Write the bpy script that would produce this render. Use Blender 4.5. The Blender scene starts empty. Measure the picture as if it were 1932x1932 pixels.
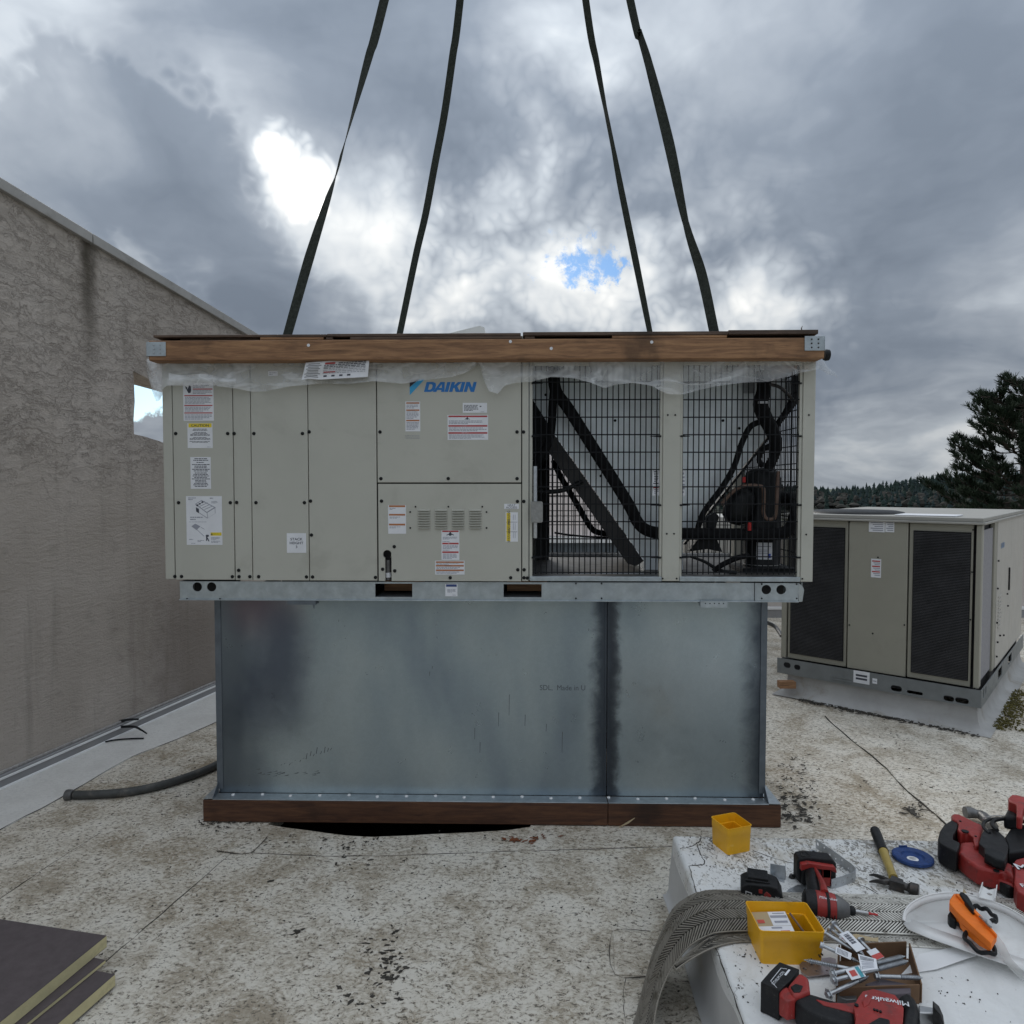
import bpy, bmesh, math, random
from mathutils import Vector, Matrix, noise as mnoise
from mathutils.geometry import tessellate_polygon
random.seed(7)
sc = bpy.context.scene
COL = sc.collection
R = math.radians

# ------------------------------------------------------------------ camera
F = 1313.0                      # focal length in pixels of a 1932 px wide picture
PITCH = math.atan(48 / F)
CAM = Vector((0, 0, 1.6))
cam = bpy.data.cameras.new('camera')
cam.sensor_width = 36
cam.lens = F / 1932 * 36
cam.clip_start = 0.05
cam.clip_end = 3000
camo = bpy.data.objects.new('camera', cam)
camo.location = CAM
camo.rotation_euler = (R(90) - PITCH, 0, 0)
COL.objects.link(camo)
sc.camera = camo


def ray(x, y):
    a = (x - 966) / F
    b = (966 - y) / F
    cp, sp = math.cos(PITCH), math.sin(PITCH)
    return Vector((a, cp + b * sp, -sp + b * cp))


def at(x, y, Y):
    d = ray(x, y)
    return CAM + d * (Y / d.y)


def on(x, y, z=0.0):
    d = ray(x, y)
    return CAM + d * ((z - CAM.z) / d.z)


# ------------------------------------------------------------------ view
vs = sc.view_settings
vs.view_transform = 'Standard'
vs.look = 'None'
vs.gamma = 1
vs.exposure = 0.42
try:
    vs.use_curve_mapping = False
except Exception:
    pass

# ------------------------------------------------------------------ sun
SUNDIR = ray(535, 300).normalized()
SUN_EL = math.asin(SUNDIR.z)
SUN_AZ = math.atan2(SUNDIR.x, SUNDIR.y)
sl = bpy.data.lights.new('sun', 'SUN')
sl.energy = 1.4
sl.angle = R(28)
sl.color = (1.0, 0.96, 0.9)
so = bpy.data.objects.new('sun', sl)
so.rotation_euler = (-SUNDIR).to_track_quat('-Z', 'Y').to_euler()
so.location = (0, 0, 20)
COL.objects.link(so)

# ------------------------------------------------------------------ world: cloudy sky
W = bpy.data.worlds.new('World')
sc.world = W
W.use_nodes = True
NT = W.node_tree
NT.nodes.clear()


class NG:
    """small helper for building node graphs"""
    def __init__(s, nt):
        s.nt = nt

    def n(s, t, **k):
        o = s.nt.nodes.new(t)
        for a, b in k.items():
            setattr(o, a, b)
        return o

    def link(s, a, b):
        s.nt.links.new(a, b)

    def put(s, sock, v):
        if hasattr(v, 'is_linked') or isinstance(v, bpy.types.NodeSocket):
            s.link(v, sock)
        else:
            sock.default_value = v

    def math(s, op, a, b=None, c=None, clamp=False):
        o = s.n('ShaderNodeMath', operation=op, use_clamp=clamp)
        s.put(o.inputs[0], a)
        if b is not None:
            s.put(o.inputs[1], b)
        if c is not None:
            s.put(o.inputs[2], c)
        return o.outputs[0]

    def vmath(s, op, a, b=None, out=0):
        o = s.n('ShaderNodeVectorMath', operation=op)
        s.put(o.inputs[0], a)
        if b is not None:
            if op == 'SCALE':
                s.put(o.inputs['Scale'], b)
            else:
                s.put(o.inputs[1], b)
        return o.outputs['Value'] if op in ('LENGTH', 'DISTANCE', 'DOT_PRODUCT') else o.outputs[0]

    def ramp(s, fac, stops, interp='LINEAR'):
        o = s.n('ShaderNodeValToRGB')
        cr = o.color_ramp
        cr.interpolation = interp
        while len(cr.elements) < len(stops):
            cr.elements.new(0.5)
        for e, (p, c) in zip(cr.elements, stops):
            e.position = p
            e.color = (c if hasattr(c, '__len__') else (c, c, c)) + ((1,) if not hasattr(c, '__len__') or len(c) == 3 else ())
        s.put(o.inputs[0], fac)
        return o.outputs[0]

    def noise(s, vec, scale, detail=4, rough=0.5, dist=0.0, out=0):
        o = s.n('ShaderNodeTexNoise')
        o.inputs['Scale'].default_value = scale
        o.inputs['Detail'].default_value = detail
        o.inputs['Roughness'].default_value = rough
        o.inputs['Distortion'].default_value = dist
        if vec is not None:
            s.put(o.inputs['Vector'], vec)
        return o.outputs[out]

    def mapr(s, v, a, b, c=0.0, d=1.0, smooth=True):
        o = s.n('ShaderNodeMapRange')
        o.interpolation_type = 'SMOOTHSTEP' if smooth else 'LINEAR'
        s.put(o.inputs[0], v)
        for i, q in enumerate((a, b, c, d)):
            o.inputs[i + 1].default_value = q
        return o.outputs[0]

    def mix(s, fac, a, b, blend='MIX'):
        o = s.n('ShaderNodeMix', data_type='RGBA', blend_type=blend)
        s.put(o.inputs[0], fac)
        for i, q in ((6, a), (7, b)):
            if isinstance(q, tuple) and len(q) == 3:
                q = q + (1,)
            s.put(o.inputs[i], q)
        return o.outputs[2]


g = NG(NT)
tc = g.n('ShaderNodeTexCoord').outputs['Generated']
d_ = g.vmath('NORMALIZE', tc)
sep = g.n('ShaderNodeSeparateXYZ')
g.link(d_, sep.inputs[0])
den = g.math('ADD', g.math('MAXIMUM', sep.outputs[2], 0.0), 0.32)
cmb = g.n('ShaderNodeCombineXYZ')
g.link(g.math('DIVIDE', sep.outputs[0], den), cmb.inputs[0])
g.link(g.math('DIVIDE', sep.outputs[1], den), cmb.inputs[1])
g.link(g.math('MULTIPLY', sep.outputs[2], 1.2), cmb.inputs[2])
q_ = cmb.outputs[0]
wn = g.vmath('SUBTRACT', g.noise(q_, 2.0, 4, 0.5, 0, 1), (0.5, 0.5, 0.5))
qw = g.vmath('ADD', q_, g.vmath('SCALE', wn, 0.45))
wf = g.vmath('SUBTRACT', g.noise(d_, 8.0, 5, 0.55, 0, 1), (0.5, 0.5, 0.5))
dw = g.vmath('ADD', g.vmath('ADD', d_, g.vmath('SCALE', wn, 0.16)), g.vmath('SCALE', wf, 0.06))
ds = g.vmath('ADD', d_, g.vmath('SCALE', wf, 0.075))
wz = g.vmath('SUBTRACT', g.noise(d_, 15.0, 8, 0.65, 0, 1), (0.5, 0.5, 0.5))
dz = g.vmath('ADD', d_, g.vmath('SCALE', wz, 0.13))


def field(vec):
    a = g.noise(vec, 1.7, 5, 0.50, 0.1)
    b = g.noise(vec, 5.0, 6, 0.52, 0.15)
    return g.math('ADD', g.math('MULTIPLY', a, 0.82), g.math('MULTIPLY', b, 0.18))


def lump(x, y, r, k, vec=None, soft=0.15):
    c = ray(x, y).normalized()
    dist = g.vmath('DISTANCE', vec if vec is not None else dw, tuple(c))
    return g.mapr(dist, r / F * soft, r / F, k, 0.0)


D0 = field(qw)
D = D0
sunq = SUNDIR / (SUNDIR.z + 0.32)
toward = g.vmath('NORMALIZE', g.vmath('SUBTRACT', (sunq.x, sunq.y, SUNDIR.z * 1.2), q_))
D2 = field(g.vmath('ADD', qw, g.vmath('SCALE', toward, 0.09)))
LUMPS = [  # x, y, radius, strength (positive = thicker, darker cloud)
    (650, 410, 150, -0.07), (740, 470, 200, -0.06), (930, 480, 300, -0.10), (700, 520, 150, -0.05), (1180, 560, 260, -0.11),
    (1440, 530, 200, -0.08), (1120, 430, 170, -0.06), (1060, 60, 190, -0.10), (460, 215, 150, -0.08), (1240, 150, 210, -0.04),
    (70, 100, 240, -0.05), (380, 515, 60, -0.12), (1480, 600, 150, -0.07), (1620, 860, 240, -0.09), (1900, 610, 160, -0.06), (160, 160, 110, -0.06),
    (370, 430, 190, 0.07), (240, 280, 220, 0.05),
    (700, 130, 240, 0.19), (880, 210, 250, 0.15), (1130, 330, 220, 0.19), (1330, 350, 220, 0.10),
    (1500, 300, 330, 0.08), (1780, 400, 300, 0.12), (1860, 190, 260, 0.16), (1650, 690, 220, 0.08), (420, 60, 260, 0.06), (1350, 470, 60, 0.04),
]
for (x, y, r, k) in LUMPS:
    D = g.math('ADD', D, lump(x, y, r, k, dw))
# billowing edges: dark banks and bright breaks take their outline from a cauliflower texture
vb = None
vsrc = g.vmath('ADD', d_, g.vmath('SCALE', wf, 0.02))
for sc_, am_ in ((7.0, 0.95), (15.0, 0.62), (33.0, 0.42), (70.0, 0.26)):
    b_ = g.math('MULTIPLY', g.math('ABSOLUTE', g.math('SUBTRACT', g.math('MULTIPLY', g.noise(vsrc, sc_, 0, 0.5), 2.0), 1.0)), am_)
    vb = b_ if vb is None else g.math('ADD', vb, b_)
vor = g.math('MULTIPLY', g.math('SUBTRACT', 0.42, vb), 1.25)       # about -0.5 .. 0.5, low on the puffs


def bank(circles, k, lo=0.40, hi=0.62, amp=0.55):
    L = None
    for (x, y, r) in circles:
        l_ = lump(x, y, r, 1.0, d_, 0.0)
        L = l_ if L is None else g.math('MAXIMUM', L, l_)
    return g.mapr(g.math('SUBTRACT', L, g.math('MULTIPLY', g.math('MULTIPLY', vor, amp), g.math('MULTIPLY', L, 3.0, clamp=True))), lo, hi, 0.0, k)


D = g.math('ADD', D, bank([(330, 330, 240), (390, 440, 200), (130, 290, 230), (500, 570, 190), (610, 620, 150)], 0.16, .22, .60))
D = g.math('ADD', D, bank([(960, 600, 130), (1035, 640, 140), (900, 650, 120)], 0.15, .22, .62, .75))
D = g.math('ADD', D, bank([(1330, 500, 130)], 0.07, .2, .7, .7))
D = g.math('ADD', D, bank([(850, 390, 110), (900, 300, 150)], 0.08, .3, .6))
relief = g.math('MULTIPLY', g.math('SUBTRACT', D2, D0), -1.3)
glow = g.math('ADD', lump(560, 340, 520, 0.10, d_, 0.0), bank([(526, 292, 115), (552, 348, 120), (590, 385, 55)], 0.42, .42, .90, .5))
brt = g.math('ADD', g.math('ADD', g.math('SUBTRACT', 1.0, D), relief), glow)
puffw = g.math('ADD', g.math('ADD', lump(1000, 520, 450, 1.0, d_, 0.3), lump(1420, 600, 280, 1.0, d_, 0.2)), 0.15)
brt = g.math('ADD', brt, g.math('MULTIPLY', vor, g.math('MULTIPLY', puffw, -0.27)))
ccol = g.ramp(g.math('ADD', brt, 0.033), [(0.20, (0.15, 0.18, 0.225)), (0.36, (0.198, 0.232, 0.282)), (0.48, (0.285, 0.32, 0.368)),
                     (0.60, (0.42, 0.46, 0.505)), (0.71, (0.575, 0.605, 0.63)), (0.83, (0.72, 0.735, 0.735)), (0.94, (0.90, 0.90, 0.875)), (1.0, (1.5, 1.48, 1.42))])
# an overcast sky brightens towards the zenith
cie = g.math('DIVIDE', g.math('ADD', 1.0, g.math('MULTIPLY', g.math('MAXIMUM', sep.outputs[2], 0.0), 2.0)), 1.62)
ccol = g.vmath('SCALE', ccol, cie)
sky = g.n('ShaderNodeTexSky', sky_type='NISHITA')
sky.sun_disc = False
sky.sun_elevation = SUN_EL
sky.sun_rotation = SUN_AZ
sky.air_density = 1.0
sky.dust_density = 0.4
bg_sky = g.n('ShaderNodeBackground')
g.link(g.mix(1.0, sky.outputs[0], (0.56, 0.78, 1.04), 'MULTIPLY'), bg_sky.inputs[0])
bg_sky.inputs[1].default_value = 0.085
bg_cl = g.n('ShaderNodeBackground')
g.link(ccol, bg_cl.inputs[0])
bg_cl.inputs[1].default_value = 1.0
hole = g.math('ADD', g.math('ADD', lump(1088, 490, 92, 0.50, dz, 0.0), lump(1166, 484, 50, 0.40, dz, 0.0)),
              g.math('ADD', lump(262, 712, 130, 0.95, dz, 0.0), lump(1004, 527, 40, 0.36, d_, 0.0)))
hn = g.noise(g.vmath('ADD', d_, g.vmath('SCALE', wf, 0.04)), 24, 9, 0.72)
gap = g.mapr(g.math('ADD', hole, g.math('MULTIPLY', g.math('MULTIPLY', g.math('SUBTRACT', hn, 0.5), 1.4), g.math('MULTIPLY', hole, 3.0, clamp=True))), 0.26, 0.50)
mx = g.n('ShaderNodeMixShader')
g.link(gap, mx.inputs[0])
g.link(bg_cl.outputs[0], mx.inputs[1])
g.link(bg_sky.outputs[0], mx.inputs[2])
out = g.n('ShaderNodeOutputWorld')
g.link(mx.outputs[0], out.inputs[0])

# ------------------------------------------------------------------ mesh and object helpers
WM = {}          # world matrix of every thing (object name -> Matrix)
YAW = R(-1.2)
MU = Matrix.Translation((0, 3.2, 0)) @ Matrix.Rotation(YAW, 4, 'Z')      # frame of the hanging unit: x right, y into depth, z up
MUI = MU.inverted()
ID = Matrix.Identity(4)


def UL(x, y, d=0.0):
    """photo pixel -> point of the unit's frame at depth d behind its front"""
    o = MUI @ CAM
    r = MUI.to_3x3() @ ray(x, y)
    return o + r * ((d - o.y) / r.y)


def xl(x, d=0.0):
    return UL(x, 890, d).x


def zl(y, d=0.0):
    return UL(920, y, d).z


class MB:
    def __init__(s):
        s.v, s.f, s.m = [], [], []
        s.mi = 0

    def add(s, vs_, fs, mi=None):
        b = len(s.v)
        s.v += [Vector(p) for p in vs_]
        for f in fs:
            s.f.append(tuple(i + b for i in f))
            s.m.append(s.mi if mi is None else mi)
        return s

    def box(s, x0, x1, y0, y1, z0, z1, M=None):
        p = [(x0, y0, z0), (x1, y0, z0), (x1, y1, z0), (x0, y1, z0), (x0, y0, z1), (x1, y0, z1), (x1, y1, z1), (x0, y1, z1)]
        if M is not None:
            p = [M @ Vector(q) for q in p]
        return s.add(p, [(3, 2, 1, 0), (4, 5, 6, 7), (0, 1, 5, 4), (1, 2, 6, 5), (2, 3, 7, 6), (3, 0, 4, 7)])

    def cbox(s, c, sz, M=None):
        T = Matrix.Translation(c) @ (M if M is not None else ID)
        a, b, h = sz[0] / 2, sz[1] / 2, sz[2] / 2
        return s.box(-a, a, -b, b, -h, h, T)

    def plate(s, loops, fn, t0, t1):
        """flat plate with holes: loops[0] outline, the others holes; fn(a, b, t) -> point"""
        tri = tessellate_polygon([[Vector((a, b, 0)) for a, b in lp] for lp in loops])
        flat = [p for lp in loops for p in lp]
        n = len(flat)
        vv = [fn(a, b, t0) for a, b in flat] + [fn(a, b, t1) for a, b in flat]
        ff = []
        for t in tri:
            ff.append(tuple(t))
            ff.append(tuple(i + n for i in reversed(t)))
        k = 0
        for lp in loops:
            m = len(lp)
            for i in range(m):
                j = (i + 1) % m
                ff.append((k + i, k + j, k + j + n, k + i + n))
            k += m
        return s.add(vv, ff)

    def slab(s, pts, dz):
        """points of a top outline, pushed down by dz (a number or a vector)"""
        d = Vector((0, 0, -dz)) if not hasattr(dz, '__len__') else Vector(dz)
        n = len(pts)
        pts = [Vector(p) for p in pts]
        vv = pts + [p + d for p in pts]
        ax = (pts[1] - pts[0]).normalized()
        nn = Vector((0, 0, 0))
        for i in range(n):
            nn += (pts[i] - pts[0]).cross(pts[(i + 1) % n] - pts[0])
        ay = nn.normalized().cross(ax)
        tri = tessellate_polygon([[Vector(((p - pts[0]).dot(ax), (p - pts[0]).dot(ay), 0)) for p in pts]])
        ff = []
        for t in tri:
            ff.append(tuple(t))
            ff.append(tuple(i + n for i in reversed(t)))
        for i in range(n):
            j = (i + 1) % n
            ff.append((i, j, j + n, i + n))
        return s.add(vv, ff)

    def tube(s, path, r, n=10, smooth=0, cap=True):
        path = [Vector(p) for p in path]
        if not hasattr(r, '__len__'):
            r = [r] * len(path)
        if smooth:
            path, r = catmull(path, list(r), smooth)
        N = len(path)
        ref = None
        vv, ff = [], []
        for i in range(N):
            t = (path[min(i + 1, N - 1)] - path[max(i - 1, 0)])
            if t.length < 1e-9:
                t = Vector((0, 0, 1))
            t.normalize()
            if ref is None:
                ref = t.orthogonal().normalized()
            ref = (ref - t * ref.dot(t))
            if ref.length < 1e-6:
                ref = t.orthogonal()
            ref.normalize()
            bi = t.cross(ref)
            for k in range(n):
                a = 2 * math.pi * k / n
                vv.append(path[i] + (ref * math.cos(a) + bi * math.sin(a)) * r[i])
        for i in range(N - 1):
            for k in range(n):
                k2 = (k + 1) % n
                ff.append((i * n + k, i * n + k2, (i + 1) * n + k2, (i + 1) * n + k))
        if cap:
            ff.append(tuple(range(n - 1, -1, -1)))
            ff.append(tuple((N - 1) * n + k for k in range(n)))
        return s.add(vv, ff)

    def lathe(s, prof, origin, axis, n=24):
        """prof: (radius, height along axis)"""
        ax = Vector(axis).normalized()
        u = ax.orthogonal().normalized()
        w = ax.cross(u)
        o = Vector(origin)
        vv, ff = [], []
        for (r, h) in prof:
            for k in range(n):
                a = 2 * math.pi * k / n
                vv.append(o + ax * h + (u * math.cos(a) + w * math.sin(a)) * r)
        for i in range(len(prof) - 1):
            for k in range(n):
                k2 = (k + 1) % n
                ff.append((i * n + k, i * n + k2, (i + 1) * n + k2, (i + 1) * n + k))
        if prof[0][0] > 1e-6:
            ff.append(tuple(range(n - 1, -1, -1)))
        if prof[-1][0] > 1e-6:
            ff.append(tuple((len(prof) - 1) * n + k for k in range(n)))
        return s.add(vv, ff)

    def text(s, body, size, M, shear=0.0, extrude=0.0, wide=1.0, bold=0.0, center=True):
        vv, ff = text_data(body, shear, bold)
        w = max(p[0] for p in vv)
        h = max(p[1] for p in vv)
        k = size
        ox = w / 2 if center else 0
        vs_ = [M @ Vector(((p[0] - ox) * k * wide, p[1] * k, 0)) for p in vv]
        return s.add(vs_, ff)


_txt = {}


def text_data(body, shear, bold):
    key = (body, shear, bold)
    if key not in _txt:
        cu = bpy.data.curves.new('lettering', 'FONT')
        cu.body = body
        cu.size = 1
        cu.shear = shear
        cu.offset = bold
        cu.align_x = 'LEFT'
        cu.resolution_u = 3
        o = bpy.data.objects.new('lettering', cu)
        COL.objects.link(o)
        bpy.context.view_layer.update()
        me = bpy.data.meshes.new_from_object(o.evaluated_get(bpy.context.evaluated_depsgraph_get()))
        _txt[key] = ([tuple(v.co) for v in me.vertices], [tuple(p.vertices) for p in me.polygons])
        bpy.data.objects.remove(o)
        bpy.data.curves.remove(cu)
        bpy.data.meshes.remove(me)
    return _txt[key]


def catmull(path, r, k):
    P, Q = [], []
    n = len(path)
    for i in range(n - 1):
        p0, p1, p2, p3 = path[max(i - 1, 0)], path[i], path[i + 1], path[min(i + 2, n - 1)]
        for j in range(k):
            t = j / k
            P.append(0.5 * ((2 * p1) + (p2 - p0) * t + (2 * p0 - 5 * p1 + 4 * p2 - p3) * t * t + (3 * p1 - p0 - 3 * p2 + p3) * t ** 3))
            Q.append(r[i] + (r[i + 1] - r[i]) * t)
    P.append(path[-1])
    Q.append(r[-1])
    return P, Q


def circ(cx, cy, r, n=14):
    return [(cx + r * math.cos(2 * math.pi * k / n), cy + r * math.sin(2 * math.pi * k / n)) for k in range(n)]


def rect(x0, x1, y0, y1):
    return [(x0, y0), (x1, y0), (x1, y1), (x0, y1)]


def rrect(x0, x1, y0, y1, r, n=4):
    p = []
    for cx, cy, a0 in ((x1 - r, y1 - r, 0), (x0 + r, y1 - r, 90), (x0 + r, y0 + r, 180), (x1 - r, y0 + r, 270)):
        for k in range(n + 1):
            a = R(a0 + 90 * k / n)
            p.append((cx + r * math.cos(a), cy + r * math.sin(a)))
    return p


def thing(name, label, cat, M=ID, group=None):
    o = bpy.data.objects.new(name, None)
    o.empty_display_size = 0.1
    COL.objects.link(o)
    o.matrix_world = M
    WM[o.name] = M.copy()
    o['label'] = label
    o['category'] = cat
    if group:
        o['group'] = group
    return o


def build(name, mb, mats, parent=None, frame=ID, bevel=0.0, seg=2, smooth=40, label=None, cat=None, kind=None, group=None, M=None, recalc=True):
    """link the collected shapes as ONE mesh object; its points are given in `frame`"""
    if not isinstance(mats, (list, tuple)):
        mats = [mats]
    if parent is not None:
        W_ = WM[parent.name]
    else:
        W_ = M if M is not None else ID
    T = W_.inverted() @ frame
    me = bpy.data.meshes.new(name)
    me.from_pydata([T @ p for p in mb.v], [], mb.f)
    for m in mats:
        me.materials.append(m)
    me.polygons.foreach_set('material_index', mb.m)
    if recalc:
        bm = bmesh.new()
        bm.from_mesh(me)
        bmesh.ops.recalc_face_normals(bm, faces=bm.faces)
        bm.to_mesh(me)
        bm.free()
    me.polygons.foreach_set('use_smooth', [True] * len(me.polygons))
    me.set_sharp_from_angle(angle=R(smooth))
    o = bpy.data.objects.new(name, me)
    COL.objects.link(o)
    if parent is not None:
        o.parent = parent
        WM[o.name] = W_
    else:
        o.matrix_world = W_
        WM[o.name] = W_.copy()
    if bevel:
        b = o.modifiers.new('bevel', 'BEVEL')
        b.width = bevel
        b.segments = seg
        b.limit_method = 'ANGLE'
        b.angle_limit = R(50)
    if label:
        o['label'] = label
    if cat:
        o['category'] = cat
    if kind:
        o['kind'] = kind
    if group:
        o['group'] = group
    return o


def copies(src, parent, mats4):
    """further copies of one part, sharing its mesh; mats4 are world matrices of each piece"""
    for Mx in mats4:
        o = src.copy()
        COL.objects.link(o)
        o.parent = parent
        o.matrix_local = WM[parent.name].inverted() @ Mx


# ------------------------------------------------------------------ materials
def mat(name, col, rough=0.6, metal=0.0, var=0.12, scale=6.0, bump=0.0, bscale=40.0, col2=None, thr=None, stretch=None, spec=None, dirt=None, dscale=3.0, bdist=0.01):
    m = bpy.data.materials.new(name)
    m.use_nodes = True
    nt = m.node_tree
    b = nt.nodes['Principled BSDF']
    h = NG(nt)
    co = h.n('ShaderNodeTexCoord').outputs['Object']
    if stretch:
        mp = h.n('ShaderNodeMapping')
        mp.inputs['Scale'].default_value = stretch
        h.link(co, mp.inputs[0])
        co2 = mp.outputs[0]
    else:
        co2 = co
    nz = h.noise(co2, scale, 6, 0.6)
    lo = tuple(c * (1 - var) for c in col)
    hi = tuple(min(1, c * (1 + var)) for c in (col2 or col))
    c = h.ramp(nz, [(0.3, lo), (0.7, hi)])
    if dirt:
        dn = h.noise(co, dscale, 8, 0.65, 0.4)
        c = h.mix(h.mapr(dn, 0.52, 0.72, 0, dirt[3] if len(dirt) > 3 else 0.7), c, tuple(dirt[:3]))
    h.link(c, b.inputs['Base Color'])
    b.inputs['Metallic'].default_value = metal
    rn = h.noise(co, scale * 2.3, 4, 0.6)
    h.link(h.mapr(rn, 0.25, 0.75, max(0.02, rough - 0.08), min(1, rough + 0.08)), b.inputs['Roughness'])
    if spec is not None:
        b.inputs['Specular IOR Level'].default_value = spec
    if bump:
        bp = h.n('ShaderNodeBump')
        bp.inputs['Strength'].default_value = bump
        bp.inputs['Distance'].default_value = bdist
        h.link(h.noise(co2, bscale, 6, 0.6), bp.inputs['Height'])
        h.link(bp.outputs[0], b.inputs['Normal'])
    return m


def flat(name, col, rough=0.5, metal=0.0, spec=None):
    return mat(name, col, rough, metal, var=0.06, scale=12, spec=spec)


m_paint = mat('beige_paint', (0.46, 0.455, 0.40), 0.42, var=0.05, scale=2.2, bump=0.10, bscale=2.6, bdist=0.02, dirt=(0.34, 0.33, 0.285, 0.5), dscale=3)
m_paint2 = mat('grey_green_paint', (0.30, 0.29, 0.24), 0.5, var=0.05, scale=3, dirt=(0.2, 0.19, 0.16, 0.4), dscale=3)
m_paint3 = mat('pale_paint', (0.46, 0.44, 0.40), 0.5, var=0.05, scale=3, dirt=(0.4, 0.37, 0.32, 0.4), dscale=3)
m_galv = mat('galvanised_steel', (0.44, 0.485, 0.51), 0.40, 0.8, var=0.14, scale=22, dirt=(0.36, 0.40, 0.44, 0.5), dscale=5)
def spangle(m, amt=0.16, scale=70):
    nt = m.node_tree
    h = NG(nt)
    b = nt.nodes['Principled BSDF']
    src = b.inputs['Base Color'].links[0].from_socket
    v = h.n('ShaderNodeTexVoronoi')
    v.inputs['Scale'].default_value = scale
    h.link(h.n('ShaderNodeTexCoord').outputs['Object'], v.inputs['Vector'])
    bw = h.n('ShaderNodeRGBToBW')
    h.link(v.outputs['Color'], bw.inputs[0])
    h.link(h.mix(h.mapr(bw.outputs[0], 0.2, 0.8, 0, amt), src, (0.10, 0.12, 0.14)), b.inputs['Base Color'])


spangle(m_galv, 0.07, 60)
m_galv_s = mat('galvanised_small', (0.46, 0.48, 0.5), 0.4, 0.85, var=0.15, scale=60)
m_galv_d = mat('dark_galvanised', (0.13, 0.15, 0.17), 0.5, 0.4, var=0.15, scale=16)
m_sheet = mat('bright_coil_sheet', (0.84, 0.89, 0.92), 0.38, 0.35, var=0.07, scale=16)
m_black = mat('black_rubber', (0.010, 0.011, 0.012), 0.5, var=0.3, scale=20, spec=0.25)
m_wire = mat('black_wire', (0.008, 0.009, 0.011), 0.5, var=0.2, scale=20, spec=0.2)
m_foam = mat('black_pipe_insulation', (0.009, 0.009, 0.010), 0.8, var=0.3, scale=14, bump=0.1, bscale=60, spec=0.15)
m_dark = mat('dark_interior', (0.03, 0.03, 0.032), 0.8, var=0.2, scale=9)
m_coil = mat('dark_coil_fins', (0.016, 0.016, 0.017), 0.6, 0.0, var=0.25, scale=4, stretch=(1, 1, 60), spec=0.15)
m_pan = mat('grey_floor_pan', (0.085, 0.08, 0.073), 0.5, 0.2, var=0.15, scale=6)
m_copper = mat('copper_pipe', (0.16, 0.105, 0.08), 0.5, 0.5, var=0.2, scale=20)
m_redcap = flat('red_cap', (0.45, 0.02, 0.02), 0.4)
m_white = flat('white_label_paper', (0.72, 0.73, 0.76), 0.45)
m_ink = flat('dark_print', (0.05, 0.055, 0.075), 0.6)
m_ink2 = flat('grey_print', (0.30, 0.31, 0.36), 0.6)
m_redink = flat('red_print', (0.42, 0.05, 0.05), 0.5)
m_orink = flat('orange_print', (0.42, 0.16, 0.06), 0.5)
m_yelink = flat('yellow_print', (0.75, 0.58, 0.03), 0.5)
m_blueink = flat('navy_print', (0.03, 0.06, 0.2), 0.5)
m_logo = flat('blue_lettering', (0.012, 0.16, 0.47), 0.4)
m_logo2 = flat('light_blue_mark', (0.03, 0.33, 0.62), 0.4)
m_logo3 = flat('black_mark', (0.012, 0.014, 0.03), 0.4)
m_strap = mat('dark_green_webbing', (0.036, 0.041, 0.035), 0.9, spec=0.15, var=0.35, scale=70, bump=0.3, bscale=220)
m_red = mat('red_tool_plastic', (0.29, 0.022, 0.018), 0.5, var=0.22, scale=18, dirt=(0.10, 0.03, 0.026, 0.75), dscale=26, bump=0.06, bscale=120)
m_tool = mat('black_tool_plastic', (0.010, 0.010, 0.011), 0.55, var=0.3, scale=18, dirt=(0.045, 0.042, 0.04, 0.4), dscale=28, bump=0.08, bscale=150, spec=0.3)
m_toolg = mat('grey_cast_metal', (0.14, 0.14, 0.14), 0.45, 0.6, var=0.2, scale=30)
m_steel = mat('bare_steel', (0.42, 0.42, 0.42), 0.35, 0.9, var=0.15, scale=40)
m_steeld = mat('dark_steel', (0.060, 0.057, 0.055), 0.42, 0.7, var=0.35, scale=40, dirt=(0.12, 0.08, 0.06, 0.5), dscale=30)
m_yellow = mat('yellow_plastic', (0.80, 0.41, 0.008), 0.4, var=0.05, scale=8, dirt=(0.4, 0.2, 0.02, 0.3), dscale=14)
m_fibre = mat('yellow_fibreglass', (0.40, 0.29, 0.07), 0.45, var=0.2, scale=14, dirt=(0.16, 0.11, 0.05, 0.7), dscale=18)
m_bluedisc = mat('blue_abrasive', (0.012, 0.045, 0.17), 0.7, var=0.3, scale=60, bump=0.3, bscale=260)
m_card = mat('brown_cardboard', (0.15, 0.085, 0.045), 0.85, var=0.2, scale=9)
m_card2 = mat('tan_cardboard', (0.42, 0.33, 0.2), 0.8, var=0.12, scale=9)
m_orange = mat('orange_webbing', (0.88, 0.19, 0.008), 0.6, var=0.08, scale=30)
m_whitepl = mat('white_plastic', (0.74, 0.735, 0.72), 0.35, var=0.03, scale=6, dirt=(0.6, 0.57, 0.53, 0.5), dscale=7)
m_foamb = mat('yellow_foam_edge', (0.58, 0.52, 0.30), 0.85, var=0.12, scale=10, bump=0.2, bscale=90, dirt=(0.3, 0.26, 0.16, 0.6), dscale=8)
m_facer = mat('brown_board_facer', (0.085, 0.068, 0.070), 0.8, var=0.15, scale=18, bump=0.08, bscale=180)


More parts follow.
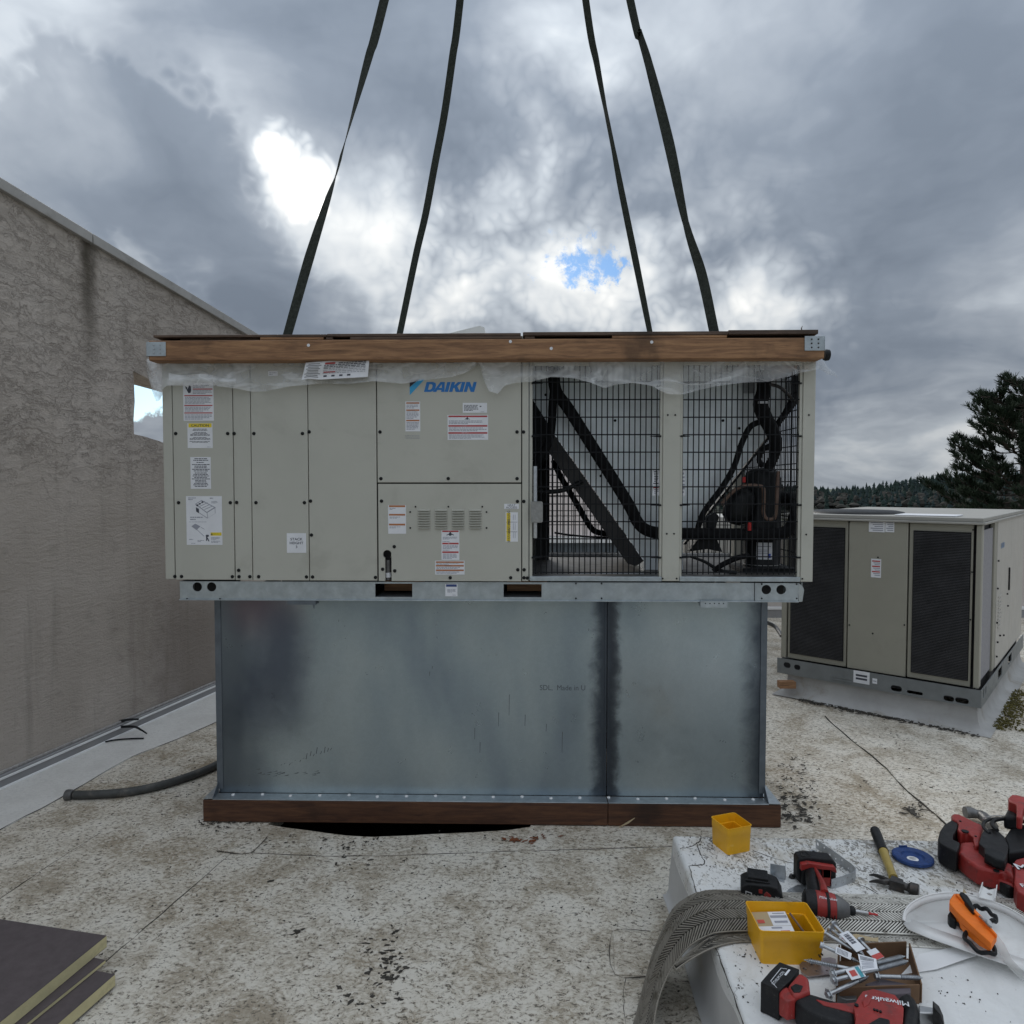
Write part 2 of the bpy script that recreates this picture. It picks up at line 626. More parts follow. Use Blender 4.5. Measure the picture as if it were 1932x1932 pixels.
def scuff(m, scratch, amt=0.55, scale=38, grime=(0.03, 0.025, 0.02)):
    """fine pale scratches and rubbed patches over an existing material"""
    nt = m.node_tree
    h = NG(nt)
    b = nt.nodes['Principled BSDF']
    src = b.inputs['Base Color'].links[0].from_socket
    co = h.n('ShaderNodeTexCoord').outputs['Object']
    c = src
    for rot, st in ((0.6, (1, 7, 2)), (2.1, (6, 1, 2))):
        mp = h.n('ShaderNodeMapping')
        mp.inputs['Rotation'].default_value = (0.3, 0.5, rot)
        mp.inputs['Scale'].default_value = st
        h.link(co, mp.inputs[0])
        c = h.mix(h.mapr(h.noise(mp.outputs[0], scale, 4, 0.65), 0.64, 0.72, 0, amt), c, scratch)
    c = h.mix(h.mapr(h.noise(co, 17, 8, 0.7, 0.5), 0.58, 0.72, 0, 0.6), c, grime)
    h.link(c, b.inputs['Base Color'])


scuff(m_red, (0.42, 0.16, 0.14))
scuff(m_tool, (0.10, 0.095, 0.09), 0.5, 38, (0.006, 0.006, 0.006))
scuff(m_yellow, (0.85, 0.58, 0.16), 0.35, 26, (0.50, 0.25, 0.02))
scuff(m_steeld, (0.20, 0.19, 0.18), 0.5, 60, (0.07, 0.04, 0.025))
scuff(m_whitepl, (0.55, 0.53, 0.5), 0.3, 24, (0.60, 0.58, 0.55))


def wood_mat(name, a, b, scale=(1.2, 14, 14)):
    m = bpy.data.materials.new(name)
    m.use_nodes = True
    h = NG(m.node_tree)
    bs = m.node_tree.nodes['Principled BSDF']
    co = h.n('ShaderNodeTexCoord').outputs['Object']
    mp = h.n('ShaderNodeMapping')
    mp.inputs['Scale'].default_value = scale
    h.link(co, mp.inputs[0])
    n1 = h.noise(mp.outputs[0], 3.2, 9, 0.62, 1.1)
    n2 = h.noise(mp.outputs[0], 14, 6, 0.6, 0.5)
    c = h.ramp(h.math('ADD', h.math('MULTIPLY', n1, 0.7), h.math('MULTIPLY', n2, 0.3)),
               [(0.30, tuple(x * 0.45 for x in a)), (0.45, a), (0.60, b), (0.75, tuple(x * 1.15 for x in b))])
    st = h.noise(co, 2.6, 6, 0.6, 0.3)
    c = h.mix(h.mapr(st, 0.54, 0.74, 0, 0.75), c, tuple(x * 0.25 for x in a))
    h.link(c, bs.inputs['Base Color'])
    bs.inputs['Roughness'].default_value = 0.7
    bp = h.n('ShaderNodeBump')
    bp.inputs['Strength'].default_value = 0.25
    bp.inputs['Distance'].default_value = 0.004
    h.link(n1, bp.inputs['Height'])
    h.link(bp.outputs[0], bs.inputs['Normal'])
    return m


m_wood = wood_mat('timber', (0.225, 0.115, 0.056), (0.35, 0.19, 0.092))
m_wood2 = wood_mat('weathered_timber', (0.075, 0.048, 0.034), (0.13, 0.085, 0.06))
m_wood3 = wood_mat('dark_wet_timber', (0.062, 0.024, 0.011), (0.105, 0.044, 0.019))


def roof_mat(name, white=0.0):
    m = bpy.data.materials.new(name)
    m.use_nodes = True
    h = NG(m.node_tree)
    bs = m.node_tree.nodes['Principled BSDF']
    co = h.n('ShaderNodeTexCoord').outputs['Object']
    big = h.noise(co, 0.9, 6, 0.6, 0.3)
    mid = h.noise(co, 4.5, 8, 0.65, 0.5)
    wv = h.vmath('SUBTRACT', h.noise(co, 9, 4, 0.6, 0, 1), (0.5, 0.5, 0.5))
    cw = h.vmath('ADD', co, h.vmath('SCALE', wv, 0.06))
    mp = h.n('ShaderNodeMapping')
    mp.inputs['Scale'].default_value = (0.8, 1.15, 1)
    mp.inputs['Rotation'].default_value = (0, 0, 0.4)
    h.link(cw, mp.inputs[0])
    fine = h.noise(mp.outputs[0], 66, 9, 0.68, 0.55)
    spk = h.noise(mp.outputs[0], 140, 6, 0.66, 0.4)
    c = h.ramp(mid, [(0.28, (0.33, 0.275, 0.20)), (0.5, (0.53, 0.475, 0.39)), (0.72, (0.69, 0.645, 0.565))])
    c = h.mix(h.mapr(big, 0.44, 0.72, 0, 0.6), c, (0.31, 0.24, 0.15))
    # crumbled coating: pale flakes over darker grit
    fl = h.mapr(h.math('ADD', fine, h.math('MULTIPLY', h.math('SUBTRACT', mid, 0.5), 0.55)), 0.44, 0.60, 0, 1)
    c = h.mix(h.math('MULTIPLY', fl, 0.66), c, (0.77, 0.73, 0.65))
    dk = h.mapr(h.math('SUBTRACT', fine, h.math('MULTIPLY', h.math('SUBTRACT', spk, 0.5), 0.6)), 0.34, 0.47, 0.92 - white * 0.5, 0)
    c = h.mix(dk, c, (0.085, 0.072, 0.055))
    sp = h.mapr(spk, 0.62, 0.69, 0, 0.85 - white * 0.4)
    c = h.mix(sp, c, (0.05, 0.042, 0.033))
    rust = h.mapr(h.noise(co, 2.1, 7, 0.7, 0.6), 0.60, 0.74, 0, 0.5)
    c = h.mix(rust, c, (0.20, 0.12, 0.06))
    if white:
        c = h.mix(white, c, (0.66, 0.66, 0.65))
    h.link(c, bs.inputs['Base Color'])
    bs.inputs['Roughness'].default_value = 0.75
    bp = h.n('ShaderNodeBump')
    bp.inputs['Strength'].default_value = 0.55 - white * 0.3
    bp.inputs['Distance'].default_value = 0.012
    h.link(h.math('ADD', fine, h.math('MULTIPLY', spk, 0.5)), bp.inputs['Height'])
    h.link(bp.outputs[0], bs.inputs['Normal'])
    return m


m_roof = roof_mat('dirty_white_membrane')
m_roofw = roof_mat('clean_white_membrane', 0.75)
m_seam = mat('seam_dirt', (0.045, 0.04, 0.033), 0.9, var=0.4, scale=30)


def boxtop_mat(name):
    m = bpy.data.materials.new(name)
    m.use_nodes = True
    h = NG(m.node_tree)
    bs = m.node_tree.nodes['Principled BSDF']
    co = h.n('ShaderNodeTexCoord').outputs['Object']
    sep_ = h.n('ShaderNodeSeparateXYZ')
    h.link(co, sep_.inputs[0])
    n0 = h.noise(co, 2.2, 6, 0.6, 0.5)
    n1 = h.noise(co, 9, 8, 0.65, 0.6)
    mp = h.n('ShaderNodeMapping')
    mp.inputs['Scale'].default_value = (1, 0.6, 1)
    mp.inputs['Rotation'].default_value = (0, 0, 0.7)
    h.link(h.vmath('ADD', co, h.vmath('SCALE', h.vmath('SUBTRACT', h.noise(co, 12, 4, 0.6, 0, 1), (0.5, 0.5, 0.5)), 0.05)), mp.inputs[0])
    n2 = h.noise(mp.outputs[0], 62, 6, 0.62, 1.3)
    c = h.ramp(n1, [(0.3, (0.68, 0.68, 0.665)), (0.7, (0.80, 0.80, 0.79))])
    # grime gathers at the far side of the box (its own stain)
    far = h.mapr(sep_.outputs[1], 0.1, 0.78, -0.02, 0.11)
    amt = h.math('ADD', h.math('MULTIPLY', h.math('SUBTRACT', n0, 0.5), 0.5), far)
    dk = h.mapr(h.math('ADD', n2, amt), 0.60, 0.72, 0, 0.85)
    c = h.mix(dk, c, (0.10, 0.09, 0.075))
    ta = h.mapr(h.math('ADD', n1, amt), 0.54, 0.80, 0, 0.6)
    c = h.mix(ta, c, (0.40, 0.35, 0.26))
    h.link(c, bs.inputs['Base Color'])
    bs.inputs['Roughness'].default_value = 0.6
    bp = h.n('ShaderNodeBump')
    bp.inputs['Strength'].default_value = 0.45
    bp.inputs['Distance'].default_value = 0.012
    h.link(h.math('ADD', h.noise(co, 8, 7, 0.55, 0.6), h.math('MULTIPLY', n2, 0.4)), bp.inputs['Height'])
    h.link(bp.outputs[0], bs.inputs['Normal'])
    return m


m_boxtop = boxtop_mat('white_cap_membrane')
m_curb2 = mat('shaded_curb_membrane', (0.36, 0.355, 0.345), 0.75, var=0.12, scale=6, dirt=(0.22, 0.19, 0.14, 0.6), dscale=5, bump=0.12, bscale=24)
m_curbw = mat('white_curb_membrane', (0.50, 0.495, 0.485), 0.7, var=0.10, scale=5, dirt=(0.42, 0.38, 0.30, 0.55), dscale=4, bump=0.12, bscale=24)

# ------------------------------------------------------------------ roof with the torn opening under the curb
def P2(p):
    return (p.x, p.y)


wood_y = 0.03        # front face of the timber base, depth in the unit frame


def uw(x, d, z=0.0):
    """unit frame (x, depth) -> world"""
    return MU @ Vector((x, d, z))


hole_px = [(505, 1556), (540, 1561.5), (580, 1566.5), (615, 1571.5), (655, 1576.5), (700, 1579), (765, 1576.5), (830, 1573), (900, 1570), (960, 1566), (1000, 1560)]
hole = [P2(on(x, y)) for x, y in hole_px]
hole += [P2(uw(xl(1010), wood_y + 0.12)), P2(uw(xl(1010), 0.85)), P2(uw(xl(505), 0.85)), P2(uw(xl(505), wood_y + 0.12))]
rf = thing('roof', 'x', 'x')
for k in ('label', 'category'):
    del rf[k]
rf['kind'] = 'structure'
outer = [(-9, -4), (16, -4), (16, 8.65), (-9, 8.65)]
mb = MB()
mb.plate([outer, hole], lambda a, b, t: (a, b, t), 0.0, -0.06)
build('roof_membrane', mb, m_roof, rf)
mb = MB()      # dark building interior under the opening
mb.box(-2.2, 2.0, 2.9, 4.6, -1.5, -0.07)
mb.f = [mb.f[i] for i in (0, 2, 3, 4, 5)]
mb.m = mb.m[:5]
build('roof_void', mb, m_dark, rf, recalc=False)
mb = MB()
mb.box(-9, 16, -4, -3.9, -8, -0.061)
mb.box(-9, 16, 8.55, 8.65, -8, -0.061)
mb.box(-9, -8.9, -3.9, 8.55, -8, -0.061)
mb.box(15.9, 16, -3.9, 8.55, -8, -0.061)
build('facade', mb, m_curbw, rf)


def sheet(pts, m, z, th=0.004):
    mb = MB()
    mb.slab([(p[0], p[1], z) for p in pts], th - 0.0005)
    return build('membrane_sheet', mb, m, rf)


def seam(pts, r=0.0018, z=0.004):
    mb = MB()
    pts2, _ = catmull([Vector((p.x, p.y, z)) for p in pts], [1] * len(pts), 4)
    pts2 = [p + Vector((random.uniform(-.003, .003), random.uniform(-.003, .003), 0)) for p in pts2]
    n = len(pts2)
    rr = [r * random.uniform(0.25, 1.5) for _ in pts2]
    mb.tube(pts2, rr, 5)
    build('seam', mb, m_seam, rf)


FN = [(410, 1608), (520, 1613), (660, 1617.5), (900, 1610), (1100, 1604), (1270, 1599)]
ed = [on(*p) for p in FN]
sheet([P2(p) for p in ed] + [P2(on(1420, 2300)), P2(on(-500, 2417))], m_roof, 0.004)
seam(ed)
SL = [(-200, 2165), (66, 1932), (205, 1812), (300, 1730), (410, 1634), (470, 1583)]
seam([on(*p) for p in SL])
pa = [(478, 1572), (505, 1581), (472, 1613), (409, 1608)]
sheet([P2(on(*p)) for p in pa], m_roof, 0.008)
seam([on(505, 1581), on(472, 1613), on(409, 1608)], z=0.008)
SR = [(1556, 1352), (1600, 1392), (1660, 1440), (1700, 1482), (1755, 1530), (1792, 1562)]
sheet([P2(on(*p)) for p in SR] + [P2(on(1870, 1590)), P2(on(2300, 1700)), P2(on(2500, 1400))], m_roof, 0.004)
seam([on(*p) for p in SR], r=0.0034)
seam([on(1792, 1562), on(1830, 1572), on(1880, 1590)])
SD = [(-120, 1640), (0, 1567), (101, 1514), (180, 1468), (249, 1429), (330, 1397), (415, 1360), (520, 1310)]
WL0 = [(520, 1253), (412, 1303), (200, 1397.5), (0, 1487), (-120, 1541)]
sheet([P2(on(*p)) for p in SD] + [P2(on(*p)) for p in WL0], m_roofw, 0.004)
seam([on(*p) for p in SD], r=0.0016)
seam([on(0, 1697), on(60, 1655), on(113, 1620), on(190, 1572)], r=0.0014, z=0.001)
pp = [on(1157, 1762), on(1228, 1762), on(1228, 1846), on(1160, 1843)]
sheet([P2(p) for p in pp], m_roof, 0.009)
seam([pp[1], pp[0], pp[3], pp[2]], r=0.0015, z=0.009)
seam([on(1182, 1846), on(1176, 1890), on(1186, 1960)], r=0.0016, z=0.0045)

# dark wet leaf scraps and grit lying on the membrane
mb = MB()
rnd = random.Random(3)


def scrap(c, s, thin=1.0):
    n = rnd.randint(7, 11)
    a0 = rnd.gauss(0.3, 0.7)
    el = rnd.uniform(0.18, 0.6) * thin
    pts = []
    for k in range(n):
        a = 2 * math.pi * (k + rnd.uniform(-.2, .2)) / n
        r = s * rnd.uniform(0.35, 1.35) * 1.25
        px, py = math.cos(a) * r, math.sin(a) * r * el
        pts.append(Vector((c.x + px * math.cos(a0) - py * math.sin(a0), c.y + px * math.sin(a0) + py * math.cos(a0), c.z + 0.006 + rnd.uniform(0, .003))))
    mb.slab(pts, 0.002)


for (x, y, sx, sy, n, s) in [(735, 1822, 16, 40, 34, .016), (690, 1625, 50, 14, 12, .014), (1500, 1480, 22, 36, 40, .018), (1500, 1530, 20, 12, 20, .02),
                             (1725, 1529, 14, 7, 16, .022), (1700, 1545, 300, 60, 50, .008), (800, 1700, 330, 90, 90, .007), (400, 1640, 220, 80, 40, .006),
                             (1600, 1430, 120, 60, 50, .009), (350, 1500, 50, 40, 22, .008), (640, 1590, 80, 8, 20, .012), (420, 1556, 30, 6, 22, .014), (1500, 1500, 16, 10, 16, .022), (1495, 1545, 25, 6, 20, .022), (650, 1890, 25, 14, 8, .016), (1480, 1620, 1, 1, 0, .01),
                             (690, 1790, 10, 8, 6, .02), (560, 1760, 6, 5, 3, .02), (510, 1665, 4, 4, 2, .016), (1240, 1800, 20, 60, 14, .006)]:
    for _ in range(int(n * 2.4)):
        scrap(on(rnd.gauss(x, sx), min(1990, max(1330, rnd.gauss(y, sy)))), s * rnd.uniform(0.12, 1.0) ** 1.6 * .8)
build('leaf_debris', mb, m_seam, kind='stuff')
mb = MB()
for i in range(26):
    scrap(on(rnd.gauss(1000, 26), rnd.gauss(1586, 4)), 0.016 * rnd.uniform(0.4, 1))
build('rust_crumbs', mb, mat('rust_crumb', (0.17, 0.055, 0.022), 0.9, var=0.3), kind='stuff')

# ------------------------------------------------------------------ stucco parapet wall on the left
W1, W2 = on(0, 1487), on(412, 1303)
wu = (W2 - W1).normalized()
wn_ = Vector((wu.y, -wu.x, 0))          # faces right, towards the roof
MW = Matrix(((wu.x, -wn_.x, 0, W1.x), (wu.y, -wn_.y, 0, W1.y), (0, 0, 1, 0), (0, 0, 0, 1)))   # x along wall, y into wall
MWI = MW.inverted()


def WL(x, y, d=0.0):
    o = MWI @ CAM
    r = MWI.to_3x3() @ ray(x, y)
    return o + r * ((d - o.y) / r.y)


ta, tb = WL(0, 356), WL(467, 632)
sl_ = (tb.z - ta.z) / (tb.x - ta.x)


def wtop(u):
    return ta.z + (u - ta.x) * sl_


uend = 5.35
a_, b_ = WL(253, 700), WL(253, 822)
c_ = WL(300, 832)
hole_w = [(a_.x - .01, a_.z), (a_.x + 0.07, a_.z - .018), (a_.x + .2, a_.z - .05), (a_.x + .52, a_.z - .07), (c_.x + .5, c_.z - .06), (c_.x + .12, c_.z - .03), (c_.x, c_.z), (c_.x - .08, c_.z + .012),
          (b_.x + .1, b_.z), (b_.x, b_.z + .01), (b_.x - .002, b_.z + .1), (a_.x + .001, a_.z - .2), (a_.x - .002, a_.z - .1)]


def stucco_mat():
    m = bpy.data.materials.new('stucco')
    m.use_nodes = True
    h = NG(m.node_tree)
    bs = m.node_tree.nodes['Principled BSDF']
    co = h.n('ShaderNodeTexCoord').outputs['Object']
    sp = h.n('ShaderNodeSeparateXYZ')
    h.link(co, sp.inputs[0])

    def mp(sx, sz, rot=0.0):
        o = h.n('ShaderNodeMapping')
        o.inputs['Scale'].default_value = (sx, 1, sz)
        o.inputs['Rotation'].default_value = (0, rot, 0)
        h.link(co, o.inputs[0])
        return o.outputs[0]
    big = h.noise(mp(1, 1), 1.3, 6, 0.6, 0.3)
    strk = h.noise(mp(4.5, 0.35), 2.0, 7, 0.65, 0.2)
    mid = h.noise(mp(1, 1), 7, 7, 0.62, 0.3)
    c = h.ramp(big, [(0.3, (0.42, 0.372, 0.328)), (0.5, (0.49, 0.438, 0.392)), (0.7, (0.555, 0.502, 0.458))])
    c = h.mix(h.mapr(strk, 0.50, 0.75, 0, 0.45), c, (0.28, 0.245, 0.212))
    c = h.mix(h.mapr(strk, 0.35, 0.2, 0, 0.25), c, (0.38, 0.36, 0.34))
    c = h.mix(h.mapr(mid, 0.55, 0.75, 0, 0.35), c, (0.25, 0.22, 0.19))
    # water stain below the joint of the coping
    st = WL(165, 470)
    dx = h.math('ABSOLUTE', h.math('ADD', h.math('SUBTRACT', sp.outputs[0], st.x), h.math('MULTIPLY', h.math('SUBTRACT', mid, 0.5), 0.12)))
    stn = h.math('MULTIPLY', h.mapr(dx, 0.0, 0.10, 1, 0), h.mapr(sp.outputs[2], st.z - 1.0, st.z - 0.02, 0, 0.85))
    c = h.mix(stn, c, (0.055, 0.046, 0.03))
    # broad brown patch below the opening, stronger towards the foot of the wall
    s2 = WL(300, 1100)
    dx2 = h.math('ABSOLUTE', h.math('ADD', h.math('SUBTRACT', sp.outputs[0], s2.x + 0.35), h.math('MULTIPLY', h.math('SUBTRACT', mid, 0.5), 0.5)))
    c = h.mix(h.math('MULTIPLY', h.mapr(dx2, 0.1, 0.95, 1, 0), h.mapr(sp.outputs[2], 1.2, 0.5, 0.15, 0.65)), c, (0.13, 0.105, 0.088))
    h.link(c, bs.inputs['Base Color'])
    bs.inputs['Roughness'].default_value = 0.9
    bs.inputs['Specular IOR Level'].default_value = 0.2
    # coarse dragged trowel marks above, finer horizontal drag below
    wv = h.vmath('SUBTRACT', h.noise(mp(1, 1), 5, 4, 0.6, 0, 1), (0.5, 0.5, 0.5))
    pu = h.vmath('ADD', mp(0.8, 1.9, 0.55), h.vmath('SCALE', wv, 0.16))
    up = h.noise(pu, 10, 10, 0.72, 0.15)
    up2 = h.noise(h.vmath('ADD', mp(0.6, 1.6, 0.35), h.vmath('SCALE', wv, 0.3)), 6.5, 9, 0.68, 0.2)
    lo = h.noise(h.vmath('ADD', mp(0.6, 1.9, 0.05), h.vmath('SCALE', wv, 0.12)), 24, 8, 0.7, 0.2)
    sel = h.mapr(h.math('ADD', sp.outputs[2], h.math('MULTIPLY', h.math('SUBTRACT', big, 0.5), 1.6)), 1.35, 1.95, 0, 1)
    fu = h.math('ADD', h.math('MULTIPLY', h.ramp(up, [(0.42, 0.0), (0.50, 0.55), (0.515, 0.9), (0.60, 0.7), (0.8, 0.85)]), 0.55), h.math('MULTIPLY', h.ramp(up2, [(0.40, 0.1), (0.485, 0.5), (0.50, 1.0), (0.60, 0.7), (0.8, 0.9)]), 0.5))
    hgt = h.math('ADD', h.math('MULTIPLY', fu, sel), h.math('MULTIPLY', h.math('MULTIPLY', lo, 1.15), h.math('SUBTRACT', 1.0, sel)))
    hgt = h.math('ADD', hgt, h.math('MULTIPLY', h.noise(co, 90, 5, 0.65), 0.42))
    c = h.mix(h.math('MULTIPLY', h.mapr(up2, 0.50, 0.47, 0.0, 1.0), h.math('MULTIPLY', h.mapr(up2, 0.44, 0.47, 0.0, 0.5), sel)), c, (0.16, 0.135, 0.115))
    h.link(c, bs.inputs['Base Color'])
    bp = h.n('ShaderNodeBump')
    bp.inputs['Strength'].default_value = 0.7
    bp.inputs['Distance'].default_value = 0.016
    h.link(hgt, bp.inputs['Height'])
    h.link(bp.outputs[0], bs.inputs['Normal'])
    return m


m_stucco = stucco_mat()
wl = thing('parapet_wall', 'tall rough brownish grey stucco parapet wall with a sloping top and a square opening', 'wall', MW)
mb = MB()
u0 = -2.4
mb.plate([[(u0, -0.05), (uend, -0.05), (uend, wtop(uend)), (u0, wtop(u0))], hole_w], lambda a, b, t: (a, t, b), 0.0, 0.20)
build('stucco_face', mb, m_stucco, wl, MW)
m_cope = mat('grey_coping_metal', (0.34, 0.33, 0.315), 0.5, 0.2, var=0.08, scale=5, dirt=(0.16, 0.15, 0.13, 0.5), dscale=6)


def wbar(name, z0, z1, y0, y1, m, follow=True, ua=u0, ub=uend, sub=None):
    mb = MB()
    f = wtop if follow else (lambda u: 0)
    p = [(ua, y0, f(ua) + z0), (ub, y0, f(ub) + z0), (ub, y1, f(ub) + z0), (ua, y1, f(ua) + z0),
         (ua, y0, f(ua) + z1), (ub, y0, f(ub) + z1), (ub, y1, f(ub) + z1), (ua, y1, f(ua) + z1)]
    mb.add(p, [(3, 2, 1, 0), (4, 5, 6, 7), (0, 1, 5, 4), (1, 2, 6, 5), (2, 3, 7, 6), (3, 0, 4, 7)])
    return build(name, mb, m, wl, MW, bevel=0.004)


ju = WL(168, 455).x
wbar('coping', -0.015, 0.045, -0.03, 0.23, m_cope, ua=u0, ub=ju - 0.003)
wbar('coping', -0.015, 0.045, -0.03, 0.23, m_cope, ua=ju + 0.003, ub=uend)
m_flash = mat('grey_base_flashing', (0.27, 0.27, 0.275), 0.6, var=0.1, scale=5, dirt=(0.3, 0.29, 0.27, 0.5))
m_trim = mat('white_trim', (0.78, 0.78, 0.78), 0.5, var=0.08, scale=6)
wbar('base_flashing', 0.0, 0.075, -0.022, -0.0005, m_flash, False)
wbar('base_trim', 0.0, 0.014, -0.034, -0.0225, m_trim, False)
wbar('base_trim', 0.050, 0.064, -0.029, -0.0225, m_trim, False)
wbar('base_trim', 0.0755, 0.092, -0.012, -0.0005, mat('speckled_sealant', (0.33, 0.32, 0.31), 0.8, var=0.3, scale=60), False)

# pale far parapet behind the units
pw = thing('parapet_wall', 'low pale far parapet wall at the back of the roof behind the units', 'wall', Matrix.Translation((2, 8.5, 0)))
m_farwall = mat('pale_far_wall', (0.50, 0.45, 0.41), 0.8, var=0.06, scale=2)
mb = MB()
mb.box(-1.2, 16, 8.5, 8.7, 0, 1.12)
build('wall_face', mb, m_farwall, pw)
mb = MB()
mb.box(-1.2, 16, 8.46, 8.74, 1.121, 1.17)
build('coping', mb, m_cope, pw)
mb = MB()
mb.box(-1.2, 16, 8.44, 8.499, 0.0, 0.10)
build('base_flashing', mb, m_flash, pw)
mb = MB()
mb.box(-1.2, 16, 8.43, 8.495, 0.101, 0.13)
build('base_trim', mb, m_trim, pw)

# pale equipment cabinet seen through the wire guard
ex = thing('roof_cabinet', 'pale pinkish roof cabinet with faint panel joints seen through the left wire guard', 'cabinet', Matrix.Translation((0.8, 6.9, 0)))
xa, xb = at(1012, 900, 6.9).x, at(1205, 900, 6.9).x
zt = at(1100, 858, 6.9).z
za = at(1100, 1012, 6.9).z
m_pink = mat('pale_pink_paint', (0.80, 0.72, 0.69), 0.6, var=0.04, scale=4)
nrow = 4
for i in range(nrow):
    mb = MB()
    z0 = za + (zt - za) * i / nrow
    z1 = za + (zt - za) * (i + 1) / nrow
    mb.box(xa, xb, 6.9, 8.2, z0 + .004, z1 - .004)
    build('panel', mb, m_pink, ex, bevel=0.003)
mb = MB()
mb.box(xa - .01, xb + .01, 6.88, 8.22, 0.0, za - 0.06)
build('base', mb, m_galv_d, ex)
mb = MB()
mb.box(xa - .04, xb + .04, 6.84, 8.26, za - 0.06, za - .001)
build('base_rail', mb, m_trim, ex)
ex2 = thing('roof_cabinet', 'low beige roof cabinet with stepped siding seen behind the compressor', 'cabinet', Matrix.Translation((2, 6.6, 0)))
xa, xb = at(1312, 900, 6.6).x, at(1415, 900, 6.6).x
zt = at(1350, 975, 6.6).z
for i in range(5):
    mb = MB()
    z0 = 0.3 + (zt - 0.3) * i / 5
    z1 = 0.3 + (zt - 0.3) * (i + 1) / 5
    mb.box(xa, xb, 6.6 + .012 * (i % 2), 7.4, z0 + .003, z1 - .003)
    build('panel', mb, m_pink if i == 9 else m_paint3, ex2, bevel=0.003)
mb = MB()
mb.box(xa + .03, xb - .03, 6.64, 7.36, 0.0, 0.3)
build('base', mb, m_curbw, ex2)

# ------------------------------------------------------------------ ground, hills and wood beyond the building
mb = MB()
N = 24
mb.box(-1500, 1500, -800, 2600, -8.4, -8.0)
build('ground', mb, mat('far_ground', (0.06, 0.075, 0.04), 0.9, var=0.4, scale=0.02), kind='structure')
m_leafd = mat('dark_needles', (0.024, 0.036, 0.026), 0.85, var=0.45, scale=0.12, spec=0.1)
m_hill = mat('hill_ground', (0.045, 0.05, 0.04), 0.95, var=0.5, scale=0.04, spec=0.1)


def hz(x, y):
    b = math.exp(-((y - 400) / 95) ** 2)
    ridge = 9.3 + 3.2 * math.sin(x / 47.0 + 0.6) + 1.8 * math.sin(x / 19.0) - 2.2 * max(0, (70 - abs(x - 215)) * 0) / 70
    ridge += 4.5 * math.exp(-((x - 235) / 60) ** 2) - 2.0 * math.exp(-((x - 165) / 25) ** 2)
    return -8.3 + max(0, ridge - 2.6) * b * 1.15


mb = MB()
nx, ny = 90, 16
vv = []
for j in range(ny + 1):
    for i in range(nx + 1):
        x = -520 + 1240 * i / nx
        y = 250 + 300 * j / ny
        vv.append((x, y, hz(x, y) + mnoise.noise((x * .03, y * .03, 0)) * 0.8))
ff = [(j * (nx + 1) + i, j * (nx + 1) + i + 1, (j + 1) * (nx + 1) + i + 1, (j + 1) * (nx + 1) + i) for j in range(ny) for i in range(nx)]
mb.add(vv, ff)
build('hills', mb, m_hill, kind='structure')
m_for = [mat('fir_green', (0.030, 0.046, 0.040), 0.9, var=0.4, scale=0.2, spec=0.05), mat('fir_hazed_blue', (0.038, 0.054, 0.054), 0.9, var=0.4, scale=0.2, spec=0.05),  # slight bluish haze of distance put into the leaf colours
         mat('bare_broadleaf', (0.050, 0.048, 0.043), 0.9, var=0.4, scale=0.2, spec=0.05)]
mb = MB()
rnd = random.Random(11)
for i in range(5200):
    x = rnd.uniform(-200, 520)
    y = rnd.uniform(262, 430)
    z = hz(x, y) - 0.4
    big = rnd.random()
    front = y < 345
    if front and rnd.random() < 0.55:
        mb.mi = 2
        h, r = rnd.uniform(2.5, 4.8), rnd.uniform(1.3, 2.4)
        # rounded bare crown
        n = 6
        vs_ = [(x, y, z)]
        for lv, (rr, hh) in enumerate(((0.75, .35), (1.0, .62), (0.6, .9))):
            for k in range(n):
                a = 6.283 * k / n + lv
                q = rnd.uniform(.75, 1.2)
                vs_.append((x + math.cos(a) * r * rr * q, y + math.sin(a) * r * rr * q, z + h * hh * rnd.uniform(.92, 1.08)))
        vs_.append((x, y, z + h))
        fs = [(0, 1 + k, 1 + (k + 1) % n) for k in range(n)]
        for lv in range(2):
            for k in range(n):
                a, b = 1 + lv * n + k, 1 + lv * n + (k + 1) % n
                fs.append((a, b, b + n, a + n))
        fs += [(1 + 2 * n + k, 1 + 2 * n + (k + 1) % n, 1 + 3 * n) for k in range(n)]
        mb.add(vs_, fs)
    else:
        mb.mi = 0 if rnd.random() < 0.6 else 1
        h, r = rnd.uniform(3.2, 6.4), rnd.uniform(1.0, 2.0)
        tiers = 3
        for t in range(tiers):
            n = 6
            zb = z + h * (0.06 + 0.26 * t)
            zt_ = z + h * min(1.0, 0.06 + 0.26 * t + 0.42 + (0.05 if t == tiers - 1 else 0))
            rr = r * (1 - 0.21 * t)
            ph = rnd.random() * 6
            vs_ = [(x + math.cos(ph + 6.283 * k / n) * rr * rnd.uniform(.6, 1.25), y + math.sin(ph + 6.283 * k / n) * rr * rnd.uniform(.6, 1.25), zb + rnd.uniform(-.1, .1) * h * .6) for k in range(n)]
            vs_.append((x + rnd.uniform(-.1, .1), y, zt_))
            mb.add(vs_, [(k, (k + 1) % n, n) for k in range(n)])
build('far_wood', mb, m_for, kind='stuff', smooth=20, recalc=False)

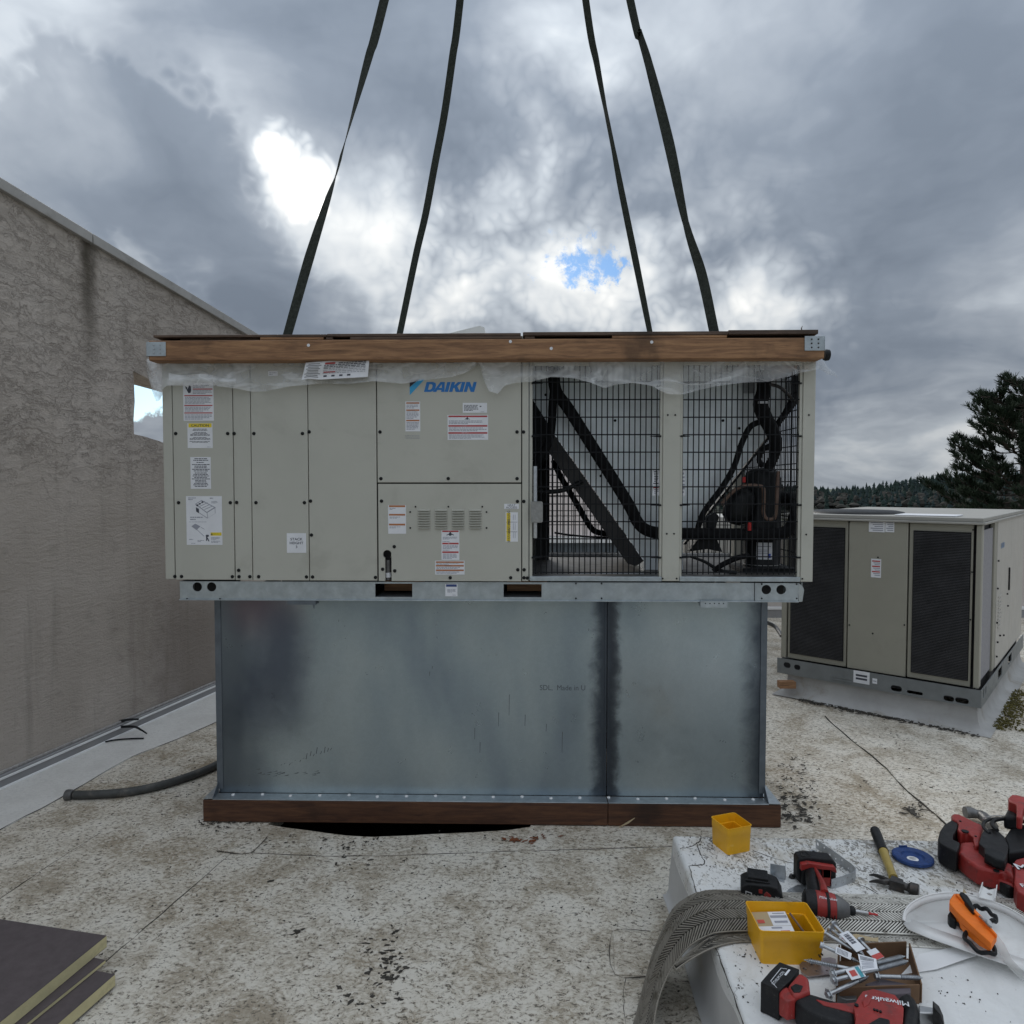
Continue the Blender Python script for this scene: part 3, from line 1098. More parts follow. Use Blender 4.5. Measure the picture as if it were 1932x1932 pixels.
# ------------------------------------------------------------------ pine at the right edge
TY = 24.0
tb_ = at(1945, 700, TY)
tree = thing('pine_tree', 'large dark pine with tufted upturned branches behind the smaller grey unit', 'tree', Matrix.Translation((tb_.x, TY, -8)))
m_bark = mat('pine_bark', (0.06, 0.045, 0.035), 0.9, var=0.3, scale=4, bump=0.4, bscale=12)
mb = MB()
ztop = at(1930, 722, TY).z
mb.tube([(tb_.x + .1, TY, -8), (tb_.x, TY, -4), (tb_.x + .05, TY + .1, 0), (tb_.x - .1, TY, 3), (tb_.x - .2, TY, ztop)], [.38, .32, .24, .14, .03], 10, smooth=4)
build('trunk', mb, m_bark, tree)
rnd = random.Random(21)
tuft = MB()
limb = MB()
m_need = [mat('pine_needles', (0.026, 0.040, 0.024), 0.75, var=0.4, scale=1.5, spec=0.15), mat('pine_needles_light', (0.046, 0.062, 0.040), 0.75, var=0.35, scale=1.5, spec=0.15)]


def add_tuft(c, d, s):
    d = d.normalized()
    u = d.orthogonal().normalized()
    w = d.cross(u)
    tuft.mi = 0 if rnd.random() < 0.6 else 1
    for k in range(26):
        a = rnd.random() * 6.283
        sp_ = rnd.uniform(0.2, 0.95)
        dirn = (d + (u * math.cos(a) + w * math.sin(a)) * sp_).normalized()
        L = s * rnd.uniform(0.6, 1.0)
        side = dirn.cross(Vector((rnd.uniform(-1, 1), rnd.uniform(-1, 1), rnd.uniform(-1, 1)))).normalized() * s * 0.055
        b = c + d * s * rnd.uniform(-0.5, 0.35)
        tuft.add([b - side, b + side, b + dirn * L + side * .35, b + dirn * L - side * .35], [(0, 1, 2, 3)])


def crown_r(z):
    for (za_, ra_), (zb_, rb_) in zip(PR, PR[1:]):
        if za_ <= z <= zb_:
            return ra_ + (rb_ - ra_) * (z - za_) / (zb_ - za_)
    return .4


PR = [(-9, 2.8), (-1, 3.1), (1.4, 2.75), (3.2, 2.1), (4.2, 1.5), (4.9, .95), (5.4, .4), (7, .25)]
for i in range(112):
    f = (i + 0.5) / 112
    z = -5.0 + (ztop + 5.0) * f ** 0.85
    hrel = (z + 5.0) / (ztop + 5.0)
    maxr = crown_r(z)
    a = i * 2.4 + rnd.uniform(-.4, .4)
    Lr = maxr * rnd.uniform(0.60, 1.10)
    base = Vector((tb_.x - .1 * hrel, TY, z))
    out_ = Vector((math.cos(a), math.sin(a), 0))
    rise = rnd.uniform(0.12, 0.38) * Lr
    pts = [base, base + out_ * Lr * .4 + Vector((0, 0, -.03 * Lr)), base + out_ * Lr * .75 + Vector((0, 0, rise * .45)), base + out_ * Lr + Vector((0, 0, rise))]
    limb.tube(pts, [.06 * (1.2 - hrel), .045 * (1.2 - hrel), .03, .012], 5, smooth=3)
    nsub = max(4, int(Lr * 8.5))
    for k in range(nsub):
        t = 0.25 + 0.75 * (k + rnd.random()) / nsub
        j = min(2, int(t * 3))
        p = pts[j].lerp(pts[j + 1], t * 3 - j)
        sa = a + rnd.choice((-1, 1)) * rnd.uniform(.5, 1.3)
        sd = Vector((math.cos(sa), math.sin(sa), rnd.uniform(0.1, 0.6)))
        sl2 = rnd.uniform(.2, .75) * (1.15 - t * .5) * min(1.0, Lr)
        q = p + sd * sl2
        limb.tube([p, p.lerp(q, .5) + Vector((0, 0, -.03)), q], [.02, .014, .008], 4)
        for m_ in range(3 if sl2 > .35 else 2):
            pp_ = p.lerp(q, 0.45 + 0.55 * (m_ + 1) / 3) + Vector((rnd.uniform(-.1, .1), rnd.uniform(-.1, .1), rnd.uniform(0, .14)))
            add_tuft(pp_, Vector((sd.x * .5, sd.y * .5, rnd.uniform(.5, 1.0))), rnd.uniform(.17, .28))
    add_tuft(pts[3], Vector((out_.x * .4, out_.y * .4, 1)), .26)
for k in range(6):
    add_tuft(Vector((tb_.x - .2 + rnd.uniform(-.12, .12), TY, ztop - k * .12)), Vector((rnd.uniform(-.4, .4), 0, 1)), .25)
build('branches', limb, m_bark, tree)
build('crown', tuft, m_need, tree, recalc=False)

# ------------------------------------------------------------------ second packaged unit on its white curb
C2 = Vector((at(1851, 1337, 4.45).x, 4.45, 0))
zb2 = at(1851, 1337, 4.45).z
M2 = Matrix.Translation((C2.x, C2.y, zb2)) @ Matrix(((-0.746, 0.666, 0, 0), (0.666, 0.746, 0, 0), (0, 0, 1, 0), (0, 0, 0, 1)))
# frame: x = along the front, going left and away; y = along the side, going right and away (mirrored frame, so build with it carefully)
M2I = M2.inverted()


def F2(x, y):
    """photo pixel on the front face of the second unit -> (along, height)"""
    o = M2I @ CAM
    r = M2I.to_3x3() @ ray(x, y)
    p = o + r * ((0 - o.y) / r.y)
    return p.x, p.z


u2 = thing('rooftop_unit', 'smaller grey green rooftop unit with two dark coils on the white curb at right', 'air conditioner', Matrix.Translation((C2.x, C2.y, zb2)))
L2 = F2(1467, 1200)[0]
H2 = F2(1851, 978)[1]
RH = F2(1848, 1303)[1]
DEP = 2.3


def b2(mb, x0, x1, y0, y1, z0, z1):
    mb.box(x0, x1, y0, y1, z0, z1, M2)
    return mb


m_rail2 = mat('dull_rail_steel', (0.20, 0.215, 0.22), 0.5, 0.4, var=0.12, scale=10)
mb = MB()
holes = []
for (x, y, w, h) in ((1485, 1255, 13, 12), (1504, 1259, 12, 11), (1691, 1299, 21, 11), (1726, 1307, 30, 6), (1790, 1318, 20, 10), (1815, 1322, 26, 10)):
    a0, c0 = F2(x - w / 2, y)
    a1, c1 = F2(x + w / 2, y)
    zc = (c0 + c1) / 2
    hh = h / 2 / 1313 * 4.7
    holes.append(rrect(min(a0, a1), max(a0, a1), zc - hh, zc + hh, hh * .9, 4))
mb.plate([rect(0, L2, 0, RH)] + holes, lambda a, b, t: M2 @ Vector((a, t, b)), 0.0, 0.006)
build('base_rail', mb, m_rail2, u2)
mb = MB()
side_holes = [rrect(.07, .12, .045, .11, .02), rrect(.16, .2, .05, .11, .02), rrect(.75, .95, .03, .1, .006), rrect(1.3, 1.5, .03, .1, .006)]
mb.plate([rect(0.007, DEP, 0, RH)] + side_holes, lambda a, b, t: M2 @ Vector((t, a, b)), 0.0, 0.006)
build('base_rail', mb, m_rail2, u2)
mb = MB()
b2(mb, .05, L2 - .01, .06, DEP, 0.02, RH - .01)
build('base_core', mb, m_dark, u2)
# stamped ribs and the two paper tags on the rail
def tag2(pxr, name, mats, lines=2):
    x0, y0, x1, y1 = pxr
    a0, c0 = F2(x0, y1)
    a1, c1 = F2(x1, y0)
    mb = MB()
    zc = F2((x0 + x1) / 2, (y0 + y1) / 2)[1]
    hh = (y1 - y0) / 2 / 1313 * 4.8
    b2(mb, min(a0, a1), max(a0, a1), -0.002, -0.0005, zc - hh, zc + hh)
    mb.mi = 1
    wid = abs(a1 - a0)
    lo_ = min(a0, a1)
    for k in range(lines):
        zz = zc + hh * (0.55 - 1.1 * (k + .5) / lines)
        b2(mb, lo_ + wid * .15, lo_ + wid * .85, -0.0026, -0.0021, zz - hh * .16, zz + hh * .16)
    return build(name, mb, mats, u2)


mb = MB()
for (xa_, xb_, yy) in ((1567, 1610, 1279), (1567, 1610, 1284)):
    a0, c0 = F2(xa_, yy)
    a1, c1 = F2(xb_, yy)
    b2(mb, a1, a0, -.004, 0.0, (c0 + c1) / 2 - .006, (c0 + c1) / 2 + .006)
build('stamped_rib', mb, m_rail2, u2, bevel=.002)
tag2((1610, 1266, 1641, 1290), 'paper_tag', [m_white, m_ink], 2)
tag2((1646, 1280, 1655, 1290), 'paper_tag', [m_white, m_ink2], 1)
# cabinet: corner posts, centre panel, coils
zc0, zc1 = RH + .004, H2 - .045


def xs2(x, y=1150):
    return F2(x, y)[0]


def pan2(x0, x1, y0, y1, z0, z1, name, m, bev=.004):
    mb = MB()
    b2(mb, x0, x1, y0, y1, z0, z1)
    return build(name, mb, m, u2, bevel=bev)


e = .02
pan2(e, xs2(1838), e, e + .06, zc0, zc1, 'corner_post', m_paint2)
pan2(xs2(1832), xs2(1711), e + .012, e + .03, zc0, zc1, 'coil_frame', m_paint2)
pan2(xs2(1709), xs2(1598), e + .0, e + .03, zc0, zc1, 'front_panel', m_paint2)
pan2(xs2(1595.5), xs2(1484), e + .012, e + .03, zc0, zc1, 'coil_frame', m_paint2)
pan2(xs2(1482), L2 - e, e, e + .06, zc0, zc1, 'corner_post', m_paint2)
m_fins = mat('coil_fin_edges', (0.048, 0.048, 0.052), .5, .3, var=.35, scale=7, dirt=(.03, .03, .03, .6), dscale=9)
for (xa_, xb_) in ((1828, 1719), (1590, 1489)):
    x0, x1 = xs2(xa_), xs2(xb_)
    mb = MB()
    b2(mb, x0, x1, e + .004, e + .0115, zc0 + .04, zc1 - .05)
    co_ = build('condenser_coil', mb, m_coil, u2)
    mb = MB()
    nf = 92
    for k in range(nf):
        z0 = zc0 + .045 + (zc1 - .1 - zc0) * k / nf
        b2(mb, x0 + .004, x1 - .004, e + .0005, e + .0039, z0, z0 + .0055)
    build('coil_fins', mb, m_fins, co_, kind='stuff')
# right side: coil, post and pale panels
pan2(e, e + .012, e + .061, .10, zc0, zc1, 'side_post', m_paint3)
mb = MB()
b2(mb, e + .012, e + .02, .101, .58, zc0 + .02, zc1 - .04)
co_ = build('condenser_coil', mb, mat('lilac_side_coil', (0.26, 0.255, 0.275), 0.6, var=0.15, scale=60), u2)
pan2(e, e + .03, .585, .70, zc0, zc1, 'side_post', m_paint2)
pan2(e - .004, e + .03, .705, 1.45, zc0, zc1, 'side_panel', m_paint3)
pan2(e - .004, e + .03, 1.455, DEP - .02, zc0, zc1, 'side_panel', m_paint3)
mb = MB()
b2(mb, .055, L2 - .05, .09, DEP - .03, zc0, zc1)
build('cabinet_core', mb, m_dark, u2)
mb = MB()
b2(mb, 0.0, L2, 0.0, DEP, zc1 + .002, zc1 + .018)
b2(mb, 0.012, L2 - .012, 0.012, DEP - .01, zc1 + .0185, H2)
build('top_cover', mb, mat('top_cover_paint', (0.33, 0.32, 0.29), 0.5, var=0.06), u2, bevel=.004)
mb = MB()
for (cx, cy) in ((L2 - .42, .45), ):
    mb.lathe([(.34, 0.0), (.33, .012), (.28, .022), (0.02, .028)], M2 @ Vector((cx, cy, H2)), (0, 0, 1), 28)
build('fan_guard', mb, m_black, u2)
mb = MB()
b2(mb, L2 * .14, L2 * .42, .12, .4, H2 + .001, H2 + .008)
build('top_streak', mb, m_white, u2, bevel=.01)  # thin white plate laid on for the pale streak along the top
# labels on the centre panel
def lab2(pxr, lines, heads=0):
    x0, y0, x1, y1 = pxr
    a0, a1 = F2(x0, (y0 + y1) / 2)[0], F2(x1, (y0 + y1) / 2)[0]
    zm = F2((x0 + x1) / 2, (y0 + y1) / 2)[1]
    hh = (y1 - y0) / 2 / 1313 * 4.95
    lo_, hi_ = min(a0, a1), max(a0, a1)
    mb = MB()
    b2(mb, lo_, hi_, e - .002, e - .0005, zm - hh, zm + hh)
    w = hi_ - lo_
    for k in range(lines):
        zz = zm + hh * (0.85 - 1.7 * (k + .5) / lines)
        hd = heads and k % max(1, lines // heads) == 0
        mb.mi = 2 if hd else 1
        t = hh * (.6 if hd else .4) / lines
        b2(mb, lo_ + w * .1, hi_ - w * (.1 if hd else .12 + .12 * (k % 3)), e - .0026, e - .0021, zz - t, zz + t)
    build('warning_label', mb, [m_white, m_ink2, m_redink], u2)


lab2((1638, 983, 1668, 1004), 5)
lab2((1669, 983, 1686, 1004), 5)
lab2((1642, 1055, 1661, 1090), 9, 3)
sc2 = MB()
sc2.lathe([(.006, 0), (.005, .003)], (0, 0, 0), (0, 0, 1), 8)
pts2 = [(1655, 1052), (1645, 1196), (1601, 1180), (1601, 985), (1712, 985), (1705, 1180), (1835, 1000), (1833, 1080), (1830, 1170), (1598, 1262), (1838, 1300), (1466, 1245)]
first = None
Rf = M2.to_3x3() @ Matrix(((1, 0, 0), (0, 0, -1), (0, 1, 0)))
for (x, y) in pts2:
    a0, c0 = F2(x, y)
    Mx = Matrix.Translation(M2 @ Vector((a0, e - .001, c0))) @ Vector((0, 0, 1)).rotation_difference(M2.to_3x3() @ Vector((0, -1, 0))).to_matrix().to_4x4()
    if first is None:
        first = build('screw', sc2, m_black, u2, frame=ID)
        first.matrix_local = WM[u2.name].inverted() @ Mx
        first.data.transform(WM[u2.name])
    else:
        copies(first, u2, [Mx])
mb = MB()
b2(mb, .006, .016, 1.32, 1.345, .62, .80)
build('door_latch', mb, m_tool, u2, bevel=.004)
for (yy, zz) in ((.72, .9), (.72, .7), (.73, .45), (.78, .3), (1.3, .5), (.9, .33), (1.1, .3), (1.25, .6), (.75, .2)):
    mb = MB()
    mb.cbox(M2 @ Vector((.014, yy, zz)), (.012, .012, .012))
    build('panel_screw', mb, m_black, u2)
mb = MB()
for k in range(9):
    b2(mb, .011, .018, .78, .95, .40 + .028 * k, .413 + .028 * k)
build('vent_louvers', mb, m_paint3, u2)
mb = MB()
mb.text('DAIKIN', .055, M2 @ Matrix(((0, 0, -1, .0148), (1, 0, 0, .95), (0, 1, 0, .98), (0, 0, 0, 1))), shear=.2, bold=.03)
build('blue_lettering', mb, flat('faded_blue_lettering', (.16, .26, .42), .5), u2)

cb2 = thing('roof_curb', 'white membrane curb with flared skirt carrying the smaller unit', 'curb', Matrix.Translation((C2.x, C2.y, 0)))
mb = MB()
prof = [(0.024, zb2 - .004), (0.022, zb2 * .7), (0.016, zb2 * .42), (.0, zb2 * .2), (-.025, 0.022), (-.05, .010), (-.065, 0.007)]
rings = []
for (o_, z_) in prof:
    k = 0.05 if o_ < 0 else 0
    rings.append([(o_, o_), (L2 - o_ - .05, o_), (L2 - o_ - .05, DEP - o_), (o_, DEP - o_)])
vv, ff = [], []
nseg = 20
for (rg, (o_, z_)) in zip(rings, prof):
    for s_ in range(4):
        p, q = Vector(rg[s_]), Vector(rg[(s_ + 1) % 4])
        for t in range(nseg):
            c2 = p.lerp(q, t / nseg)
            wob = mnoise.noise((c2.x * 3, c2.y * 3, z_ * 5)) * (.012 if z_ < zb2 * .5 else .003)
            w_ = M2 @ Vector((c2.x, c2.y, 0))
            vv.append((w_.x + wob, w_.y + wob, z_ + (wob * .3 if z_ > .05 else 0)))
m4 = nseg * 4
for i in range(len(prof) - 1):
    for k in range(m4):
        k2 = (k + 1) % m4
        ff.append((i * m4 + k, i * m4 + k2, (i + 1) * m4 + k2, (i + 1) * m4 + k))
mb.add(vv, ff)
build('skirt', mb, m_curb2, cb2, smooth=60)
mb = MB()
wb = on(1484, 1291, .10)
mb.cbox((wb.x, wb.y, .10), (.12, .06, .05))
build('timber_block', mb, m_wood, label='short orange brown timber block poking out behind the white curb', cat='block')
# moss and grime along the curb foot
mb = MB()
rnd = random.Random(5)
m_moss = mat('moss', (0.085, 0.072, 0.012), 0.95, var=0.5, scale=20)
for i in range(700):
    t = rnd.random()
    p = M2 @ Vector((rnd.gauss(-.07, .06), .15 + t * 1.2, 0))
    s = rnd.uniform(.003, .012)
    pts = [Vector((p.x + math.cos(a) * s * rnd.uniform(.5, 1.2), p.y + math.sin(a) * s * rnd.uniform(.5, 1.2), .012 + rnd.uniform(0, .006))) for a in (0, 1.2, 2.4, 3.6, 4.9)]
    mb.slab(pts, .006)
build('moss_patches', mb, m_moss, kind='stuff')
mb = MB()
for i in range(420):
    t = rnd.random() ** .8
    p = M2 @ Vector((t * L2 * .85, rnd.gauss(-.055, .035), 0))
    s = rnd.uniform(.002, .011)
    pts = [Vector((p.x + math.cos(a) * s * 1.6 * rnd.uniform(.5, 1.2), p.y + math.sin(a) * s * rnd.uniform(.5, 1.2), .011 + rnd.uniform(0, .004))) for a in (0, 1.2, 2.4, 3.6, 4.9)]
    mb.slab(pts, .003)
build('grit', mb, m_seam, kind='stuff')
# grey hose lying behind the tall curb
mb = MB()
mb.tube([at(1440, 1172, 7.0), at(1462, 1182, 7.0), at(1475, 1200, 6.8)], .02, 8, smooth=4)
build('hose', mb, m_toolg, label='thin grey hose on the roof just right of the tall steel curb', cat='hose')

# ------------------------------------------------------------------ steel curb and its timber base
CY = 0.105                       # depth of the curb's front sheet in the unit frame
CB0 = 0.112
cxa, cxb = UL(412, 1300, CY).x, UL(1442, 1300, CY).x
cz1 = UL(950, 1131, CY).z
cseam = UL(1145, 1300, CY).x
tbase = thing('curb_timbers', 'dark wet timbers under the tall galvanised curb', 'timber', MU @ Matrix.Translation((0, wood_y, 0)))
wxa, wxb = UL(383, 1535, wood_y).x, UL(1474, 1540, wood_y).x


def ub(name, x0, x1, y0, y1, z0, z1, m, par, bev=0.003, **k):
    mb = MB()
    mb.box(x0, x1, y0, y1, z0, z1)
    return build(name, mb, m, par, MU, bevel=bev, **k)


wj = UL(1147, 1540, wood_y).x
ub('board', wxa, wj - .001, wood_y, wood_y + .085, 0.004, 0.108, m_wood3, tbase)
ub('board', wj + .001, wxb, wood_y + .002, wood_y + .085, 0.002, 0.107, m_wood3, tbase)
ub('board', wxa + .002, wxa + .087, wood_y + .0855, 1.0, 0.004, 0.1075, m_wood3, tbase)
ub('board', wxb - .087, wxb - .002, wood_y + .0855, 1.0, 0.004, 0.1075, m_wood3, tbase)
ub('board', wxa + .004, wxb - .004, 1.001, 1.08, 0.004, 0.1075, m_wood3, tbase)
mb = MB()
sp_ = UL(1180, 1552, wood_y - .01)
mb.tube([UL(1166, 1562, wood_y - .004), UL(1185, 1552, wood_y - .02), UL(1198, 1543, wood_y - .012)], [.002, .005, .001], 5)
build('splinter', mb, m_card2, tbase, MU)


def curb_mat():
    m = bpy.data.materials.new('stained_galvanised_sheet')
    m.use_nodes = True
    h = NG(m.node_tree)
    bs = m.node_tree.nodes['Principled BSDF']
    co = h.n('ShaderNodeTexCoord').outputs['Object']
    sp = h.n('ShaderNodeSeparateXYZ')
    h.link(co, sp.inputs[0])
    X, Z = sp.outputs[0], sp.outputs[2]
    mp = h.n('ShaderNodeMapping')
    mp.inputs['Scale'].default_value = (1.6, 1, 0.55)
    h.link(co, mp.inputs[0])
    cl = h.noise(mp.outputs[0], 1.5, 3, 0.5, 0.3)
    md = h.noise(co, 9, 7, 0.65, 0.4)
    c = h.ramp(cl, [(0.28, (0.225, 0.28, 0.33)), (0.42, (0.315, 0.38, 0.415)), (0.56, (0.395, 0.46, 0.48)), (0.75, (0.45, 0.51, 0.52))])
    sg = h.noise(co, 160, 3, 0.6)
    c = h.mix(h.mapr(sg, 0.3, 0.7, 0, 0.14), c, (0.22, 0.24, 0.26))

    def band(x0, w0, w1, amt, wob=0.10, src=None):
        d = h.math('ABSOLUTE', h.math('ADD', h.math('SUBTRACT', X, x0), h.math('MULTIPLY', h.math('SUBTRACT', src or md, 0.5), wob)))
        f = h.mapr(d, w0, w1, amt, 0)
        return f
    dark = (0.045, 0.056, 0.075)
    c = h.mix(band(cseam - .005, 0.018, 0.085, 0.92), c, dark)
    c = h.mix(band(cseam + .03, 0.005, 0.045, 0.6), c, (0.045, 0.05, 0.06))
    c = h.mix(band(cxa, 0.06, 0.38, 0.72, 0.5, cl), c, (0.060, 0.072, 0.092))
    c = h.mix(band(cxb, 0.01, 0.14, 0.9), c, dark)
    # red reflection painted into the colour at upper left, dark bluish patch below it
    dl = h.vmath('DISTANCE', co, (UL(500, 1140, CY).x, CY, UL(500, 1140, CY).z))
    c = h.mix(h.mapr(dl, 0.0, 0.26, 0.62, 0), c, (0.22, 0.105, 0.115))
    cs = h.n('ShaderNodeMapping')
    cs.inputs['Scale'].default_value = (1, 1, 0.42)
    h.link(h.vmath('ADD', co, h.vmath('SCALE', h.vmath('SUBTRACT', h.noise(co, 2.2, 4, .55, 0, 1), (.5, .5, .5)), .34)), cs.inputs[0])
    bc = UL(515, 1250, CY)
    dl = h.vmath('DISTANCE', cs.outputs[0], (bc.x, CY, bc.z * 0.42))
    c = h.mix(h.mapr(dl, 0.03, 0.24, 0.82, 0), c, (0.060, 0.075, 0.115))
    # scuffs
    sm = h.n('ShaderNodeMapping')
    sm.inputs['Scale'].default_value = (9, 1, 2.2)
    h.link(co, sm.inputs[0])
    sc_ = h.noise(sm.outputs[0], 5.5, 7, 0.7, 0.2)
    c = h.mix(h.mapr(sc_, 0.66, 0.76, 0, 0.6), c, (0.12, 0.13, 0.14))
    h.link(c, bs.inputs['Base Color'])
    bs.inputs['Metallic'].default_value = 0.72
    h.link(h.mapr(md, 0.3, 0.7, 0.27, 0.40), bs.inputs['Roughness'])
    bp = h.n('ShaderNodeBump')
    bp.inputs['Strength'].default_value = 0.12
    bp.inputs['Distance'].default_value = 0.01
    h.link(h.noise(co, 2.6, 3, 0.5), bp.inputs['Height'])
    h.link(bp.outputs[0], bs.inputs['Normal'])
    return m


m_curb = curb_mat()
spangle(m_curb, 0.05, 55)
curb = thing('roof_curb', 'tall blue grey galvanised steel curb under the hanging unit with dark stained seam', 'curb', MU @ Matrix.Translation((0, CY, CB0)))
# let its materials be measured in the unit frame
WM[curb.name] = MU.copy()
curb.matrix_world = MU
CD = 0.98
ub('front_sheet', cxa, cseam - .0015, CY, CY + .004, CB0, cz1, m_curb, curb, 0.001)
ub('front_sheet', cseam + .0015, cxb, CY + .001, CY + .005, CB0, cz1 - .002, m_curb, curb, 0.001)
ub('seam_lip', cseam - .012, cseam - .0016, CY - .004, CY - .0005, CB0 + .004, cz1 - .004, m_curb, curb, 0.001)
ub('side_sheet', cxa - .004, cxa - .0005, CY + .006, CD, CB0, cz1, m_curb, curb, 0.001)
ub('side_sheet', cxb + .0005, cxb + .004, CY + .006, CD, CB0, cz1 - .004, m_curb, curb, 0.001)
ub('rear_sheet', cxa + .006, cxb - .006, CD - .006, CD - .002, CB0, cz1 - .004, m_curb, curb, 0.001)
ub('corner_lip', cxa - .012, cxa + .018, CY - .0035, CY - .0008, CB0 + .02, cz1 - .002, m_galv_d, curb, 0.001)
ub('corner_lip', cxb - .020, cxb + .010, CY - .0035, CY - .0008, CB0 + .02, cz1 - .002, m_galv_d, curb, 0.001)
ub('flange', cxa - .004, cseam - .002, wood_y + .002, CY - .0042, CB0 - .003, CB0 + .0005, m_galv, curb, 0.001)
ub('flange', cseam + .002, cxb + .004, wood_y + .003, CY - .0042, CB0 - .003, CB0, m_galv, curb, 0.001)
for sx, xe in ((-1, wxa), (1, wxb)):
    x_ = cxa if sx < 0 else cxb
    mb = MB()
    pts = [(x_ + sx * .0045, wood_y + .004, CB0 + .003), (xe - sx * .002, wood_y + .002, CB0 + .003), (xe - sx * .002, CD + .05, CB0 + .003), (x_ + sx * .0045, CD, CB0 + .003)]
    mb.slab(pts if sx > 0 else pts[::-1], .0025)
    build('flange', mb, m_galv, curb, MU)
    mb = MB()       # corner web, a small gusset where the flange turns up
    mb.slab([Vector((x_ + sx * .0052, CY - .002, CB0 + .0035)), Vector((x_ + sx * .0052, wood_y + .01, CB0 + .0035)), Vector((x_ + sx * .0052, CY - .002, CB0 + .06))], (sx * .002, 0, 0))
    build('gusset', mb, m_galv_d, curb, MU)
mb = MB()
mb.lathe([(.0085, 0), (.0075, .004), (.002, .006)], (0, 0, 0), (0, 0, 1), 8)
fs = None
for k in range(19):
    x = 440 + k * 54.5
    p = uw(UL(x, 1510, wood_y + .05).x, wood_y + .05 + .008 * math.sin(k * 2.1), CB0 + .0005)
    Mx = Matrix.Translation(p)
    if fs is None:
        fs = build('screw', mb, m_trim, curb, ID)
        fs.data.transform(WM[curb.name])
        fs.matrix_local = WM[curb.name].inverted() @ Mx
    else:
        copies(fs, curb, [Mx])
mb = MB()
tp = UL(1018, 1302, CY - .0012)
RX = Matrix(((1, 0, 0, 0), (0, 0, 1, 0), (0, 1, 0, 0), (0, 0, 0, 1)))     # text plane -> x,z plane facing the viewer
mb.text('SDL,  Made in U', 0.036, Matrix.Translation(tp) @ RX, center=False, wide=0.92)
build('stamped_lettering', mb, flat('faint_stamp', (0.10, 0.115, 0.13), 0.6), curb, MU, recalc=False)
mb = MB()
rnd = random.Random(4)
for k in range(15):            # row of dark rub marks low on the left
    x, y = 530 + k * 6.6 + rnd.uniform(-2, 2), 1447 - k * 2.2 + rnd.uniform(-3, 3)
    h_ = rnd.uniform(3, 13) if k > 6 else rnd.uniform(1, 5)
    a = UL(x, y, CY - .0006)
    mb.slab([a, a + Vector((.004, 0, .002)), a + Vector((.009, 0, h_ * .0026)), a + Vector((.006, 0, h_ * .0027))], (0, .0004, 0))
for k in range(26):
    x, y = rnd.uniform(480, 600), rnd.gauss(1460, 3)
    a = UL(x, y, CY - .0006)
    mb.slab([a, a + Vector((.022, 0, .003)), a + Vector((.02, 0, .006))], (0, .0004, 0))
for (x, y, h_) in [(895, 1395, 22), (905, 1420, 20), (940, 1370, 26), (960, 1350, 40), (990, 1370, 22), (1060, 1420, 40), (810, 1275, 8), (815, 1262, 5), (1110, 1190, 4), (1030, 1380, 14)]:
    a = UL(x, y, CY - .0006)
    mb.slab([a, a + Vector((.002, 0, 0)), a + Vector((.004, 0, h_ * .0025)), a + Vector((.001, 0, h_ * .0026))], (0, .0004, 0))
build('scuff_marks', mb, flat('dark_scuff', (0.10, 0.11, 0.12), 0.7), curb, MU, kind='stuff')

# ------------------------------------------------------------------ the hanging rooftop unit
UB = zl(1133)
unit = thing('rooftop_unit', 'large beige rooftop unit hanging from four straps above the steel curb', 'air conditioner', MU @ Matrix.Translation((0, 0, UB)))
UD = 1.05
X0, X1 = xl(308), xl(1534.5)
ZB, ZT = zl(1096), zl(642)
XC = xl(999)
# -- base rail with lifting holes and fork pockets
ra, rb = xl(333), xl(1524)
rj = xl(1428)


def hole_at(x, y, r=9):
    p = UL(x, y)
    return circ(p.x, p.z, r * 3.2 / 1313, 18)


def pxrect(x0, y0, x1, y1, d=0.0):
    a = UL(x0, y1, d)
    b = UL(x1, y0, d)
    return rect(a.x, b.x, a.z, b.z)


def FX(d):
    return lambda a, b, t: (a, d + t, b)


mb = MB()
RZ1 = zl(1099)
mb.plate([rect(ra, rj - .001, UB, RZ1), hole_at(370, 1108), hole_at(397, 1108), pxrect(707, 1102, 777, 1127), pxrect(950, 1103, 1022, 1127.5)], FX(0.012), 0, .004)
build('base_rail', mb, m_galv, unit, MU, bevel=.0008, seg=1)
mb = MB()
mb.plate([rect(rj + .001, xl(1511), UB + .001, RZ1), hole_at(1447, 1113), hole_at(1475, 1113)], FX(0.008), 0, .004)
build('base_rail_end', mb, m_galv, unit, MU, bevel=.0008, seg=1)
mb = MB()
mb.slab([Vector((xl(1512.5), .014, RZ1)), Vector((xl(1522), .02, RZ1 - .02)), Vector((xl(1524), .02, UB + .05)), Vector((xl(1521), .02, UB - .004)), Vector((xl(1513), .014, UB - .004)), Vector((xl(1511.5), .014, UB + .05))], (0, .01, 0))
build('rail_corner', mb, m_galv, unit, MU, bevel=.001)
ub('rail_lip', ra, xl(1511), 0.0, .0115, UB - .004, UB + .0005, m_galv, unit, .001)
ub('base_rail', ra, ra + .004, .0165, UD, UB, RZ1, m_galv, unit, .001)
ub('base_rail', xl(1521), xl(1523), .035, UD, UB, RZ1, m_galv, unit, .001)
ub('base_rail', ra + .005, xl(1520), UD - .004, UD, UB, RZ1, m_galv, unit, .001)
for (xa_, xb_) in ((707, 777), (950, 1022)):
    px0, px1 = xl(xa_), xl(xb_)
    ub('fork_pocket', px0 - .006, px1 + .006, .018, .26, zl(1127.5) - .008, zl(1127.5) - .001, m_galv_d, unit, 0)
    ub('pocket_block', px0 + .012, px1 + .03, .14, .20, zl(1127) + .008, zl(1103), m_wood, unit, .002)
    ub('pocket_back', px0 - .01, px1 + .05, .2605, .264, UB, RZ1, m_dark, unit, 0)
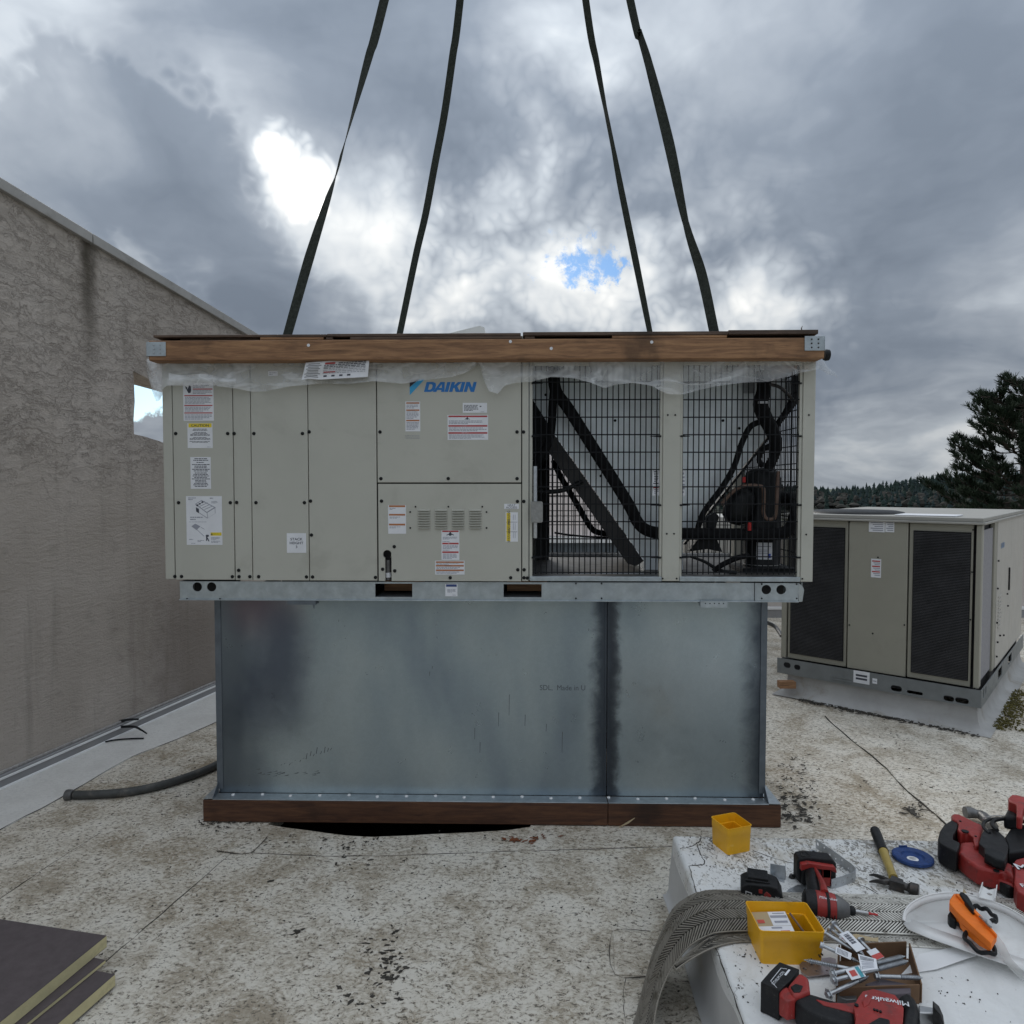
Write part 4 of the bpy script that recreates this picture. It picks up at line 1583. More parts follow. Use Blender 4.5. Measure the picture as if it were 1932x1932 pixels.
ub('rail_back', xl(340), xl(430), .12, .124, UB, RZ1, m_dark, unit, 0)
ub('rail_back', xl(1415), xl(1500), .12, .124, UB, RZ1, m_dark, unit, 0)
mb = MB()
pb = UL(1318, 1132, -.004)
pe = UL(1372, 1132, -.004)
mb.box(pb.x + .008, pe.x, -.008, -.004, UB - .028, UB + .002)
mb.slab([Vector((pb.x, .02, UB)), Vector((pb.x + .0085, -.0035, UB - .028)), Vector((pb.x + .0085, -.0035, UB))], (.002, 0, 0))
mb.box(pb.x + .008, pe.x, -.0035, .011, UB - .0075, UB - .005)
build('lifting_bracket', mb, m_galv, unit, MU)
mb = MB()
for k in range(5):
    p = UL(1331 + 8.5 * k, 1138.5, -.0085)
    mb.lathe([(.0028, 0), (.0028, .0012)], p, (0, -1, 0), 8)
build('bracket_rivets', mb, m_black, unit, MU)
pb = UL(545, 1132, .02)
pe = UL(598, 1132, .02)
mb = MB()
mb.box(pb.x, pe.x, .0, .05, UB - .022, UB - .005)
mb.slab([Vector((pe.x - .02, -.002, UB - .005)), Vector((pe.x, -.002, UB - .005)), Vector((pe.x - .008, -.002, UB - .042))], (0, .004, 0))
build('lifting_bracket', mb, m_galv_d, unit, MU)
# -- solid section: core and panels
ub('cabinet_core', X0 + .004, XC - .004, .046, UD, ZB + .002, ZT, m_dark, unit, 0)
ub('side_wall', X0 - .001, X0 + .0035, .016, UD, ZB, ZT, m_paint, unit, .001)
ub('partition', XC - .0035, XC + .004, .03, UD, ZB + .002, ZT - .002, m_galv, unit, 0)


def panel(name, x0, x1, y0, y1, d0=0.0, d1=.0155, gap=.0016, m=None, z0=None, z1=None):
    a, b = xl(x0) + gap, xl(x1) - gap
    return ub(name, a, b, d0, d1, zl(y1) + (gap if z0 is None else 0), zl(y0) - gap, m or m_paint, unit, .0022)


panel('corner_post', 308, 327, 643, 1095)
p_left = panel('access_panel', 327, 440.5, 643, 1096)
panel('filler_panel', 440.5, 474, 643, 1096.5, .001)
p_mid = panel('access_panel', 474, 581.8, 643, 1097)
panel('access_panel', 581.8, 711, 643, 1097)
p_ctl = panel('control_panel', 711.5, 984, 643, 911)
# heat panel with its slot
mb = MB()
hx0, hx1 = xl(712.5) + .0016, xl(984) - .0016
hz0, hz1 = zl(1097) + .001, zl(912.5) - .001
sa, sb = UL(726.5, 1096).x, UL(738.6, 1050).x
cc = UL(730.5, 1046)
rr_ = 8.4 * 3.2 / 1313
slot = [(hx0, hz0), (sa, hz0), (sa, cc.z - rr_ * .8)]
for k in range(13):
    a = R(235 - k * 24)
    slot.append((cc.x + rr_ * math.cos(a), cc.z + rr_ * math.sin(a)))
slot = [q for q in slot if not (q[0] > sb and q[1] < cc.z)]
slot += [(sb, cc.z - rr_ * .35), (sb, hz0), (hx1, hz0), (hx1, hz1), (hx0, hz1)]
mb.plate([slot], FX(0.0), 0.0, .0155)
p_heat = build('heat_panel', mb, m_paint, unit, MU, bevel=.0016)
panel('narrow_panel', 984.5, 998, 643, 1097)
# gas pipe seen in the slot
mb = MB()
q0 = UL(732.5, 1056, .03)
q1 = UL(732.8, 1094, .03)
mb.tube([q0, q1], .0145, 12)
build('gas_pipe', mb, m_toolg, unit, MU)
mb = MB()
mb.tube([UL(732.5, 1080, .03), UL(732.8, 1089, .03)], .0152, 12)
build('pipe_tape', mb, m_white, unit, MU)
# louvres
lv = None
for cx_ in (800, 832.3, 864.3, 896.8):
    for k in range(8):
        p = UL(cx_, 962.5 + 4.75 * k, 0)
        Mx = MU @ Matrix.Translation(p)
        if lv is None:
            mb = MB()
            w = .0285
            mb.add([(-w, -.0003, .004), (w, -.0003, .004), (w * .93, -.010, -.0022), (-w * .93, -.010, -.0022), (-w * .93, -.0085, -.0036), (w * .93, -.0085, -.0036), (w, -.0003, -.001), (-w, -.0003, -.001)],
                   [(0, 3, 2, 1), (2, 3, 4, 5), (4, 7, 6, 5), (0, 7, 4, 3), (1, 2, 5, 6)])
            lv = build('louver', mb, m_paint, p_heat, ID)
            lv.data.transform(WM[p_heat.name])
            lv.matrix_local = WM[p_heat.name].inverted() @ Mx
        else:
            copies(lv, p_heat, [Mx])
# louvre shadows put in as thin dark strips laid below each louvre
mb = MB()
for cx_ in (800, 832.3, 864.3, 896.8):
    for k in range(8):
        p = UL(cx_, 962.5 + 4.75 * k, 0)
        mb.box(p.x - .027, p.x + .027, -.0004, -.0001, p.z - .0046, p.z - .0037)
build('louver_shadow_strips', mb, m_dark, p_heat, MU)
# screws
SCR = [(331.6, 818), (429.7, 818), (441.8, 818), (479, 818), (570.7, 818), (583.4, 814.8), (717, 815), (337, 948.4), (434.6, 948.4), (446.5, 948), (483, 948.4), (574.4, 948.4), (586, 945.4),
       (719.9, 945.4), (718.7, 903), (587.7, 1009.5), (330, 1087.6), (342.6, 1087.6), (438.5, 1088), (451, 1088), (450.4, 1076), (471.5, 1088), (488, 1088), (578.3, 1088.5), (589.8, 1088.5),
       (708.4, 1089.4), (743.9, 1031.4), (722, 1074), (744.8, 1077), (437, 686), (975.5, 815), (987.7, 815), (845.7, 903), (975.5, 903), (976.3, 946), (988.3, 946), (976.9, 1075), (988.9, 1075),
       (988.6, 1090), (995, 1090.5), (963.5, 1090), (849.4, 1090)]
SMALL = [(784, 956), (846, 956), (910, 956), (774, 966), (918, 966), (774, 996), (918, 996), (1260, 783), (1274, 783), (1258, 1007), (1271.6, 1007), (1526, 783), (1521, 1008.5), (1086.6, 1101), (1135, 1101),
         (1086.6, 1129), (1135, 1129), (1250.3, 1091.5), (1276.6, 1091.5), (1513.6, 1092), (353, 1130), (415, 1130), (1437, 1102), (1437, 1129), (1503, 1102), (1503, 1129)]
MF = Matrix(((1, 0, 0, 0), (0, 0, -1, 0), (0, 1, 0, 0), (0, 0, 0, 1)))      # local +z -> frame -y (towards the viewer)
for lst, rad in ((SCR, .0082), (SMALL, .0042)):
    s0 = None
    for (x, y) in lst:
        Mx = MU @ Matrix.Translation(UL(x, y, 0.0 if y < 1098 else .009)) @ MF
        if s0 is None:
            mb = MB()
            mb.lathe([(rad, 0), (rad, .0015), (rad * .62, .002), (rad * .6, .005), (rad * .2, .0055)], (0, 0, 0), (0, 0, 1), 10)
            s0 = build('screw', mb, m_black, unit, ID)
            s0.data.transform(WM[unit.name])
            s0.matrix_local = WM[unit.name].inverted() @ Mx
        else:
            copies(s0, unit, [Mx])


# -- printed labels
def label(pxr, bands=(), lines=(), par=None, d=-0.0004, paper=None, extra=None, name='warning_label', skew=0.0, boxes=()):
    """pxr: outline in pixels; bands (y, h, ink[, x0, x1]); lines (y0, y1, n, x0, x1) text rows; all in pixels"""
    x0, y0, x1, y1 = pxr
    mb = MB()
    ink = {'r': 1, 'o': 2, 'y': 3, 'k': 4, 'g': 5, 'b': 6, 'w': 0}
    A = UL(x0, y1, d)
    B = UL(x1, y0, d)
    mb.box(A.x, B.x, d - .0006, d, A.z, B.z)
    rn = random.Random(int(x0 * 7 + y0))

    def strip(xa_, ya_, xb_, yb_, c, lift=.0003):
        mb.mi = ink[c]
        p = UL(xa_, yb_, d)
        q = UL(xb_, ya_, d)
        yy = d - .0006 - lift
        mb.add([(p.x, yy, p.z), (q.x, yy, p.z), (q.x, yy, q.z), (p.x, yy, q.z)], [(0, 1, 2, 3)])
    for b in bands:
        bx0 = b[3] if len(b) > 3 else x0 + 1.5
        bx1 = b[4] if len(b) > 4 else x1 - 1.5
        strip(bx0, b[0], bx1, b[0] + b[1], b[2])
    for l in lines:
        ya_, yb_, n = l[:3]
        lx0 = l[3] if len(l) > 3 else x0 + 2.5
        lx1 = l[4] if len(l) > 4 else x1 - 2.5
        c = l[5] if len(l) > 5 else 'g'
        ctr = len(l) > 6
        for k in range(n):
            yy = ya_ + (yb_ - ya_) * (k + .5) / n
            hh = (yb_ - ya_) / n * .26
            w = (lx1 - lx0)
            if ctr:
                ww = w * rn.uniform(.55, 1.0) / 2
                a_x, b_x = (lx0 + lx1) / 2 - ww, (lx0 + lx1) / 2 + ww
            else:
                a_x, b_x = lx0, lx0 + w * (rn.uniform(.85, 1) if k < n - 1 else rn.uniform(.4, .8))
            cx_ = a_x
            while cx_ < b_x - .5:           # words
                e_ = min(b_x, cx_ + rn.uniform(2.0, 7.0))
                strip(cx_, yy - hh, e_, yy + hh, c)
                cx_ = e_ + .8
    for bx in boxes:
        strip(bx[0], bx[1], bx[2], bx[3], bx[4], .0006)
    if extra:
        extra(mb, d - .0012)
    pl = paper or m_white
    o = build(name, mb, [pl, m_redink, m_orink, m_yelink, m_ink, m_ink2, m_blueink], par or unit, MU, recalc=False)
    return o


def blob(mb, pts, yy, mi=4):
    mb.mi = mi
    q = [UL(x, y, 0) for x, y in pts]
    vv = [Vector((p.x, yy, p.z)) for p in q]
    tri = tessellate_polygon([[Vector((p.x, p.z, 0)) for p in q]])
    mb.add(vv, [tuple(t) for t in tri])


def txt(mb, s, x, y, hpx, mi, yy, wide=1.0, bold=0.0, rot=None):
    mb.mi = mi
    p = UL(x, y, 0)
    M_ = Matrix.Translation((p.x, yy, p.z)) @ RX
    if rot:
        M_ = M_ @ Matrix.Rotation(rot, 4, 'Z')
    mb.text(s, hpx / .72 * 3.2 / 1313, M_, wide=wide, bold=bold)


def ex_hand(mb, yy):
    blob(mb, [(352, 729), (354, 735), (356, 730), (357, 727), (360, 728), (361, 736), (360, 741), (356, 742), (353, 737)], yy)
    blob(mb, [(349.5, 728), (351, 734), (354, 736), (353, 731)], yy)


label((346.5, 722, 402.5, 794), [(733, 2.2, 'r', 364, 401), (745.4, 2.2, 'r'), (764, 2.2, 'r'), (778, 2.2, 'r')],
      [(736, 744, 3, 364, 400), (726, 732, 2, 364, 398), (748.5, 763, 6), (767, 777, 4), (781.5, 792, 4)], p_left, extra=ex_hand, skew=.02)


def ex_caution(mb, yy):
    txt(mb, 'CAUTION', 377.5, 805, 4.6, 4, yy, 1.2, .02)


label((354.3, 798.4, 400.8, 845.5), [(798.8, 7.6, 'y')], [(808.5, 813, 2, 358, 397, 'k', 1), (814.8, 822.5, 4, 359, 396, 'k', 1), (824.5, 830, 3, 358, 397, 'k', 1), (832, 835.5, 2, 357, 398, 'k', 1), (842.5, 844, 1, 391, 399)], p_left, extra=ex_caution)
label((360, 862.3, 397.5, 922.3), [], [(864, 870, 2, 364, 394, 'k', 1), (871, 874, 1, 370, 386, 'k', 1), (875, 890, 5, 362, 396, 'k', 1), (891, 905, 5, 362, 396, 'k', 1), (905, 919, 5, 362, 396, 'k', 1)], p_left)


def ex_draw(mb, yy):
    blob(mb, [(368, 951), (380.5, 943.5), (407.5, 957.5), (390.5, 968)], yy, 5)
    yy2 = yy - .0002
    blob(mb, [(370.5, 951), (380.5, 945), (404, 957.3), (390.5, 966)], yy2, 0)
    for (a, b) in (((373, 953), (387, 946.5)), ((377, 956), (392, 949)), ((382, 959), (396, 952.5)), ((386, 962), (401, 955.5))):
        blob(mb, [a, (a[0], a[1] - 1.2), (b[0], b[1] - 1.2), b], yy2 - .0002, 5)
    blob(mb, [(370, 957), (375.5, 960), (376, 968.5), (370.5, 965)], yy2 - .0002, 4)
    for cx_ in (372.8, 377.3, 382.2):
        blob(mb, [(cx_ - 2.6, 953.5 - (cx_ - 372.8) * .65), (cx_, 951.5 - (cx_ - 372.8) * .65), (cx_ + 2.6, 953 - (cx_ - 372.8) * .65), (cx_, 955.5 - (cx_ - 372.8) * .65)], yy2 - .0004, 4)
    for seg in (((376, 968), (391.5, 978)), ((391.5, 978), (406, 969)), ((406, 969), (405.5, 958)), ((391, 967), (391.5, 978))):
        (a, b) = seg
        blob(mb, [a, (a[0] + .7, a[1] - .7), (b[0] + .7, b[1] - .7), b], yy2 - .0002, 5)
    blob(mb, [(361.5, 993), (368.5, 988), (378.5, 993), (371, 1000)], yy, 5)
    for seg in (((372, 1000), (385, 1012)), ((379, 995), (386, 999)), ((378, 1008), (370, 1016))):
        (a, b) = seg
        blob(mb, [a, (a[0] + .6, a[1] - .6), (b[0] + .6, b[1] - .6), b], yy2, 5)
    blob(mb, [(388.5, 1009), (394, 1009), (394.5, 1012), (391.5, 1013), (393.5, 1017), (395.5, 1021), (394, 1021.5), (391, 1017), (390.5, 1021), (389, 1020), (389, 1013)], yy, 4)
    blob(mb, [(398.2, 1009), (402, 1009), (400.2, 1005.5)], yy2 - .001, 4)


label((352.5, 936, 418.5, 1028), [(1004.6, 6, 'y', 397.6, 418)], [(938, 944, 2, 355, 372), (938, 942, 1, 396, 410), (945, 950, 3, 399, 411), (974, 982, 2, 359, 384), (984, 985.4, 1, 357, 415), (1013, 1019, 4, 398.5, 416), (1020, 1024.5, 3, 398.5, 417),
                                                                          (1016.5, 1019, 1, 357, 371), (1018.5, 1023, 2, 373, 386), (1024, 1026, 1, 361, 376), (1006.3, 1008.7, 1, 403, 416, 'k')], p_left, extra=ex_draw)


def ex_stack(mb, yy):
    txt(mb, 'STACK', 559.5, 1019.5, 4.9, 4, yy, 1.1, .012)
    txt(mb, 'HEIGHT', 559.5, 1026.7, 4.9, 4, yy, 1.1, .012)
    txt(mb, '3', 559.5, 1034, 4.9, 4, yy, 1.1, .012)


label((541.5, 1006, 577.5, 1043), [], [], p_mid, extra=ex_stack)
# control panel
label((765, 757.5, 792.8, 814), [(759, 2.8, 'o'), (772.5, 2.8, 'o'), (792, 2.8, 'o')], [(763, 771, 3, 767, 791), (776, 790.5, 6, 767, 791), (796, 811, 6, 767, 791), (759.7, 761.2, 1, 773, 788, 'k'), (773.2, 774.7, 1, 771, 790, 'k')], p_ctl)
label((873, 760, 919, 778.8), [], [(763.5, 775.5, 5, 875.5, 903, 'k'), (776.3, 777.6, 1, 907, 917), (765, 768.6, 1, 905, 915, 'k')], p_ctl)


def ex_pinch(x, y, s):
    def f(mb, yy):
        blob(mb, [(x - 9 * s, y + 2 * s), (x - 3 * s, y - 1 * s), (x - 1.5 * s, y - 4 * s), (x + 2 * s, y - 4.5 * s), (x + 3 * s, y - 1 * s), (x + 9 * s, y + 2 * s), (x + 8 * s, y + 3.5 * s), (x + 3.5 * s, y + 1.6 * s), (x + 2 * s, y + 4 * s), (x - 2 * s, y + 4 * s), (x - 3.5 * s, y + 1.6 * s), (x - 8.5 * s, y + 3.5 * s)], yy)
    return f


label((844.5, 782.8, 921, 830), [(784, 3.2, 'r'), (802, 3.2, 'r'), (815.3, 3.2, 'r')], [(793, 800.5, 3), (806, 814, 3), (819.5, 828, 4), (784.9, 786.2, 1, 871, 889, 'w'), (802.9, 804.1, 1, 871, 889, 'w'), (816.2, 817.4, 1, 871, 889, 'w')], p_ctl, extra=ex_pinch(881.5, 789.7, .55))
mb = MB()
for (s, x, y) in (('SUPPLY BLOWER', 778, 823.5), ('MOTOR ACCESS', 778.5, 827.8)):
    txt(mb, s, x, y, 2.6, 0, -.0006, 1.0)
build('stamped_lettering', mb, m_ink2, p_ctl, MU, recalc=False)
mb = MB()
txt(mb, 'DAIKIN', 855.5, 739, 18.4, 0, -.0006, 1.18, .022)
mb2 = MB()


def logo_letters():
    """the six heavy slanted capitals, drawn as outlines on a 0..1 height"""
    sh = 0.27
    mbq = MB()
    H = 18.6
    x = 800.0
    base = 739.4

    def P(lx, ly):
        p = UL(x + lx + ly * H * sh, base - ly * H, 0)
        return (p.x, p.z)
    L = {
        'D': (20.5, [[(0, 0), (12.5, 0), (17.5, .12), (19.5, .36), (19.5, .66), (17.5, .88), (12.5, 1), (0, 1)], [(6.3, .22), (10.6, .22), (12.8, .32), (13.4, .5), (12.8, .68), (10.6, .78), (6.3, .78)]]),
        'A': (21.5, [[(-2.4, 0), (4.2, 0), (5.4, .19), (12.9, .19), (13.2, 0), (19.6, 0), (15.2, 1), (7.2, 1)], [(7.1, .40), (12.4, .40), (10.9, .80)]]),
        'I': (9.0, [[(0, 0), (6.4, 0), (6.4, 1), (0, 1)]]),
        'K': (21.0, [[(0, 0), (6.4, 0), (6.4, .36), (8.2, .42), (12.4, 0), (20.6, 0), (12.8, .58), (19.6, 1), (11.8, 1), (6.4, .64), (6.4, 1), (0, 1)]]),
        'N': (22.0, [[(0, 0), (6.0, 0), (6.0, .60), (13.0, 0), (19.6, 0), (19.6, 1), (13.6, 1), (13.6, .42), (6.8, 1), (0, 1)]])}
    for ch in 'DAIKIN':
        adv, loops = L[ch]
        mbq.plate([[P(a, b) for a, b in lp] for lp in loops], lambda a, b, t: (a, t, b), -.0012, -.0002)
        x += adv * .925
    return mbq


build('logo_lettering', logo_letters(), m_logo, p_ctl, MU)
mb = MB()
mb.plate([[(UL(x, y).x, UL(x, y).z) for x, y in ((773, 731), (773.3, 745.5), (801, 716), (790.5, 716))]], lambda a, b, t: (a, t, b), -.0012, -.0002)
build('logo_mark', mb, m_logo2, p_ctl, MU)
mb = MB()
mb.plate([[(UL(x, y).x, UL(x, y).z) for x, y in ((773, 717), (773, 730.4), (789.6, 716))]], lambda a, b, t: (a, t, b), -.0012, -.0002)
build('logo_mark', mb, m_logo3, p_ctl, MU)
# heat panel labels
label((732.5, 953, 766, 1007), [(953.4, 3.4, 'o'), (969.6, 3.2, 'o'), (988, 3.4, 'o')], [(958, 962, 2, 735, 748), (974.5, 978.5, 2, 735, 757), (993, 997, 2, 735, 757)], p_heat)
label((833, 1000.2, 866.7, 1056.5), [(1001, 2.8, 'r'), (1024, 3, 'r'), (1040.3, 3, 'r')], [(1012.5, 1018, 3), (1020.5, 1022.5, 1, 835, 857), (1028.5, 1036, 4), (1037, 1039, 1, 835, 856), (1044.3, 1055, 5), (1001.8, 1003, 1, 845, 857, 'w'), (1024.8, 1026, 1, 845, 857, 'w')], p_heat, extra=ex_pinch(849.5, 1007.5, .8))
label((821, 1057.8, 876.5, 1084), [(1059.2, 2.8, 'o'), (1066, 2.8, 'o'), (1074.5, 2.8, 'o')], [(1062.5, 1065.5, 2), (1069.5, 1073.5, 2), (1078, 1082.5, 2), (1059.8, 1061.3, 1, 841, 855, 'k'), (1066.6, 1068, 1, 839, 857, 'k')], p_heat)


def ex_heat(mb, yy):
    txt(mb, 'HEAT', 965, 955, 3.8, 4, yy, 1.15)
    txt(mb, 'ACCESS', 965, 959.4, 3.8, 4, yy, 1.15)


label((951.3, 950.6, 979, 960.2), [], [], p_heat, extra=ex_heat)


def ex_yel(mb, yy):
    txt(mb, 'WARNING', 962.3, 1010, 5, 4, yy, .8, 0, R(90))
    txt(mb, 'WARNING', 962.3, 993, 5, 4, yy, .8, 0, R(90))
    txt(mb, 'WARNING', 962.3, 977, 5, 4, yy, .8, 0, R(90))
    for xx in (968, 971.5):
        for (ya_, yb_) in ((971, 981), (987, 1000), (1004, 1015)):
            blob(mb, [(xx, ya_), (xx + .8, ya_), (xx + .8, yb_), (xx, yb_)], yy, 5)
    for yy_ in (984.7, 1003):
        blob(mb, [(955, yy_), (976, yy_), (976, yy_ + .6), (955, yy_ + .6)], yy - .0003, 4)


label((954, 966.5, 977.2, 1022), [(967.5, 53.5, 'y', 955.6, 963)], [], p_heat, extra=ex_yel)
label((840.2, 1101.7, 863.2, 1125), [(1102.6, 4.4, 'b')], [(1111.5, 1118, 4, 844, 860, 'g'), (1122, 1123.4, 1, 854, 862)], unit, d=.011, name='paper_tag')
label((506, 700, 524, 709.5), [], [(702, 708, 2, 508, 522)], unit, name='paper_tag')

# -- condenser section
m_post = m_paint
ub('centre_post', xl(1250.5), xl(1283.5), 0.0, .05, zl(1095.5), ZT, m_post, unit, .002)
ub('corner_post', xl(1513.5), xl(1536.5), 0.0, .05, zl(1096), ZT, m_post, unit, .002)
ub('post_edge', xl(999), xl(1004.5), .006, .04, zl(1090), ZT, m_paint, unit, .001)
ub('post_edge', xl(1245.5), xl(1250.2), .006, .04, zl(1090), ZT, m_paint, unit, .001)
ub('post_edge', xl(1283.8), xl(1288), .006, .04, zl(1090), ZT, m_paint, unit, .001)
ub('post_edge', xl(1508), xl(1513.2), .006, .04, zl(1090), ZT, m_paint, unit, .001)
ub('corner_post', xl(1534.5) - .06, xl(1534.5), UD - .055, UD, zl(1096), ZT, m_post, unit, .002)
ub('corner_post', XC + .006, XC + .05, UD - .055, UD, zl(1096), ZT, m_post, unit, .002)
ub('lower_rail', xl(999.5), xl(1250), -.002, .03, zl(1096), zl(1087.5), m_galv, unit, .0015)
ub('lower_rail', xl(1284), xl(1513), -.002, .03, zl(1096), zl(1087.5), m_galv, unit, .0015)
ub('floor_pan', XC + .005, xl(1534) - .002, .031, UD - .03, zl(1096), zl(1090), m_pan, unit, 0)
ub('lower_rail', XC + .06, xl(1534) - .07, UD - .03, UD, zl(1096), zl(1083) , m_trim, unit, .0015)
ub('fan_deck', X0, X1, .0, UD, ZT + .001, ZT + .02, m_paint, unit, .002)
ub('upper_rail', xl(1004.5), xl(1245), .002, .03, zl(690), ZT, m_paint, unit, .001)
ub('upper_rail', xl(1288), xl(1508), .002, .03, zl(690), ZT, m_paint, unit, .001)
# wire guards on the front: every wire is a piece
RW = .0026


def wire(par, a, b, r=RW, nm='guard_wire'):
    mb = MB()
    mb.tube([a, b], r, 6)
    return build(nm, mb, m_wire, par, MU)


rows = [721, 754.3, 787.3, 820.3, 853.3, 886, 918.5, 951, 984, 1016.5, 1050, 1080]
for (xa_, xb_, n) in ((1009.5, 1241, 23), (1287.5, 1506, 22)):
    gd = MB()
    # frame wire at the border, then single wires as children
    gd.tube([UL(xa_ - 4, rows[-1], .012), UL(xb_ + 4, rows[-1], .012)], RW, 6)
    guard = build('wire_guard', gd, m_wire, unit, MU)
    v0 = None
    za_, zb_ = zl(1083.5), zl(690)
    for k in range(n):
        x = xl(xa_ + 1 + (xb_ - xa_ - 2) * k / (n - 1))
        Mx = MU @ Matrix.Translation((x, .014, za_))
        if v0 is None:
            mb = MB()
            mb.tube([(0, 0, 0), (0, 0, zb_ - za_)], RW, 6)
            v0 = build('guard_wire', mb, m_wire, guard, ID)
            v0.data.transform(WM[guard.name])
            v0.matrix_local = WM[guard.name].inverted() @ Mx
        else:
            copies(v0, guard, [Mx])
    h0 = None
    for yrow in rows[:-1] + [688]:
        Mx = MU @ Matrix.Translation(UL(xa_ - 5, yrow, .010))
        if h0 is None:
            mb = MB()
            mb.tube([(0, 0, 0), (xl(xb_ + 5) - xl(xa_ - 5), 0, 0)], RW * 1.1, 6)
            h0 = build('guard_wire', mb, m_wire, guard, ID)
            h0.data.transform(WM[guard.name])
            h0.matrix_local = WM[guard.name].inverted() @ Mx
        else:
            copies(h0, guard, [Mx])
    c0 = None
    for yrow in (721.5, 821.5, 951.5, 1050.5):
        for side in (0, 1):
            xx = xa_ - 4 if side == 0 else xb_ + 4
            Mx = MU @ Matrix.Translation(UL(xx, yrow + 1.5, .004)) @ Matrix.Rotation(0 if side == 0 else math.pi, 4, 'Z')
            if c0 is None:
                mb = MB()
                mb.tube([(-.006, 0, 0), (.006, -.001, .0), (.045, .004, .0)], [.0045, .0042, .0012], 6)
                c0 = build('guard_clip', mb, m_wire, guard, ID)
                c0.data.transform(WM[guard.name])
                c0.matrix_local = WM[guard.name].inverted() @ Mx
            else:
                copies(c0, guard, [Mx])
# rear and right side guards, thin wires seen through the bays
mb = MB()
xs_a, xs_b = XC + .055, xl(1534.5) - .065
for k in range(52):
    x = xs_a + (xs_b - xs_a) * k / 51
    mb.tube([(x, UD - .012, zl(1083)), (x, UD - .012, ZT)], RW, 5, cap=False)
for k in range(13):
    z = zl(1083) + (ZT - zl(1083)) * k / 12.5
    mb.tube([(xs_a, UD - .016, z), (xs_b, UD - .016, z)], RW, 5, cap=False)
build('rear_wire_guard', mb, m_wire, unit, MU, kind='stuff')
mb = MB()
xside = xl(1534.5) - .012
for k in range(50):
    y = .055 + (UD - .11) * k / 49
    mb.tube([(xside, y, zl(1083)), (xside, y, ZT)], RW, 5, cap=False)
for k in range(13):
    z = zl(1083) + (ZT - zl(1083)) * k / 12.5
    mb.tube([(xside + .003, .05, z), (xside + .003, UD - .05, z)], RW, 5, cap=False)
build('side_wire_guard', mb, m_wire, unit, MU, kind='stuff')
# V shaped coil: end sheet and the two slabs
VD = .33
m_flange = mat('grey_flange_paint', (0.040, 0.039, 0.039), .55, var=.2, scale=8, spec=.3)


def V2(x, y, d=VD):
    p = UL(x, y, d)
    return (p.x, p.z)


vsheet = [V2(998, 660), V2(1001, 755), V2(1215, 1057), V2(1215, 1085), V2(1288, 1085), V2(1288, 1024), V2(1512, 742), V2(1512, 660)]
mb = MB()
mb.plate([vsheet], FX(VD), 0, .004)
coil_end = build('coil_end_sheet', mb, m_sheet, unit, MU)
mb = MB()
for (x, y) in ((1160.5, 793.5), (1133.5, 898), (1029.5, 745), (1364, 793.5), (1394.6, 808), (1381, 899)):
    mb.lathe([(.007, 0), (.007, .003)], UL(x, y, VD - .001), (0, -1, 0), 8)
build('sheet_bolts', mb, m_black, coil_end, MU)
for (pA, pB, s) in (((1001, 757), (1214, 1058), -1), ((1512, 745), (1290, 1026), 1)):
    a, b = UL(*pA, VD), UL(*pB, VD)
    n_ = Vector((-(b.z - a.z), 0, b.x - a.x)).normalized()
    if n_.z > 0:
        n_ = -n_
    mb = MB()
    th = .012
    pts = [a, b, b + n_ * th, a + n_ * th]
    mb.slab([Vector((p.x, VD + .005, p.z)) for p in pts], (0, UD - .12 - VD, 0))
    build('coil_slab', mb, m_coil, unit, MU)
    if s < 0:       # dark flange along the lower edge of the left slab
        mb = MB()
        u_ = (b - a).normalized()
        mb.slab([Vector((p.x, VD - .010, p.z)) for p in (a - u_ * .05, b, b + n_ * .045 - u_ * .0, b + n_ * .074 - u_ * .035, a + n_ * .074 - u_ * .05)], (0, .012, 0))
        build('coil_flange', mb, m_flange, unit, MU, bevel=.002)
mb = MB()
a = UL(1215, 1057, VD)
b = UL(1289, 1086, VD)
mb.box(a.x, b.x, VD + .006, UD - .12, b.z, a.z)
build('coil_base', mb, m_galv, unit, MU)
# dark column and side frame in the left bay
ub('inner_post', UL(1012, 900, .8).x, UL(1036, 900, .8).x, .8, .84, zl(1091), UL(1000, 800, .8).z, m_dark, unit, .002)
mb = MB()
mb.slab([UL(1000, 748, .31), UL(1004, 752, .31), UL(1042, 812, .31), UL(1034, 868, .31), UL(1000, 868, .31)], (0, .02, 0))
build('dark_gusset', mb, m_coil, unit, MU)
# insulated pipes


def pipe(name, pts, r, m=m_foam, sm=5, par=None, **k):
    mb = MB()
    mb.tube([UL(x, y, d) for (x, y, d) in pts], [q * 3.4 / 1313 for q in r] if hasattr(r, '__len__') else r * 3.4 / 1313, 10, smooth=sm)
    return build(name, mb, m, par or unit, MU, **k)


pipe('insulated_pipe', [(1046, 690, .2), (1048, 735, .2), (1075, 775, .2), (1130, 862, .2), (1185, 950, .2), (1203, 985, .2), (1222, 1001, .2), (1250, 1006, .2), (1290, 1007, .2), (1380, 1008, .2), (1455, 1008, .2), (1485, 1002, .2), (1499, 978, .22), (1499, 946, .26), (1480, 940, .3), (1462, 940, .3)], 11.5)
pipe('insulated_pipe', [(1048, 715, .18), (1043, 760, .18), (1041, 800, .18), (1035, 835, .19), (1018, 865, .2), (1000, 892, .2)], 8)
pipe('insulated_pipe', [(1044, 868, .5), (1058, 900, .5), (1085, 945, .5), (1108, 985, .5), (1122, 1002, .5), (1145, 1006, .5), (1180, 1004, .5)], [6, 6, 6, 6, 6, 6, 6])
pipe('cable', [(1003, 925, .3), (1030, 928, .3), (1062, 925, .3), (1085, 915, .31), (1098, 908, .32)], 4.5, m_black)
